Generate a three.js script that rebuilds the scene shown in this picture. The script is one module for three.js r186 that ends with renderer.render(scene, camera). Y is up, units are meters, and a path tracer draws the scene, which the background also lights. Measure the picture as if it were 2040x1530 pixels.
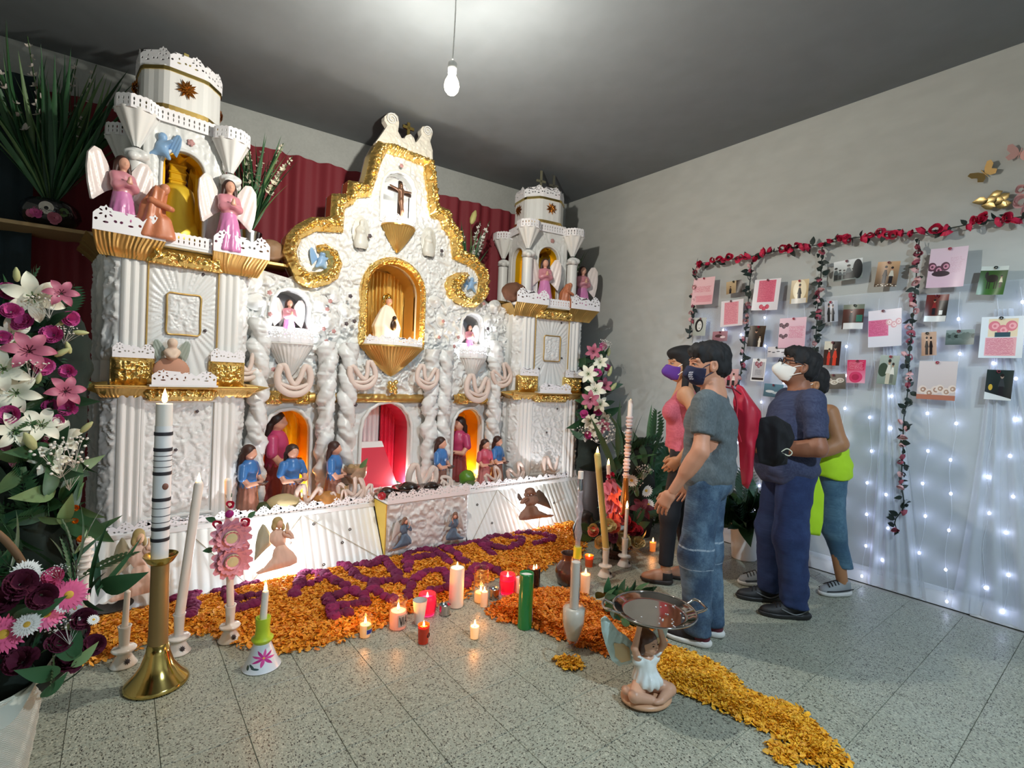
import * as THREE from 'three';
import { mergeGeometries, mergeVertices, toCreasedNormals } from 'three/addons/utils/BufferGeometryUtils.js';
import { RoundedBoxGeometry } from 'three/addons/geometries/RoundedBoxGeometry.js';
import { FontLoader } from 'three/addons/loaders/FontLoader.js';
import { RectAreaLightUniformsLib } from 'three/addons/lights/RectAreaLightUniformsLib.js';
RectAreaLightUniformsLib.init();

// ------------------------------------------------------------------ camera, exposure, sky, lamps
const scene = new THREE.Scene();
const EYE = new THREE.Vector3(0, 1.4, 0);
const FOCAL = 1000, CX = 1020, CY = 765;                       // pixels, of the 2040 x 1530 frame
const camera = new THREE.PerspectiveCamera(2 * Math.atan(CY / FOCAL) * 180 / Math.PI, 2040 / 1530, 0.05, 60);
const camBack = new THREE.Vector3(-(240 - CX), 720 - CY, FOCAL).normalize();          // world +z seen from the camera
const camEast = new THREE.Vector3(2300 - CX, -(805 - CY), -FOCAL);                    // world +x seen from the camera
camEast.addScaledVector(camBack, -camEast.dot(camBack)).normalize();
const camUp = new THREE.Vector3().crossVectors(camBack, camEast);
const toWorld = (x, y, z) => { const v = new THREE.Vector3(x, y, z); return new THREE.Vector3(v.dot(camEast), v.dot(camUp), v.dot(camBack)); };
camera.position.copy(EYE);
camera.up.copy(toWorld(0, 1, 0));
camera.lookAt(EYE.clone().add(toWorld(0, 0, -1)));
scene.background = new THREE.Color(0x000000);                   // a closed room at night
const EXPOSURE = 1.0;
const LAMPS = {
  bulb: { at: [1.376, 2.98, -2.4], power: 10, color: 0xfffaf0 },
  pendant: { at: [1.75, 2.75, 0.75], power: 20, color: 0xd8eeff },
};
// what the photograph was measured with: a pixel's ray, cut with a plane of the room
const ray = (px, py) => toWorld(px - CX, CY - py, -FOCAL);
const onPlane = (px, py, axis, value) => { const d = ray(px, py); return d.multiplyScalar((value - EYE[axis]) / d[axis]).add(EYE); };
const atFloor = (px, py, h = 0) => onPlane(px, py, 'y', h);
const atFront = (px, py, z) => onPlane(px, py, 'z', z);
const atRight = (px, py, x) => onPlane(px, py, 'x', x);

// ------------------------------------------------------------------ small tools
let seed = 12345;
const rnd = () => { seed = (seed * 1664525 + 1013904223) >>> 0; return seed / 4294967296; };
const rr = (a, b) => a + (b - a) * rnd();
const pick = (a) => a[Math.floor(rnd() * a.length)];
const R = (d) => d * Math.PI / 180;
const V = (x, y, z) => new THREE.Vector3(x, y, z);
const lerp = (a, b, t) => a + (b - a) * t, clamp = (x, a, b) => Math.min(b, Math.max(a, x));
const smooth = (a, b, x) => { const t = clamp((x - a) / (b - a), 0, 1); return t * t * (3 - 2 * t); };
function hash(x, y, z) { let h = Math.imul(x, 374761393) + Math.imul(y, 668265263) + Math.imul(z, 2147483647 ^ 0x5bd1e995); h = Math.imul(h ^ (h >>> 13), 1274126177); return ((h ^ (h >>> 16)) >>> 0) / 4294967296; }
function noise(x, y, z = 0) {                                    // value noise, -1 .. 1
  const ix = Math.floor(x), iy = Math.floor(y), iz = Math.floor(z), f = (t) => t * t * t * (t * (t * 6 - 15) + 10);
  const u = f(x - ix), v = f(y - iy), w = f(z - iz), c = (a, b, d) => hash(ix + a, iy + b, iz + d);
  return 2 * lerp(lerp(lerp(c(0, 0, 0), c(1, 0, 0), u), lerp(c(0, 1, 0), c(1, 1, 0), u), v), lerp(lerp(c(0, 0, 1), c(1, 0, 1), u), lerp(c(0, 1, 1), c(1, 1, 1), u), v), w) - 1;
}
const fbm = (x, y, z = 0, o = 4) => { let s = 0, a = 0.5; for (let i = 0; i < o; i++) { s += a * noise(x, y, z); x = x * 2.03 + 7.1; y = y * 2.03 - 3.3; z = z * 2.03 + 1.7; a *= 0.5; } return s; };
const taken = {};
const numbered = (n) => { const k = taken[n] = (taken[n] ?? -1) + 1; return k ? n + '_' + String(k).padStart(3, '0') : n; };
function thing(name, label, category, at = [0, 0, 0], turn = 0, group) {
  const o = new THREE.Group(); o.name = numbered(name); scene.add(o);
  o.position.set(...at); o.rotation.y = turn; o.userData = { label, category };
  if (group) o.userData.group = group;
  return o;
}
// a part of a thing; WORLD geometry is moved into the thing's own axes
function part(parent, name, geo, mat, o = {}) {
  const m = new THREE.Mesh(geo, mat); m.name = name; m.castShadow = m.receiveShadow = true;
  if (o.at) m.position.set(...o.at);
  if (o.rot) m.rotation.set(...o.rot);
  if (o.scale) Array.isArray(o.scale) ? m.scale.set(...o.scale) : m.scale.setScalar(o.scale);
  if (o.label) m.userData.label = o.label;
  if (o.kind) m.userData.kind = o.kind;
  parent.add(m); return m;
}
function solo(name, label, category, geo, mat, at = [0, 0, 0], turn = 0, group) {
  const m = new THREE.Mesh(geo, mat); m.name = numbered(name); m.castShadow = m.receiveShadow = true; scene.add(m);
  m.position.set(...at); m.rotation.y = turn; m.userData = { label, category }; if (group) m.userData.group = group;
  return m;
}
function structure(name, geo, mat, parent) {
  const m = new THREE.Mesh(geo, mat); m.name = parent ? name : numbered(name); m.castShadow = m.receiveShadow = true;
  if (!parent) m.userData.kind = 'structure';
  (parent ?? scene).add(m); return m;
}
function copy(root, at, turn, label, group, scale) {
  const c = root.clone(); c.name = numbered(root.name.replace(/_\d{3}$/, '')); c.userData = { ...root.userData };
  c.position.set(...at); if (turn !== undefined) c.rotation.y = turn; if (label) c.userData.label = label; if (group) c.userData.group = group;
  if (scale) Array.isArray(scale) ? c.scale.set(...scale) : c.scale.setScalar(scale);
  scene.add(c); return c;
}
// ------------------------------------------------------------------ geometry
const plain = (g) => { const p = g.index ? g.toNonIndexed() : g; for (const k of Object.keys(p.attributes)) if (!['position', 'normal', 'uv'].includes(k)) p.deleteAttribute(k); if (!p.attributes.normal) p.computeVertexNormals(); if (!p.attributes.uv) p.setAttribute('uv', new THREE.BufferAttribute(new Float32Array(p.attributes.position.count * 2), 2)); p.morphAttributes = {}; return p; };
const join = (...list) => mergeGeometries(list.flat().map(plain), false);
const mv = (g, x = 0, y = 0, z = 0) => g.translate(x, y, z);
function xf(g, at = [0, 0, 0], rot = [0, 0, 0], sc = 1) {
  const s = Array.isArray(sc) ? V(...sc) : V(sc, sc, sc);
  return g.applyMatrix4(new THREE.Matrix4().compose(V(...at), new THREE.Quaternion().setFromEuler(new THREE.Euler(...rot)), s));
}
const box = (w, h, d, x = 0, y = 0, z = 0, r = 0) => mv(r ? new RoundedBoxGeometry(w, h, d, 2, Math.min(r, w / 2.01, h / 2.01, d / 2.01)) : new THREE.BoxGeometry(w, h, d), x, y, z);
const cyl = (r0, r1, h, x = 0, y = 0, z = 0, n = 24) => mv(new THREE.CylinderGeometry(r1, r0, h, n), x, y + h / 2, z);   // r0 bottom, r1 top, base at y
const ball = (r, x = 0, y = 0, z = 0, sx = 1, sy = 1, sz = 1, n = 16) => mv(new THREE.SphereGeometry(r, n, Math.ceil(n * 0.7)).scale(sx, sy, sz), x, y, z);
const lathe = (pts, n = 32) => new THREE.LatheGeometry(pts.map((p) => new THREE.Vector2(Math.max(p[0], 1e-4), p[1])), n);
const tube = (pts, r, n = 24, k = 8, closed = false) => new THREE.TubeGeometry(new THREE.CatmullRomCurve3(pts.map((p) => p.isVector3 ? p : V(...p)), closed), n, r, k, closed);
const shapeOf = (pts) => new THREE.Shape(pts.map((p) => new THREE.Vector2(p[0], p[1])));
function extrude(pts, depth, bevel = 0, holes = []) {
  const s = Array.isArray(pts) ? shapeOf(pts) : pts;
  for (const h of holes) s.holes.push(new THREE.Path(h.map((p) => new THREE.Vector2(p[0], p[1]))));
  return new THREE.ExtrudeGeometry(s, { depth, bevelEnabled: bevel > 0, bevelSize: bevel, bevelThickness: bevel, bevelSegments: 2, curveSegments: 10 });
}
function taper(pts, r0, r1, n = 20, k = 8) {                     // a tube whose radius runs from r0 to r1 (or is a function of t)
  const c = new THREE.CatmullRomCurve3(pts.map((p) => p.isVector3 ? p : V(...p))), g = new THREE.TubeGeometry(c, n, 1, k, false), p = g.attributes.position, q = V(0, 0, 0);
  for (let i = 0; i <= n; i++) {
    const t = i / n, at = c.getPointAt(t), r = typeof r0 === 'function' ? r0(t) : lerp(r0, r1, t);
    for (let j = 0; j <= k; j++) { const a = i * (k + 1) + j; q.fromBufferAttribute(p, a).sub(at).multiplyScalar(r).add(at); p.setXYZ(a, q.x, q.y, q.z); }
  }
  const ends = [[0, pts[0], typeof r0 === 'function' ? r0(0) : r0], [1, pts.at(-1), typeof r0 === 'function' ? r0(1) : r1]].filter((e) => e[2] > 0.002).map(([, e, r]) => { const v = e.isVector3 ? e : V(...e); return ball(r, v.x, v.y, v.z, 1, 1, 1, 8); });
  return join(g, ends);
}
function grid(fn, nu, nv) {                                      // a sheet from fn(u, v) -> [x, y, z]
  const pos = [], uv = [], idx = [];
  for (let j = 0; j <= nv; j++) for (let i = 0; i <= nu; i++) { pos.push(...fn(i / nu, j / nv)); uv.push(i / nu, j / nv); }
  for (let j = 0; j < nv; j++) for (let i = 0; i < nu; i++) { const a = j * (nu + 1) + i, b = a + 1, c = a + nu + 1, d = c + 1; idx.push(a, b, d, a, d, c); }
  const g = new THREE.BufferGeometry(); g.setAttribute('position', new THREE.Float32BufferAttribute(pos, 3)); g.setAttribute('uv', new THREE.Float32BufferAttribute(uv, 2)); g.setIndex(idx); g.computeVertexNormals(); return g;
}
const inPoly = (x, y, P) => { let c = false; for (let i = 0, j = P.length - 1; i < P.length; j = i++) if ((P[i][1] > y) !== (P[j][1] > y) && x < (P[j][0] - P[i][0]) * (y - P[i][1]) / (P[j][1] - P[i][1]) + P[i][0]) c = !c; return c; };
const edgeDist = (x, y, P) => { let m = 1e9; for (let i = 0, j = P.length - 1; i < P.length; j = i++) { const ax = P[j][0], ay = P[j][1], bx = P[i][0] - ax, by = P[i][1] - ay, t = clamp(((x - ax) * bx + (y - ay) * by) / (bx * bx + by * by + 1e-12), 0, 1); m = Math.min(m, Math.hypot(x - ax - t * bx, y - ay - t * by)); } return m; };
const signedDist = (x, y, outer, holes = []) => { let d = edgeDist(x, y, outer) * (inPoly(x, y, outer) ? 1 : -1); for (const h of holes) d = Math.min(d, edgeDist(x, y, h) * (inPoly(x, y, h) ? -1 : 1)); return d; };
// a panel cut to an outline, with real relief: front z = front + height(x, y, distance from the rim), back at z = back
function relief(outer, holes, cell, height, front, back, tile = 1) {
  let x0 = 1e9, x1 = -1e9, y0 = 1e9, y1 = -1e9; for (const [x, y] of outer) { x0 = Math.min(x0, x); x1 = Math.max(x1, x); y0 = Math.min(y0, y); y1 = Math.max(y1, y); }
  x0 -= cell * 1.37; y0 -= cell * 1.37;
  const nx = Math.ceil((x1 - x0) / cell) + 2, ny = Math.ceil((y1 - y0) / cell) + 2, D = new Float32Array((nx + 1) * (ny + 1));
  for (let j = 0; j <= ny; j++) for (let i = 0; i <= nx; i++) D[j * (nx + 1) + i] = signedDist(x0 + i * cell, y0 + j * cell, outer, holes);
  const pos = [], uv = [], idx = [], key = new Map(), vert = (k, x, y, d) => { let v = key.get(k); if (v === undefined) { v = pos.length / 3; pos.push(x, y, front + height(x, y, Math.max(d, 0))); uv.push(x / tile, y / tile); key.set(k, v); } return v; };
  const rim = [];
  const corner = (i, j) => j * (nx + 1) + i, at = (c) => [x0 + (c % (nx + 1)) * cell, y0 + Math.floor(c / (nx + 1)) * cell];
  const own = (c) => { const [x, y] = at(c); return vert(c, x, y, D[c]); };
  const cut = (a, b) => { if (a > b) [a, b] = [b, a]; const t = D[a] / (D[a] - D[b]), A = at(a), B = at(b); return vert(a * 1e7 + b + 1e13, lerp(A[0], B[0], t), lerp(A[1], B[1], t), 0); };
  for (let j = 0; j < ny; j++) for (let i = 0; i < nx; i++) {
    const q = [corner(i, j), corner(i + 1, j), corner(i + 1, j + 1), corner(i, j + 1)];
    for (const t of (i + j) % 2 ? [[q[0], q[1], q[2]], [q[0], q[2], q[3]]] : [[q[0], q[1], q[3]], [q[1], q[2], q[3]]]) {
      const s = t.filter((c) => D[c] > 0).length; if (!s) continue;
      if (s === 3) { idx.push(...t.map(own)); continue; }
      const k = t.findIndex((c, n) => (s === 1 ? D[c] > 0 : D[c] <= 0)), a = t[k], b = t[(k + 1) % 3], c = t[(k + 2) % 3], ab = cut(a, b), ac = cut(a, c);
      if (s === 1) { idx.push(own(a), ab, ac); rim.push([ab, ac]); } else { idx.push(ab, own(b), own(c), ab, own(c), ac); rim.push([ac, ab]); }
    }
  }
  const g = new THREE.BufferGeometry(); g.setAttribute('position', new THREE.Float32BufferAttribute(pos, 3)); g.setAttribute('uv', new THREE.Float32BufferAttribute(uv, 2)); g.setIndex(idx); g.computeVertexNormals();
  if (back === undefined) return g;
  const rp = []; for (const [a, b] of rim) { const A = pos.slice(a * 3, a * 3 + 3), B = pos.slice(b * 3, b * 3 + 3); rp.push(...A, A[0], A[1], back, ...B, ...B, A[0], A[1], back, B[0], B[1], back); }
  const w = new THREE.BufferGeometry(); w.setAttribute('position', new THREE.Float32BufferAttribute(rp, 3)); w.computeVertexNormals();
  return join(g, w);
}
// rippled satin, crumpled foil
const satin = (s, amp, off = 0) => (x, y, d) => {
  const wx = x * s + 1.6 * noise(x * s * 0.8, y * s * 0.8, off), wy = y * s + 1.6 * noise(x * s * 0.8 + 31, y * s * 0.8 - 17, off);
  const a = 1 - Math.abs(noise(wx, wy, off + 5)), b = 1 - Math.abs(noise(wx * 1.9 + 9, wy * 1.9, off + 9));
  return amp * (Math.pow(a, 2.2) * 0.75 + b * b * 0.35) * smooth(0, 0.02, d);
};
const foil = (s, amp, off = 0) => (x, y, d) => { const a = 1 - Math.abs(noise(x * s, y * s, off)), b = 1 - Math.abs(noise(x * s * 2.3 + 4, y * s * 2.3, off + 3)), r = smooth(0, 0.035, d); return amp * (r * 0.9 + (a * a * 0.8 + b * b * 0.6) * (0.25 + 0.75 * r)); };
// signed-distance bodies: tapered capsules [ax,ay,az,ra, bx,by,bz,rb] and ellipsoids [x,y,z, rx,ry,rz], joined smoothly
const cap = (ax, ay, az, ra, bx, by, bz, rb) => { const ux = bx - ax, uy = by - ay, uz = bz - az, l = ux * ux + uy * uy + uz * uz + 1e-12; return (x, y, z) => { const px = x - ax, py = y - ay, pz = z - az, t = clamp((px * ux + py * uy + pz * uz) / l, 0, 1); return Math.hypot(px - t * ux, py - t * uy, pz - t * uz) - (ra + (rb - ra) * t); }; };
const ell = (cx, cy, cz, rx, ry, rz, yaw = 0, pitch = 0) => { const c = Math.cos(yaw), s = Math.sin(yaw), C = Math.cos(pitch), S = Math.sin(pitch), m = Math.min(rx, ry, rz); return (x, y, z) => { const X = x - cx, Y = y - cy, Z = z - cz, a = c * X - s * Z, b0 = s * X + c * Z, b = C * Y + S * b0, d = -S * Y + C * b0, k = Math.sqrt((a / rx) ** 2 + (b / ry) ** 2 + (d / rz) ** 2); return (k - 1) * (k > 0.5 ? Math.sqrt(a * a + b * b + d * d) / k : m); }; };
const blend = (k, ...f) => (x, y, z) => { let d = f[0](x, y, z); for (let i = 1; i < f.length; i++) { const e = f[i](x, y, z), h = Math.max(k - Math.abs(d - e), 0) / k; d = Math.min(d, e) - h * h * k * 0.25; } return d; };
const both = (f, g) => (x, y, z) => Math.max(f(x, y, z), g(x, y, z));
const minus = (f, g) => (x, y, z) => Math.max(f(x, y, z), -g(x, y, z));
function skin(f, lo, hi, cell) {                                  // surface nets over a box
  const n = [0, 1, 2].map((k) => Math.ceil((hi[k] - lo[k]) / cell) + 1), [nx, ny, nz] = n, F = new Float32Array(nx * ny * nz), I = (i, j, k) => (k * ny + j) * nx + i;
  const C = 4;                                                    // skip blocks that are far from the surface
  for (let k0 = 0; k0 < nz; k0 += C) for (let j0 = 0; j0 < ny; j0 += C) for (let i0 = 0; i0 < nx; i0 += C) {
    const d = f(lo[0] + (i0 + 1.5) * cell, lo[1] + (j0 + 1.5) * cell, lo[2] + (k0 + 1.5) * cell), far = Math.abs(d) > cell * 9;
    for (let k = k0; k < Math.min(k0 + C, nz); k++) for (let j = j0; j < Math.min(j0 + C, ny); j++) for (let i = i0; i < Math.min(i0 + C, nx); i++) F[I(i, j, k)] = far ? d : f(lo[0] + i * cell, lo[1] + j * cell, lo[2] + k * cell);
  }
  const id = new Int32Array(F.length).fill(-1), pos = [], idx = [];
  for (let k = 0; k < nz - 1; k++) for (let j = 0; j < ny - 1; j++) for (let i = 0; i < nx - 1; i++) {
    let m = 0; for (let c = 0; c < 8; c++) if (F[I(i + (c & 1), j + ((c >> 1) & 1), k + (c >> 2))] < 0) m |= 1 << c;
    if (m === 0 || m === 255) continue;
    let x = 0, y = 0, z = 0, s = 0;
    for (let a = 0; a < 8; a++) for (let b = a + 1; b < 8; b++) { const e = a ^ b; if (e !== 1 && e !== 2 && e !== 4) continue; if (((m >> a) & 1) === ((m >> b) & 1)) continue; const A = F[I(i + (a & 1), j + ((a >> 1) & 1), k + (a >> 2))], B = F[I(i + (b & 1), j + ((b >> 1) & 1), k + (b >> 2))], t = A / (A - B); x += (a & 1) + t * ((b & 1) - (a & 1)); y += ((a >> 1) & 1) + t * (((b >> 1) & 1) - ((a >> 1) & 1)); z += (a >> 2) + t * ((b >> 2) - (a >> 2)); s++; }
    id[I(i, j, k)] = pos.length / 3; pos.push(lo[0] + (i + x / s) * cell, lo[1] + (j + y / s) * cell, lo[2] + (k + z / s) * cell);
  }
  const quad = (a, b, c, d, flip) => { if (a < 0 || b < 0 || c < 0 || d < 0) return; flip ? idx.push(a, c, b, a, d, c) : idx.push(a, b, c, a, c, d); };
  for (let k = 1; k < nz - 1; k++) for (let j = 1; j < ny - 1; j++) for (let i = 1; i < nx - 1; i++) {
    const v = F[I(i, j, k)] < 0;
    if (v !== F[I(i + 1, j, k)] < 0) quad(id[I(i, j - 1, k - 1)], id[I(i, j, k - 1)], id[I(i, j, k)], id[I(i, j - 1, k)], !v);
    if (v !== F[I(i, j + 1, k)] < 0) quad(id[I(i - 1, j, k - 1)], id[I(i, j, k - 1)], id[I(i, j, k)], id[I(i - 1, j, k)], v);
    if (v !== F[I(i, j, k + 1)] < 0) quad(id[I(i - 1, j - 1, k)], id[I(i, j - 1, k)], id[I(i, j, k)], id[I(i - 1, j, k)], !v);
  }
  const g = new THREE.BufferGeometry(); g.setAttribute('position', new THREE.Float32BufferAttribute(pos, 3)); g.setAttribute('uv', new THREE.Float32BufferAttribute(pos.flatMap((_, i) => i % 3 === 0 ? [pos[i] + pos[i + 2], pos[i + 1]] : []), 2)); g.setIndex(idx); g.computeVertexNormals(); return g;
}
// ------------------------------------------------------------------ materials
const mat = (color, o = {}) => new THREE.MeshPhysicalMaterial({ color, roughness: 0.6, side: THREE.DoubleSide, ...o });
function tex(w, h, fn, srgb = true, rep) {
  const d = new Uint8Array(w * h * 4);
  for (let y = 0; y < h; y++) for (let x = 0; x < w; x++) { const c = fn(x, y), o = (y * w + x) * 4; if (typeof c === 'number') { d[o] = d[o + 1] = d[o + 2] = clamp(c * 255, 0, 255); } else { d[o] = clamp(c[0], 0, 255); d[o + 1] = clamp(c[1], 0, 255); d[o + 2] = clamp(c[2], 0, 255); } d[o + 3] = 255; }
  const t = new THREE.DataTexture(d, w, h); t.magFilter = THREE.LinearFilter; t.wrapS = t.wrapT = THREE.RepeatWrapping; if (srgb) t.colorSpace = THREE.SRGBColorSpace; if (rep) t.repeat.set(...rep); t.needsUpdate = true; return t;
}
function canvasTex(w, h, draw) { const c = document.createElement('canvas'); c.width = w; c.height = h; draw(c.getContext('2d'), w, h); const t = new THREE.CanvasTexture(c); t.colorSpace = THREE.SRGBColorSpace; return t; }
const M = {
  satin: mat(0xdedfdc, { roughness: 0.36, sheen: 0.3, sheenColor: new THREE.Color(0xffffff), sheenRoughness: 0.4, clearcoat: 0.15, clearcoatRoughness: 0.3 }),
  fabric: mat(0xe4e6e4, { roughness: 0.55 }),
  lace: mat(0xf1f0f2, { roughness: 0.7 }),
  pleat: mat(0xe6e6e2, { roughness: 0.4 }),
  gold: mat(0xe8c474, { metalness: 0.92, roughness: 0.27 }),
  goldCloth: mat(0xcca660, { metalness: 0.75, roughness: 0.36 }),
  goldSilk: mat(0xe6b312, { metalness: 0.35, roughness: 0.35 }),
  brass: mat(0xccb268, { metalness: 1, roughness: 0.16 }),
  bronze: mat(0xb5702a, { metalness: 0.9, roughness: 0.25 }),
  darkBronze: mat(0x3c2c22, { metalness: 0.5, roughness: 0.4 }),
  wax: mat(0xefe6da, { roughness: 0.45 }),
  yellowWax: mat(0xd8c172, { roughness: 0.45 }),
  ceramic: mat(0xe2dcd2, { roughness: 0.12, clearcoat: 0.6, clearcoatRoughness: 0.05 }),
  clay: mat(0x4e332a, { roughness: 0.2, clearcoat: 0.7 }),
  skin: mat(0xc48a6c, { roughness: 0.55 }), skinDark: mat(0x8f5c42, { roughness: 0.55 }), skinTan: mat(0xa9764f, { roughness: 0.55 }),
  hair: mat(0x0e0b0c, { roughness: 0.75 }), brownHair: mat(0x3a2018, { roughness: 0.5 }),
  figSkin: mat(0xd9a289, { roughness: 0.4 }), wing: mat(0xe9dcd6, { roughness: 0.35 }), pinkRobe: mat(0xd07fb2, { roughness: 0.3, clearcoat: 0.4 }), roseCloth: mat(0xc8546a, { roughness: 0.35, clearcoat: 0.3 }),
  blueCloth: mat(0x3f78b8, { roughness: 0.3, clearcoat: 0.4 }), greyBlue: mat(0x5b7388, { roughness: 0.6 }), paperPink: mat(0xdcbcab, { roughness: 0.65 }), blond: mat(0xa9945f, { roughness: 0.6 }),
  terracotta: mat(0xc77a55, { roughness: 0.4, clearcoat: 0.3 }),
  leaf: mat(0x34613a, { roughness: 0.5 }), leafDark: mat(0x244a2e, { roughness: 0.5 }), leafPale: mat(0x6c8a58, { roughness: 0.5 }), stem: mat(0x3a5a2c, { roughness: 0.6 }),
  lily: mat(0xf0f1dc, { roughness: 0.5 }), lilyPink: mat(0xb8657c, { roughness: 0.5 }), carnation: mat(0xc94f93, { roughness: 0.6 }), gerbera: mat(0xe8628f, { roughness: 0.5 }), bud: mat(0xb9bd84, { roughness: 0.5 }), wine: mat(0x5a1530, { roughness: 0.7 }), whiteFlower: mat(0xe9e6dd, { roughness: 0.6 }), yellowHeart: mat(0xd7a83a, { roughness: 0.7 }),
  marigold: mat(0xe9860f, { roughness: 0.6 }), purple: mat(0x6b1440, { roughness: 0.8 }),
  glass: new THREE.MeshPhysicalMaterial({ color: 0xffffff, roughness: 0.02, transmission: 1, thickness: 0, ior: 1.45, side: THREE.DoubleSide }),
  wood: mat(0xb79a6c, { roughness: 0.5 }), cocoa: mat(0x6a4632, { roughness: 0.85 }), bread: mat(0xdcc9bd, { roughness: 0.6 }),
  black: mat(0x121214, { roughness: 0.6 }), steel: mat(0xb9bbbd, { metalness: 1, roughness: 0.2 }), whitePaint: mat(0xe6e6e2, { roughness: 0.5 }),
};
const glow = (color, k) => new THREE.MeshStandardMaterial({ color: 0x000000, emissive: color, emissiveIntensity: k });
function lampAt(at, color, power, radius = 1, parent = scene, name = 'lamp') { const l = new THREE.PointLight(color, power); l.position.set(...at); l.name = name; l.castShadow = true; l.shadow.radius = radius; parent.add(l); return l; }
// a flame on a wick, with its own light; returns nothing: both are children of the candle
const flameGeo = lathe([[0, 0], [0.006, 0.004], [0.0085, 0.012], [0.007, 0.024], [0.0035, 0.037], [0, 0.048]], 12), wickGeo = cyl(0.0012, 0.001, 0.012, 0, 0, 0, 6), flameMat = glow(0xffc675, 14);
function flame(t, x, y, z, s = 1, power = 0.05) { part(t, 'wick', wickGeo, M.black, { at: [x, y - 0.002, z] }); part(t, 'flame', flameGeo, flameMat, { at: [x, y + 0.006, z], scale: s }); lampAt([x, y + 0.006 + 0.02 * s, z], 0xff9a45, power, 0.35, t, 'candle_light'); }
// ------------------------------------------------------------------ the room
const RX = 4.35, CEIL = 3.6, LEFT = -2.4, FRONT = 2.7;            // right wall, ceiling, left wall, wall behind the camera
const BACK0 = [LEFT, -5.07], BACK1 = [RX, -4.62];                 // the back wall runs slightly askew
const backZ = (x) => lerp(BACK0[1], BACK1[1], (x - BACK0[0]) / (BACK1[0] - BACK0[0]));
const wallTex = tex(256, 256, (x, y) => { const n = 6 * fbm(x / 40, y / 40, 1) + 4 * noise(x / 4, y / 4, 3) + 2 * noise(x / 1.5, y / 1.5, 8); return [226 + n, 226 + n, 222 + n]; });
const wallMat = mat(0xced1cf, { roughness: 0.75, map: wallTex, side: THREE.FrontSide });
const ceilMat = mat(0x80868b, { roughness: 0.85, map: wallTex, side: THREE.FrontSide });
const slab = (x0, x1, y0, y1, z0, z1) => box(x1 - x0, y1 - y0, z1 - z0, (x0 + x1) / 2, (y0 + y1) / 2, (z0 + z1) / 2);
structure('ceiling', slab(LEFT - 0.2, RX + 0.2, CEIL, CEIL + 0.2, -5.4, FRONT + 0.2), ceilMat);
structure('wall_right', slab(RX, RX + 0.2, 0, CEIL, -5.4, FRONT + 0.2), wallMat);
structure('wall_left', slab(LEFT - 0.2, LEFT, 0, CEIL, -5.4, FRONT + 0.2), wallMat);
structure('wall_front', slab(LEFT, RX, 0, CEIL, FRONT, FRONT + 0.2), wallMat);
structure('wall_back', extrude([[BACK0[0], -BACK0[1]], [BACK1[0], -BACK1[1]], [RX, 5.3], [LEFT, 5.3]], CEIL).rotateX(-Math.PI / 2), wallMat);
const baseMat = mat(0xdadcdc, { roughness: 0.35 });
structure('baseboard_right', box(0.014, 0.125, 4.2, RX - 0.007, 0.0625, -1.9, 0.004), baseMat);
structure('baseboard_right', box(0.03, 0.12, 2.0, RX - 0.016, 0.06, 0.32, 0.005), baseMat);

// terrazzo floor: a bed with tiles laid on it
const chipTex = canvasTex(1024, 1024, (c, w, h) => {
  c.fillStyle = '#b6b8ac'; c.fillRect(0, 0, w, h);
  const tones = ['#e2e0d2', '#d3d1c3', '#8d8c80', '#6b6a62', '#3f3e3a', '#2b2a28', '#a39e8e', '#c9c6b6', '#4d4b45'];
  for (let i = 0; i < 15000; i++) {
    const x = rnd() * w, y = rnd() * h, s = rr(2.2, 7.5), a = rnd() * 7, dark = rnd(), t = dark < 0.5 ? pick([tones[0], tones[1], tones[7]]) : dark < 0.72 ? pick([tones[2], tones[6], tones[3]]) : pick([tones[4], tones[5], tones[8], tones[3]]);
    c.fillStyle = t;
    for (const ox of [0, x < 20 ? w : x > w - 20 ? -w : 0]) { c.beginPath(); for (let k = 0; k < 5; k++) { const b = a + k * 1.2566, r = s * (0.45 + 0.55 * hash(i, k, 7)) * (k % 2 ? 0.7 : 1); c.lineTo(x + ox + r * Math.cos(b) * 1.25, y + r * Math.sin(b) * 0.8); } c.fill(); }
  }
});
chipTex.wrapS = chipTex.wrapT = THREE.RepeatWrapping;
const tileMats = [0xd6d9d2, 0xd3d6ce, 0xd8dcd5].map((k) => mat(k, { map: chipTex, roughness: 0.38, specularIntensity: 0.6, side: THREE.FrontSide }));
const T = 0.275, floor = structure('floor', box(RX - LEFT, 0.2, FRONT + 5.4, (RX + LEFT) / 2, -0.108, (FRONT - 5.4) / 2), mat(0xa5a499, { roughness: 0.8 }));
const tileGeos = [0, 1, 2, 3, 4, 5].map((k) => {
  const s = T / 2 - 0.0008, b = 0.0012, g = plain(extrude([[-s + b, -s + b], [s - b, -s + b], [s - b, s - b], [-s + b, s - b]], 0.004, 0).rotateX(-Math.PI / 2));
  const e = new THREE.ExtrudeGeometry(shapeOf([[-s + b, -s + b], [s - b, -s + b], [s - b, s - b], [-s + b, s - b]]), { depth: 0.004, bevelEnabled: true, bevelSize: b, bevelThickness: 0.0018, bevelSegments: 1 }).rotateX(-Math.PI / 2); mv(e, 0, -0.0058, 0);
  const q = plain(e), p = q.attributes.position, uv = q.attributes.uv; for (let i = 0; i < p.count; i++) uv.setXY(i, p.getX(i) / 0.75 + k * 0.37, p.getZ(i) / 0.75 + k * 0.61); g.dispose(); return q;
});
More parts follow.
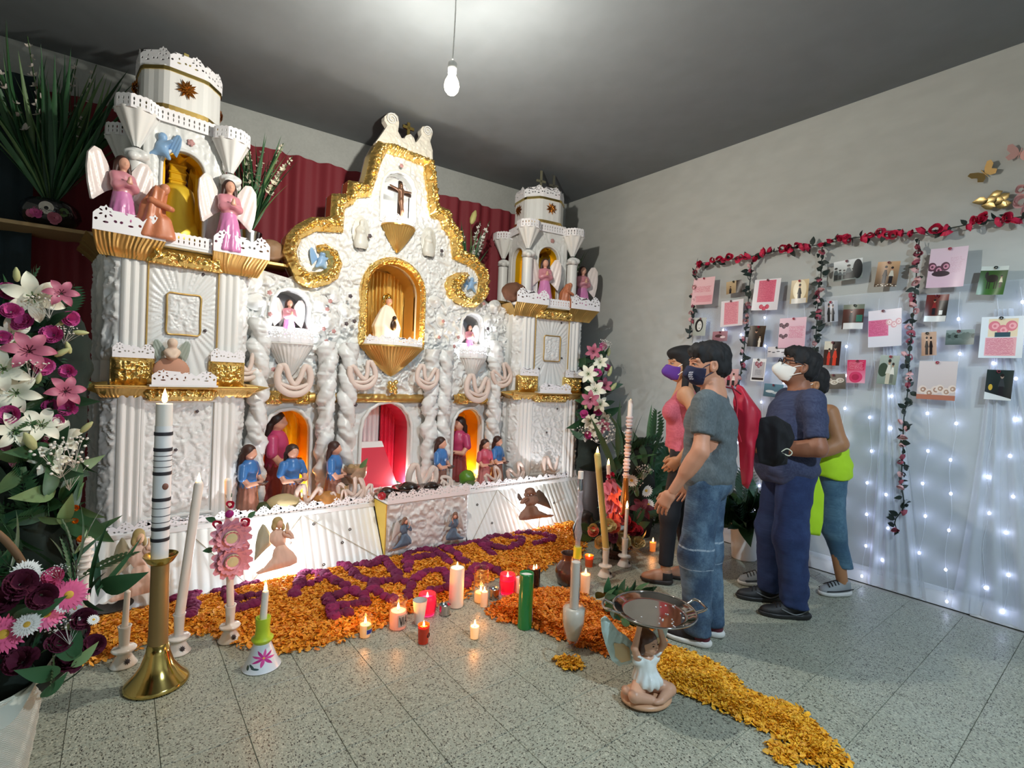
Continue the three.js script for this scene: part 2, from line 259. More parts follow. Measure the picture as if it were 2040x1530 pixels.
const inFrame = (p, m = 60) => { const d = p.clone().sub(EYE), x = d.x * camEast.x + d.y * camUp.x + d.z * camBack.x, y = d.x * camEast.y + d.y * camUp.y + d.z * camBack.y, z = d.x * camEast.z + d.y * camUp.z + d.z * camBack.z; if (z > -0.2) return false; const u = CX - FOCAL * x / z, v = CY + FOCAL * y / z; return u > -m && u < 2040 + m && v > -m && v < 1530 + m; };
for (let i = -6; i < 16; i++) for (let j = -12; j < 8; j++) {
  const x = 2.62 + (i - 7) * T + T / 2, z = -0.70 + (j + 4) * T - T / 2 - T * 4;
  if (x > RX || z < -3.9 || ![[-1, -1], [1, -1], [1, 1], [-1, 1]].some(([a, b]) => inFrame(V(x + a * T / 2, 0, z + b * T / 2)))) continue;
  const m = structure('tile', pick(tileGeos), pick(tileMats), floor); m.position.set(x, 0, z); m.rotation.y = Math.floor(rnd() * 4) * Math.PI / 2;
}
// red cloth hung behind the altar, and a dark one at its left
const fold = (x, y, s) => 0.022 * Math.sin(x * 21 + 2 * noise(x * 3, y * 0.7, s)) + 0.014 * Math.sin(x * 47 + s);
function drape(name, label, x0, x1, y0, y1, m, off, s) {
  const g = grid((u, v) => { const x = lerp(x0, x1, u), y = lerp(y0, y1, v); return [x - (x0 + x1) / 2, y - y0, backZ(x) + off + 0.04 + fold(x, y, s)]; }, Math.ceil((x1 - x0) * 50), 14);
  solo(name, label, 'curtain', g, m, [(x0 + x1) / 2, y0, 0]);
}
drape('backdrop_cloth', 'long dark red cloth hung on the back wall behind the altar', -0.75, 4.22, 0.02, 3.3, mat(0x862a34, { roughness: 0.7, sheen: 0.3, sheenColor: new THREE.Color(0x802030) }), 0, 2);
drape('backdrop_cloth', 'dark blue-green cloth hung at the left edge behind the lilies', -1.6, -0.5, 0.02, 3.32, mat(0x182a30, { roughness: 0.8 }), 0.11, 5);

// ------------------------------------------------------------------ lamps of the room
{
  const [x, y, z] = LAMPS.bulb.at;
  const t = thing('ceiling_bulb', 'glowing warm white light bulb hanging on a cord from the ceiling', 'light bulb', [x, y, z]);
  part(t, 'bulb', lathe([[0, -0.062], [0.022, -0.058], [0.036, -0.04], [0.041, -0.018], [0.036, 0.008], [0.024, 0.032], [0.017, 0.05], [0.017, 0.056]], 28), glow(0xffedc9, 26));
  part(t, 'socket', lathe([[0.016, 0.05], [0.022, 0.052], [0.024, 0.075], [0.024, 0.105], [0.012, 0.118], [0.004, 0.122]], 24), M.whitePaint);
  part(t, 'cord', tube([[0, 0.12, 0], [0.004, 0.4, 0.003], [0, CEIL - y - 0.02, 0]], 0.0035, 12, 6), M.whitePaint);
  part(t, 'ceiling_rose', lathe([[0.002, CEIL - y - 0.035], [0.03, CEIL - y - 0.03], [0.045, CEIL - y - 0.001]], 24), M.whitePaint);
  lampAt([0, -0.018, 0], LAMPS.bulb.color, LAMPS.bulb.power, 1.6, t, 'bulb_light');
}
{
  const [x, y, z] = LAMPS.pendant.at;
  const t = thing('pendant_lamp', 'shaded cool white pendant lamp over the middle of the room', 'lamp', [x, y, z]);
  part(t, 'shade', lathe([[0.2, 0.0], [0.19, 0.035], [0.13, 0.1], [0.05, 0.16], [0.02, 0.18], [0.016, 0.178], [0.046, 0.155], [0.125, 0.095], [0.186, 0.03], [0.197, 0]], 36), mat(0x2c2e30, { roughness: 0.5 }));
  part(t, 'bulb', ball(0.05, 0, 0.04, 0), glow(0xe6f3ff, 20));
  part(t, 'cord', tube([[0, 0.17, 0], [0.002, 0.4, 0], [0, CEIL - y, 0]], 0.004, 8, 6), M.black);
  lampAt([0, 0.03, 0], LAMPS.pendant.color, LAMPS.pendant.power, 2, t, 'pendant_light');
}

// ------------------------------------------------------------------ the right wall: curtain, string lights, garlands, photographs
const WX = RX - 0.03;
{
  const zA = atRight(1385, 600, WX).z, zB = 0.3, top = (z) => atRight(1385, 520, WX).y + (z - zA) * 0.0 + 0.0;
  const y1 = 2.13;
  const hang = (x0, amp, s) => grid((u, v) => { const z = lerp(zA, zB, u), y = lerp(0.1 + 0.012 * noise(u * 14, 2, 1), y1, v); return [x0 - amp * (0.5 + 0.5 * Math.sin(z * 11 + 1.2 * noise(z * 2, y, s) + s)) * (1.15 - v) - 0.012 * noise(z * 5, y * 1.4, s + 3), y, z]; }, 190, 26);
  const tulle = mat(0xd3dce8, { roughness: 0.35, opacity: 0.26, transparent: true, sheen: 0.4, sheenColor: new THREE.Color(0xffffff) });
  const g = hang(RX - 0.025, 0.03, 1); solo('tulle_curtain', 'sheer white tulle curtain covering the right wall under the rose garland', 'curtain', g, tulle);
  const gatherM = mat(0xe2e9f2, { roughness: 0.3, opacity: 0.36, transparent: true, sheen: 0.5, sheenColor: new THREE.Color(0xffffff) });
  // extra gathers hanging in front of it
  for (const [px, w, label] of [[1765, 0.2, 'narrow gather of sheer tulle hanging beside the long hanging garland'], [1990, 0.34, 'wide gather of sheer tulle at the right edge of the curtain']]) {
    const z0 = atRight(px, 800, WX).z, q = grid((u, v) => { const y = lerp(0.02, 1.95, v), sp = w * (0.18 + 0.9 * Math.pow(1 - v, 1.3)), z = z0 + (u - 0.5) * sp * 1.6 + 0.12 * (1 - v); return [RX - 0.052 - 0.018 * Math.sin(u * 26 + 2 * noise(u * 3, y, px)), y, z]; }, 60, 24);
    solo('tulle_gather', label, 'curtain', q, gatherM);
  }
}
{
  const wire = mat(0xd7dce4, { roughness: 0.5 }), led = glow(0xe4eaff, 14), ledGeo = ball(0.0075, 0, 0, 0, 1, 1.3, 1, 8);
  const columns = [1397, 1441, 1480, 1525, 1570, 1602, 1690, 1745, 1785, 1858, 1910, 1985, 2030];
  columns.forEach((px, i) => {
    const z = atRight(px, 700, WX).z, x = RX - 0.046, t = thing('light_string', `string of small white lights hanging behind the tulle, number ${['one', 'two', 'three', 'four', 'five', 'six', 'seven', 'eight', 'nine', 'ten', 'eleven', 'twelve', 'thirteen'][i]} counted from the room corner`, 'string lights', [x, 0, z], 0, 'white light strings behind the curtain');
    const pts = [], y0 = 2.08; for (let k = 0; k <= 14; k++) pts.push([0, lerp(y0, 0.03, k / 14), 0.012 * Math.sin(k * 1.7 + i)]);
    part(t, 'wire', tube(pts, 0.0011, 40, 5), wire);
    for (let k = 0; k < 9; k++) {
      const y = y0 - 0.1 - k * 0.235 - (i % 3) * 0.06 + rr(-0.02, 0.02); if (y < 0.05 || rnd() < 0.15) continue;
      part(t, 'bulb', ledGeo, led, { at: [-0.008, y, 0.012 * Math.sin((y0 - y) * 11.6 + i)] });
      lampAt([-0.008, y, 0.012 * Math.sin((y0 - y) * 11.6 + i)], 0x9fb0ff, 0.0048, 0.5, t, 'string_light');
    }
  });
}
// artificial roses and leaves for the garlands
const roseGeo = (() => { const g = []; for (let k = 0; k < 9; k++) { const a = k * 2.4, r = 0.2 + k * 0.075; g.push(xf(grid((u, v) => { const t = (u - 0.5) * 2.1, h = v; return [Math.sin(t) * (0.42 + r * 0.4 * h), h * (0.95 - 0.04 * k), Math.cos(t) * (0.25 + r * (0.35 + 0.6 * h * h))]; }, 5, 3), [0, 0, 0], [0, a, 0], [0.9, 0.75, 0.9])); } return join(g); })();
const leafGeo = (w = 0.5, curl = 0.25, n = 5) => grid((u, v) => { const s = (u - 0.5) * 2, k = Math.sin(Math.PI * Math.pow(v, 0.75)); return [s * w * k * 0.5, v, -curl * v * v + 0.12 * Math.abs(s) * k * w]; }, 2, n);
const smallLeaf = leafGeo(0.6, 0.2, 4);
const roseRed = mat(0xc91f48, { roughness: 0.6 }), roseDusty = mat(0x9c4a58, { roughness: 0.7 }), rosePale = mat(0xd7a6a4, { roughness: 0.7 }), leafBlack = mat(0x1b2a24, { roughness: 0.6 });
function garland(label, path, n, size, kinds, leaves) {
  const c = new THREE.CatmullRomCurve3(path.map(([px, py]) => atRight(px, py, RX - 0.075))), b = c.getPoint(0), t = thing('rose_garland', label, 'garland', b.toArray());
  const pts = c.getPoints(50).map((p) => p.sub(b)); part(t, 'stem', tube(pts, 0.004, 60, 5), leafBlack);
  for (let i = 0; i < n; i++) {
    const p = c.getPointAt((i + 0.3 + rr(0, 0.4)) / n).sub(b), m = pick(kinds), s = size * rr(0.8, 1.15);
    part(t, m === leafBlack ? 'leaf' : 'rose', m === leafBlack ? smallLeaf : roseGeo, m, { at: [p.x - 0.012, p.y + rr(-1, 1) * size * 0.5, p.z + rr(-1, 1) * size * 0.5], rot: [rr(-0.7, 0.7), rr(0, 6), R(90) + rr(-0.8, 0.8)], scale: m === leafBlack ? s * 2 : s });
    for (let k = 0; k < leaves; k++) part(t, 'leaf', smallLeaf, leafBlack, { at: [p.x, p.y, p.z], rot: [rr(-1.4, 1.4), rr(0, 6), rr(-2.5, 2.5)], scale: size * rr(1.1, 1.9) });
  }
}
garland('long garland of red roses along the top edge of the tulle curtain', [[1385, 526], [1430, 520], [1500, 510], [1560, 498], [1640, 486], [1700, 474], [1760, 468], [1830, 463], [1890, 455], [1950, 443], [2050, 430]], 42, 0.043, [roseRed], 1);
garland('short garland of small dark roses hanging at the curtain edge nearest the corner', [[1388, 530], [1384, 580], [1378, 640], [1372, 675]], 20, 0.03, [roseDusty, leafBlack, rosePale, leafBlack], 1);
garland('hanging garland of small dusty roses above the boy in grey', [[1497, 522], [1494, 560], [1489, 620], [1484, 680], [1476, 740], [1470, 775]], 30, 0.031, [roseDusty, leafBlack, rosePale, leafBlack], 1);
garland('hanging garland of small dusty roses above the man in navy', [[1638, 492], [1636, 540], [1630, 600], [1626, 660], [1622, 705]], 26, 0.032, [roseDusty, leafBlack, rosePale, leafBlack], 1);
garland('longest hanging garland of small roses, ending loose low on the curtain', [[1831, 478], [1826, 540], [1820, 620], [1812, 700], [1808, 780], [1800, 840], [1799, 900], [1795, 960], [1800, 1010], [1782, 1040], [1790, 1062]], 52, 0.031, [roseDusty, leafBlack, rosePale, leafBlack], 1);

// photographs and verse cards, printed from one sheet
const CELL = 256, sheet = document.createElement('canvas'); sheet.width = 2048; sheet.height = 1024;
const ctx = sheet.getContext('2d');
const blob = (c, x, y, rx, ry, col) => { c.fillStyle = col; c.beginPath(); c.ellipse(x, y, rx, ry, 0, 0, 7); c.fill(); };
const drawPerson = (c, x, y, h, top, face = '#b98a70', low = '#1b1a20') => { blob(c, x, y - h * 0.86, h * 0.085, h * 0.1, face); blob(c, x, y - h * 0.91, h * 0.09, h * 0.07, '#1a1414'); c.fillStyle = top; c.beginPath(); c.moveTo(x - h * 0.07, y - h * 0.75); c.lineTo(x + h * 0.07, y - h * 0.75); c.lineTo(x + h * 0.17, y - h * 0.4); c.lineTo(x - h * 0.17, y - h * 0.4); c.fill(); c.fillStyle = low; c.fillRect(x - h * 0.12, y - h * 0.42, h * 0.24, h * 0.42); };
const verse = (c, x, y, w, h, col, ground) => { if (ground) { c.fillStyle = ground; c.fillRect(x, y, w, h); } c.strokeStyle = col; c.lineWidth = 2.5; for (let r = y + 8; r < y + h - 4; r += 9) { c.beginPath(); let q = x + 5; c.moveTo(q, r); while (q < x + w - rr(6, 30)) { q += rr(3, 7); c.lineTo(q, r + rr(-2.5, 2.5)); if (rnd() < 0.16) { q += 5; c.moveTo(q, r); } } c.stroke(); } };
const roses = (c, x, y, s, col) => { for (let k = 0; k < 3; k++) { const X = x + (k - 1) * s * 0.8, Y = y + (k % 2) * s * 0.4; blob(c, X, Y, s * 0.55, s * 0.5, col[0]); blob(c, X + s * 0.1, Y, s * 0.35, s * 0.3, col[1]); blob(c, X + s * 0.05, Y, s * 0.15, s * 0.13, col[0]); } };
const bg = (c, a, b) => { const g = c.createLinearGradient(0, 0, 0, CELL); g.addColorStop(0, a); g.addColorStop(1, b); c.fillStyle = g; c.fillRect(0, 0, CELL, CELL); };
// [px, py, width, height, tilt, label, draw]
const PRINTS = [
  [1403, 580, 42, 54, 2, 'pale pink verse card pinned topmost at the corner end of the curtain', (c) => { bg(c, '#ecc3c6', '#e9b8bd'); verse(c, 20, 80, 210, 60, '#c75668'); verse(c, 50, 170, 190, 60, '#d88a94', '#e7a4ac'); }],
  [1461, 572, 31, 25, -3, 'small brown photo of a lone figure in a bare room', (c) => { bg(c, '#c9b28c', '#a08660'); c.fillStyle = '#3a2a20'; c.fillRect(170, 0, 86, 256); drawPerson(c, 80, 250, 150, '#40342c'); }],
  [1458, 624, 44, 52, -2, 'white-edged card filled with pink verse beside the second garland', (c) => { bg(c, '#e9e2e4', '#e4dadd'); verse(c, 40, 20, 160, 216, '#c85670', '#e6a0a8'); }],
  [1394, 651, 25, 36, 2, 'black and white portrait drawing of a face', (c) => { bg(c, '#c2c6bf', '#a8ada2'); blob(c, 120, 110, 80, 90, '#1b1b1b'); blob(c, 130, 115, 48, 66, '#d9d9d4'); blob(c, 115, 100, 7, 4, '#222'); blob(c, 150, 100, 7, 4, '#222'); blob(c, 133, 148, 16, 5, '#333'); }],
  [1434, 670, 30, 20, 0, 'tiny mauve photo pinned just above the boy in grey', (c) => { bg(c, '#b07f88', '#8c626b'); blob(c, 110, 120, 60, 40, '#4a2c30'); blob(c, 180, 150, 40, 30, '#e3cfd0'); }],
  [1529, 587, 52, 62, 3, 'white card with a broad pink verse panel and red petals', (c) => { bg(c, '#e9e4e6', '#e2dcdf'); verse(c, 45, 12, 165, 175, '#bb3b58', '#dd6f86'); roses(c, 120, 225, 36, ['#c33a52', '#e06a7c']); }],
  [1594, 581, 35, 47, 0, 'photo of a man in black standing before an arched cake table', (c) => { bg(c, '#d8c39a', '#b39a70'); blob(c, 128, 110, 95, 110, '#efe0bd'); drawPerson(c, 124, 230, 190, '#16120f'); c.fillStyle = '#ded7cc'; c.fillRect(20, 200, 210, 56); }],
  [1510, 670, 32, 42, 4, 'dark studio photo of a couple in formal dress', (c) => { bg(c, '#4a3a2c', '#231a14'); drawPerson(c, 110, 250, 210, '#2b211b'); drawPerson(c, 180, 256, 150, '#e3d9c7', '#c9a284', '#e3d9c7'); }],
  [1579, 663, 53, 60, 0, 'pink card with small dark flowers and lines of verse', (c) => { bg(c, '#ecc6d0', '#e0aebb'); roses(c, 46, 60, 34, ['#3b2a34', '#8a5a68']); roses(c, 46, 150, 30, ['#3b2a34', '#8a5a68']); verse(c, 90, 70, 160, 110, '#c94f70'); }],
  [1547, 701, 37, 21, 0, 'small white card with a row of grey birds behind the man\'s mask', (c) => { bg(c, '#e7e2e2', '#c9c4c6'); for (let k = 0; k < 4; k++) blob(c, 30 + k * 62, 120 + (k % 2) * 20, 24, 12, '#4c4a52'); }],
  [1513, 737, 27, 45, 2, 'white-framed photo with a red bow between the boy and the man', (c) => { bg(c, '#f0eeec', '#ece9e6'); c.fillStyle = '#b9b6b8'; c.fillRect(20, 40, 216, 170); roses(c, 120, 60, 50, ['#8a2638', '#c9aab0']); verse(c, 60, 120, 140, 70, '#6a6a72'); c.fillStyle = '#2d2420'; c.fillRect(20, 214, 216, 26); }],
  [1688, 538, 57, 40, -2, 'black and white photo of a group on a wide street', (c) => { bg(c, '#e3e6e6', '#6f7a74'); for (let k = 0; k < 6; k++) drawPerson(c, 25 + k * 38, 240, rr(120, 200), pick(['#20262a', '#515a5c', '#2c3130']), '#9a9a96', '#262b2b'); blob(c, 215, 130, 40, 120, '#14181a'); }],
  [1654, 621, 26, 42, -4, 'cut-out photo of two people walking in dark suits', (c) => { bg(c, '#b9bcc4', '#a5a8b0'); drawPerson(c, 90, 250, 230, '#191a20', '#a08072', '#101116'); drawPerson(c, 165, 246, 210, '#23242c', '#a08072', '#14151a'); }],
  [1700, 631, 42, 49, 2, 'photo of people at a table by a dark red wall', (c) => { bg(c, '#5d2a22', '#38241f'); c.fillStyle = '#6f7868'; c.fillRect(0, 0, 256, 50); drawPerson(c, 110, 200, 150, '#1d1d20'); c.fillStyle = '#2f6f5c'; c.fillRect(170, 110, 70, 70); c.fillStyle = '#dcdedd'; c.fillRect(20, 190, 236, 66); }],
  [1658, 704, 33, 48, 2, 'photo of two people in bright red behind the man\'s head', (c) => { bg(c, '#2c201c', '#40160f'); c.fillStyle = '#d8d2c0'; c.fillRect(0, 0, 130, 90); drawPerson(c, 90, 250, 180, '#c7301f', '#d0a088', '#c7301f'); drawPerson(c, 180, 256, 210, '#d23a22', '#c09078', '#d23a22'); }],
  [1705, 740, 37, 46, 0, 'magenta card with verse above a large pink rose', (c) => { bg(c, '#d22f5c', '#e6a5b4'); verse(c, 20, 15, 216, 100, '#f4b9c6', '#c92450'); blob(c, 130, 190, 90, 60, '#d23a66'); blob(c, 130, 190, 50, 34, '#b3224c'); }],
  [1457, 752, 30, 34, 0, 'pink photo half hidden behind the boy\'s neck', (c) => { bg(c, '#dcb5b4', '#b97a78'); drawPerson(c, 90, 250, 200, '#a8324a'); drawPerson(c, 170, 250, 190, '#e6ded8'); }],
  [1541, 778, 38, 26, 3, 'blue-tinted seaside photo low on the curtain above the red bag', (c) => { bg(c, '#5f8595', '#43606e'); blob(c, 90, 150, 60, 26, '#ccd3d4'); blob(c, 180, 170, 60, 22, '#b6bec0'); }],
  [1661, 760, 44, 30, -3, 'cream and grey photo of roses just behind the man\'s neck', (c) => { bg(c, '#7d7166', '#5a5148'); roses(c, 130, 110, 80, ['#d9cfc2', '#a99a8a']); }],
  [1770, 546, 45, 50, 6, 'photo of a couple dancing, with a spotted hem', (c) => { bg(c, '#c9a27a', '#5b4a3a'); drawPerson(c, 110, 220, 180, '#2a211c'); drawPerson(c, 180, 220, 170, '#c8c6b8'); for (let k = 0; k < 14; k++) blob(c, 14 + k * 18, 232 + (k % 2) * 12, 8, 5, k % 3 ? '#e8e2d4' : '#2a2520'); }],
  [1761, 654, 66, 74, -3, 'white card with pink verse and a pale rose at its corner', (c) => { bg(c, '#e4dce4', '#d9d6de'); verse(c, 4, 70, 150, 110, '#b53560', '#d76a94'); roses(c, 195, 90, 44, ['#d7a5ae', '#efe0e2']); }],
  [1773, 737, 39, 58, 4, 'grey photo of two people in pale clothes beside a bush', (c) => { bg(c, '#aab2a8', '#7d887c'); blob(c, 60, 130, 60, 60, '#3c4a3a'); drawPerson(c, 130, 250, 220, '#d8d4c6', '#b08c70', '#c7bda8'); drawPerson(c, 180, 240, 180, '#e3e0d6', '#b08c70', '#6a7068'); }],
  [1890, 533, 75, 79, 3, 'large pale pink card with a dark branch of blossom', (c) => { bg(c, '#d9c3d0', '#d4b4c4'); roses(c, 70, 120, 56, ['#5a3a48', '#c98aa0']); blob(c, 90, 165, 60, 18, '#3f3238'); verse(c, 140, 60, 100, 110, '#c9a2b4'); }],
  [1868, 614, 45, 54, 3, 'photo of a person in a red room with a white cloth', (c) => { bg(c, '#6d221c', '#401a18'); c.fillStyle = '#1d1a1a'; c.fillRect(150, 60, 106, 150); drawPerson(c, 100, 190, 150, '#822022'); c.fillStyle = '#dadcda'; c.fillRect(10, 200, 240, 56); c.fillRect(160, 150, 40, 40); }],
  [1849, 685, 30, 47, -3, 'narrow photo of two figures in black gowns', (c) => { bg(c, '#c9a58c', '#b08a72'); drawPerson(c, 95, 245, 200, '#1a1010', '#d8b8a0', '#1a1010'); drawPerson(c, 165, 245, 195, '#1a1010', '#d8b8a0', '#1a1010'); }],
  [1913, 672, 57, 30, 0, 'wide grey-green photo of a road and trees', (c) => { bg(c, '#8b9a98', '#4c5a55'); for (let k = 0; k < 9; k++) blob(c, k * 30 + 10, 110, 26, rr(30, 70), pick(['#3c4a46', '#586762', '#24302c'])); }],
  [1868, 758, 77, 77, 1, 'large pale card with cream roses above a rust border', (c) => { bg(c, '#d5c9c8', '#cdbdba'); roses(c, 80, 190, 52, ['#e2cfc4', '#a9826e']); roses(c, 190, 180, 50, ['#e4d3c8', '#b08e7a']); c.fillStyle = '#b5725c'; c.fillRect(0, 222, 256, 34); }],
  [1982, 559, 55, 57, 6, 'green photo of a dark horse and its rider on grass', (c) => { bg(c, '#2f4a1f', '#3c6a2c'); c.fillStyle = '#c7cfc8'; c.fillRect(0, 0, 256, 40); blob(c, 120, 110, 56, 34, '#2b2620'); for (const x of [80, 100, 145, 165]) { c.fillStyle = '#2b2620'; c.fillRect(x, 120, 10, 80); } blob(c, 66, 80, 16, 30, '#2b2620'); drawPerson(c, 205, 190, 110, '#d8cfb0', '#c9a284', '#4a4236'); }],
  [1997, 672, 87, 83, 1, 'largest white card, with three pink roses above a verse panel', (c) => { bg(c, '#dfe3e6', '#d3d9dc'); c.fillStyle = '#e3cfae'; c.fillRect(46, 16, 170, 110); roses(c, 130, 60, 62, ['#d87a86', '#eea9ae']); c.fillStyle = '#33505a'; c.fillRect(86, 98, 90, 28); verse(c, 34, 130, 180, 110, '#c4647a', '#e0a2a8'); }],
  [1992, 767, 54, 60, 2, 'dark photo of a person bending over a white table', (c) => { bg(c, '#20302e', '#151a1b'); drawPerson(c, 150, 220, 190, '#33383c', '#a08a7c'); blob(c, 50, 150, 20, 26, '#c9a53a'); c.fillStyle = '#d6d9d8'; c.beginPath(); c.moveTo(0, 190); c.lineTo(256, 240); c.lineTo(256, 256); c.lineTo(0, 256); c.fill(); }],
];
PRINTS.forEach((p, i) => { const x = (i % 8) * CELL, y = Math.floor(i / 8) * CELL; ctx.save(); ctx.beginPath(); ctx.rect(x, y, CELL, CELL); ctx.clip(); ctx.translate(x, y); p[6](ctx); ctx.restore(); });
const sheetTex = new THREE.CanvasTexture(sheet); sheetTex.colorSpace = THREE.SRGBColorSpace;
const printMat = mat(0xffffff, { map: sheetTex, roughness: 0.3, specularIntensity: 0.6 });
PRINTS.forEach(([px, py, w, h, tilt, label], i) => {
  const c = atRight(px, py, RX - 0.085), W = Math.abs(atRight(px + w / 2, py, c.x).z - atRight(px - w / 2, py, c.x).z), H = Math.abs(atRight(px, py + h / 2, c.x).y - atRight(px, py - h / 2, c.x).y), curl = rr(0.006, 0.018) * (rnd() < 0.5 ? -1 : 1);
  const u0 = (i % 8) / 8, v0 = 1 - (Math.floor(i / 8) + 1) / 4;
  const g = grid((u, v) => [(u - 0.5) * W, (v - 1) * H, -curl * (4 * (u - 0.5) ** 2) * (1 - v * 0.6) + 0.012 * (1 - v)], 8, 6), uv = g.attributes.uv; for (let k = 0; k < uv.count; k++) uv.setXY(k, u0 + (0.01 + 0.98 * uv.getX(k)) / 8, v0 + (0.01 + 0.98 * uv.getY(k)) / 4);
  const card = /card/.test(label), t = thing(card ? 'verse_card' : 'photograph', label, card ? 'card' : 'photo', [c.x, c.y + H / 2, c.z], R(-90), card ? 'verse cards pinned on the curtain' : 'photographs pinned on the curtain');
  t.rotation.order = 'YXZ'; t.rotation.z = R(-tilt);
  part(t, 'print', g, printMat);
  part(t, 'rosette_pin', roseGeo, pick([roseDusty, leafBlack, roseRed, roseDusty]), { at: [rr(-0.01, 0.01), -0.01, 0.004], rot: [R(80), 0, 0], scale: 0.0125 });
});
// gold butterflies and the flower cluster in the corner of the photograph
{
  const wing = extrude([[0, 0], [0.02, 0.028], [0.055, 0.05], [0.075, 0.04], [0.07, 0.012], [0.045, -0.004], [0.062, -0.03], [0.04, -0.046], [0.015, -0.03]], 0.0012);
  const bf = (px, py, m, label, turn, s) => { const c = atRight(px, py, RX - 0.012), t = thing('paper_butterfly', label, 'butterfly', c.toArray(), R(-90)); t.rotation.order = 'YXZ'; t.rotation.z = turn; t.scale.setScalar(s); part(t, 'wing', wing, m, { rot: [0, -0.5, 0] }); part(t, 'wing', wing, m, { rot: [0, Math.PI + 0.5, 0] }); part(t, 'body', taper([[0, -0.03, 0.002], [0, 0, 0.004], [0, 0.03, 0.002]], 0.002, 0.003, 6, 6), m); };
  bf(1962, 346, mat(0xb79a62, { metalness: 0.6, roughness: 0.4 }), 'gold paper butterfly on the upper right wall', 0.6, 1.0);
  bf(2032, 306, mat(0xd8a9a2, { roughness: 0.6 }), 'pale pink paper butterfly at the right edge of the wall', -0.3, 1.0);
  const c = atRight(2025, 402, RX - 0.03), t = thing('flower_cluster', 'cluster of pale pink roses and glittering gold leaves above the garland', 'flowers', c.toArray()), glit = mat(0xa08a5a, { metalness: 0.8, roughness: 0.3 });
  for (const [px, py, s] of [[2036, 402, 0.055], [2034, 378, 0.035], [2050, 420, 0.05]]) { const p = atRight(px, py, RX - 0.05).sub(c); part(t, 'rose', roseGeo, rosePale, { at: p.toArray(), rot: [0, 0, R(90)], scale: s }); }
  for (const [px, py, a] of [[1968, 398, 1.5], [1988, 392, 1.9], [1984, 412, 1.2], [2002, 398, 1.5], [2006, 412, 1.0], [2012, 384, 2.2], [1998, 380, 2.0], [2016, 404, 1.6]]) { const p = atRight(px, py, RX - 0.04).sub(c); part(t, 'gold_leaf', smallLeaf, glit, { at: p.toArray(), rot: [0, R(-90), a], scale: 0.08 }); }
}
// ------------------------------------------------------------------ the altar: platform, facade, two bell towers
const SHELF = 0.385, FZ = -4.0;
// lace: a strip of cut-out flowers along a line, standing up; x along, y up, thin in z
function laceStrip(len, h, solid = 0.4, unit = 0.1) {
  const n = Math.max(1, Math.round(len / unit)), u = len / n, out = [[0, 0], [len, 0]], holes = [];
  for (let i = n - 1; i >= 0; i--) {
    const x = i * u, b = h * 0.62; out.push([x + u, b * 0.98]);
    for (let k = 0; k <= 14; k++) { const a = k / 14, X = x + u * (1 - a), big = i % 3 !== 1; const c = Math.abs(((a * (big ? 5 : 3)) % 1) - 0.5) * 2; out.push([X, b + (h - b) * (big ? Math.sin(Math.PI * a) * (0.72 + 0.28 * (1 - c)) : 0.55 * Math.sin(Math.PI * a) * (0.6 + 0.4 * (1 - c)))]); }
  }
  out.push([0, h * 0.6]);
  for (let i = 0; i < n; i++) { const cx = (i + 0.5) * u, cy = h * 0.7, r = Math.min(u, h) * 0.2, big = i % 3 !== 1; for (let k = 0; k < (big ? 6 : 3); k++) { const a = k / (big ? 6 : 3) * 6.283 + 0.5; holes.push(oval(cx + r * 1.15 * Math.cos(a), cy + r * 0.95 * Math.sin(a), r * 0.42, r * 0.22, a)); } for (const s of [-0.38, 0.38]) holes.push(oval(cx + s * u, h * 0.42, u * 0.07, h * 0.06, s * 2)); holes.push(oval(cx, h * 0.34, u * 0.12, h * 0.045, 0)); }
  return extrude(out, 0.0035, 0, holes);
}
function oval(x, y, a, b, t, n = 7) { const p = []; for (let k = 0; k < n; k++) { const q = k / n * 6.283, X = a * Math.cos(q), Y = b * Math.sin(q); p.push([x + X * Math.cos(t) - Y * Math.sin(t), y + X * Math.sin(t) + Y * Math.cos(t)]); } return p; }
// a low fence of lace with keyhole slots
function slotLace(len, h) {
  const n = Math.max(2, Math.round(len / 0.028)), u = len / n, out = [[0, 0], [len, 0]], holes = []; for (let i = n; i >= 0; i--) { out.push([i * u, h * 0.93]); if (i > 0) out.push([(i - 0.5) * u, h]); }
  for (let i = 0; i < n; i++) { holes.push(oval((i + 0.5) * u, h * 0.62, u * 0.17, h * 0.13, 0)); holes.push(oval((i + 0.5) * u, h * 0.3, u * 0.12, h * 0.14, 0)); }
  return extrude(out, 0.003, 0, holes);
}
const arch = (x0, x1, y0, yt, n = 12) => { const r = (x1 - x0) / 2, c = (x0 + x1) / 2, p = [[x0, y0]], ry = Math.min(r, yt - y0); for (let k = 0; k <= n; k++) { const a = Math.PI * (1 - k / n); p.push([c + r * Math.cos(a), yt - ry + ry * Math.sin(a)]); } p.push([x1, y0]); return p; };
const rect = (x0, y0, x1, y1) => [[x0, y0], [x1, y0], [x1, y1], [x0, y1]];
// pleated fan: half a cone, wide at the top, gathered to a point below; k pleats
function funnel(w, d, h, k, tip = 0.02, front = true) {
  return grid((u, v) => { const a = Math.PI * (1 - u), s = lerp(tip, 1, Math.pow(v, 0.8)), f = 1 + 0.045 * Math.cos(u * k * 6.283) * s; return [w / 2 * s * f * Math.cos(a), -h * (1 - v), d * s * f * Math.sin(a)]; }, k * 4, 10);
}
function fluted(w, h, n, depth) { const p = []; p.push([-w / 2, 0]); for (let i = 0; i < n; i++) for (let k = 0; k <= 6; k++) p.push([-w / 2 + w * (i + k / 6) / n, depth * (0.35 + 0.65 * Math.sin(Math.PI * k / 6))]); p.push([w / 2, 0]); return extrude(p.map(([x, z]) => [x, -z]), h).rotateX(-Math.PI / 2); }   // fluted along y, base at y = 0, bulges to +z
const ringTube = (pts, r) => tube(pts, r, pts.length * 3, 6, true);
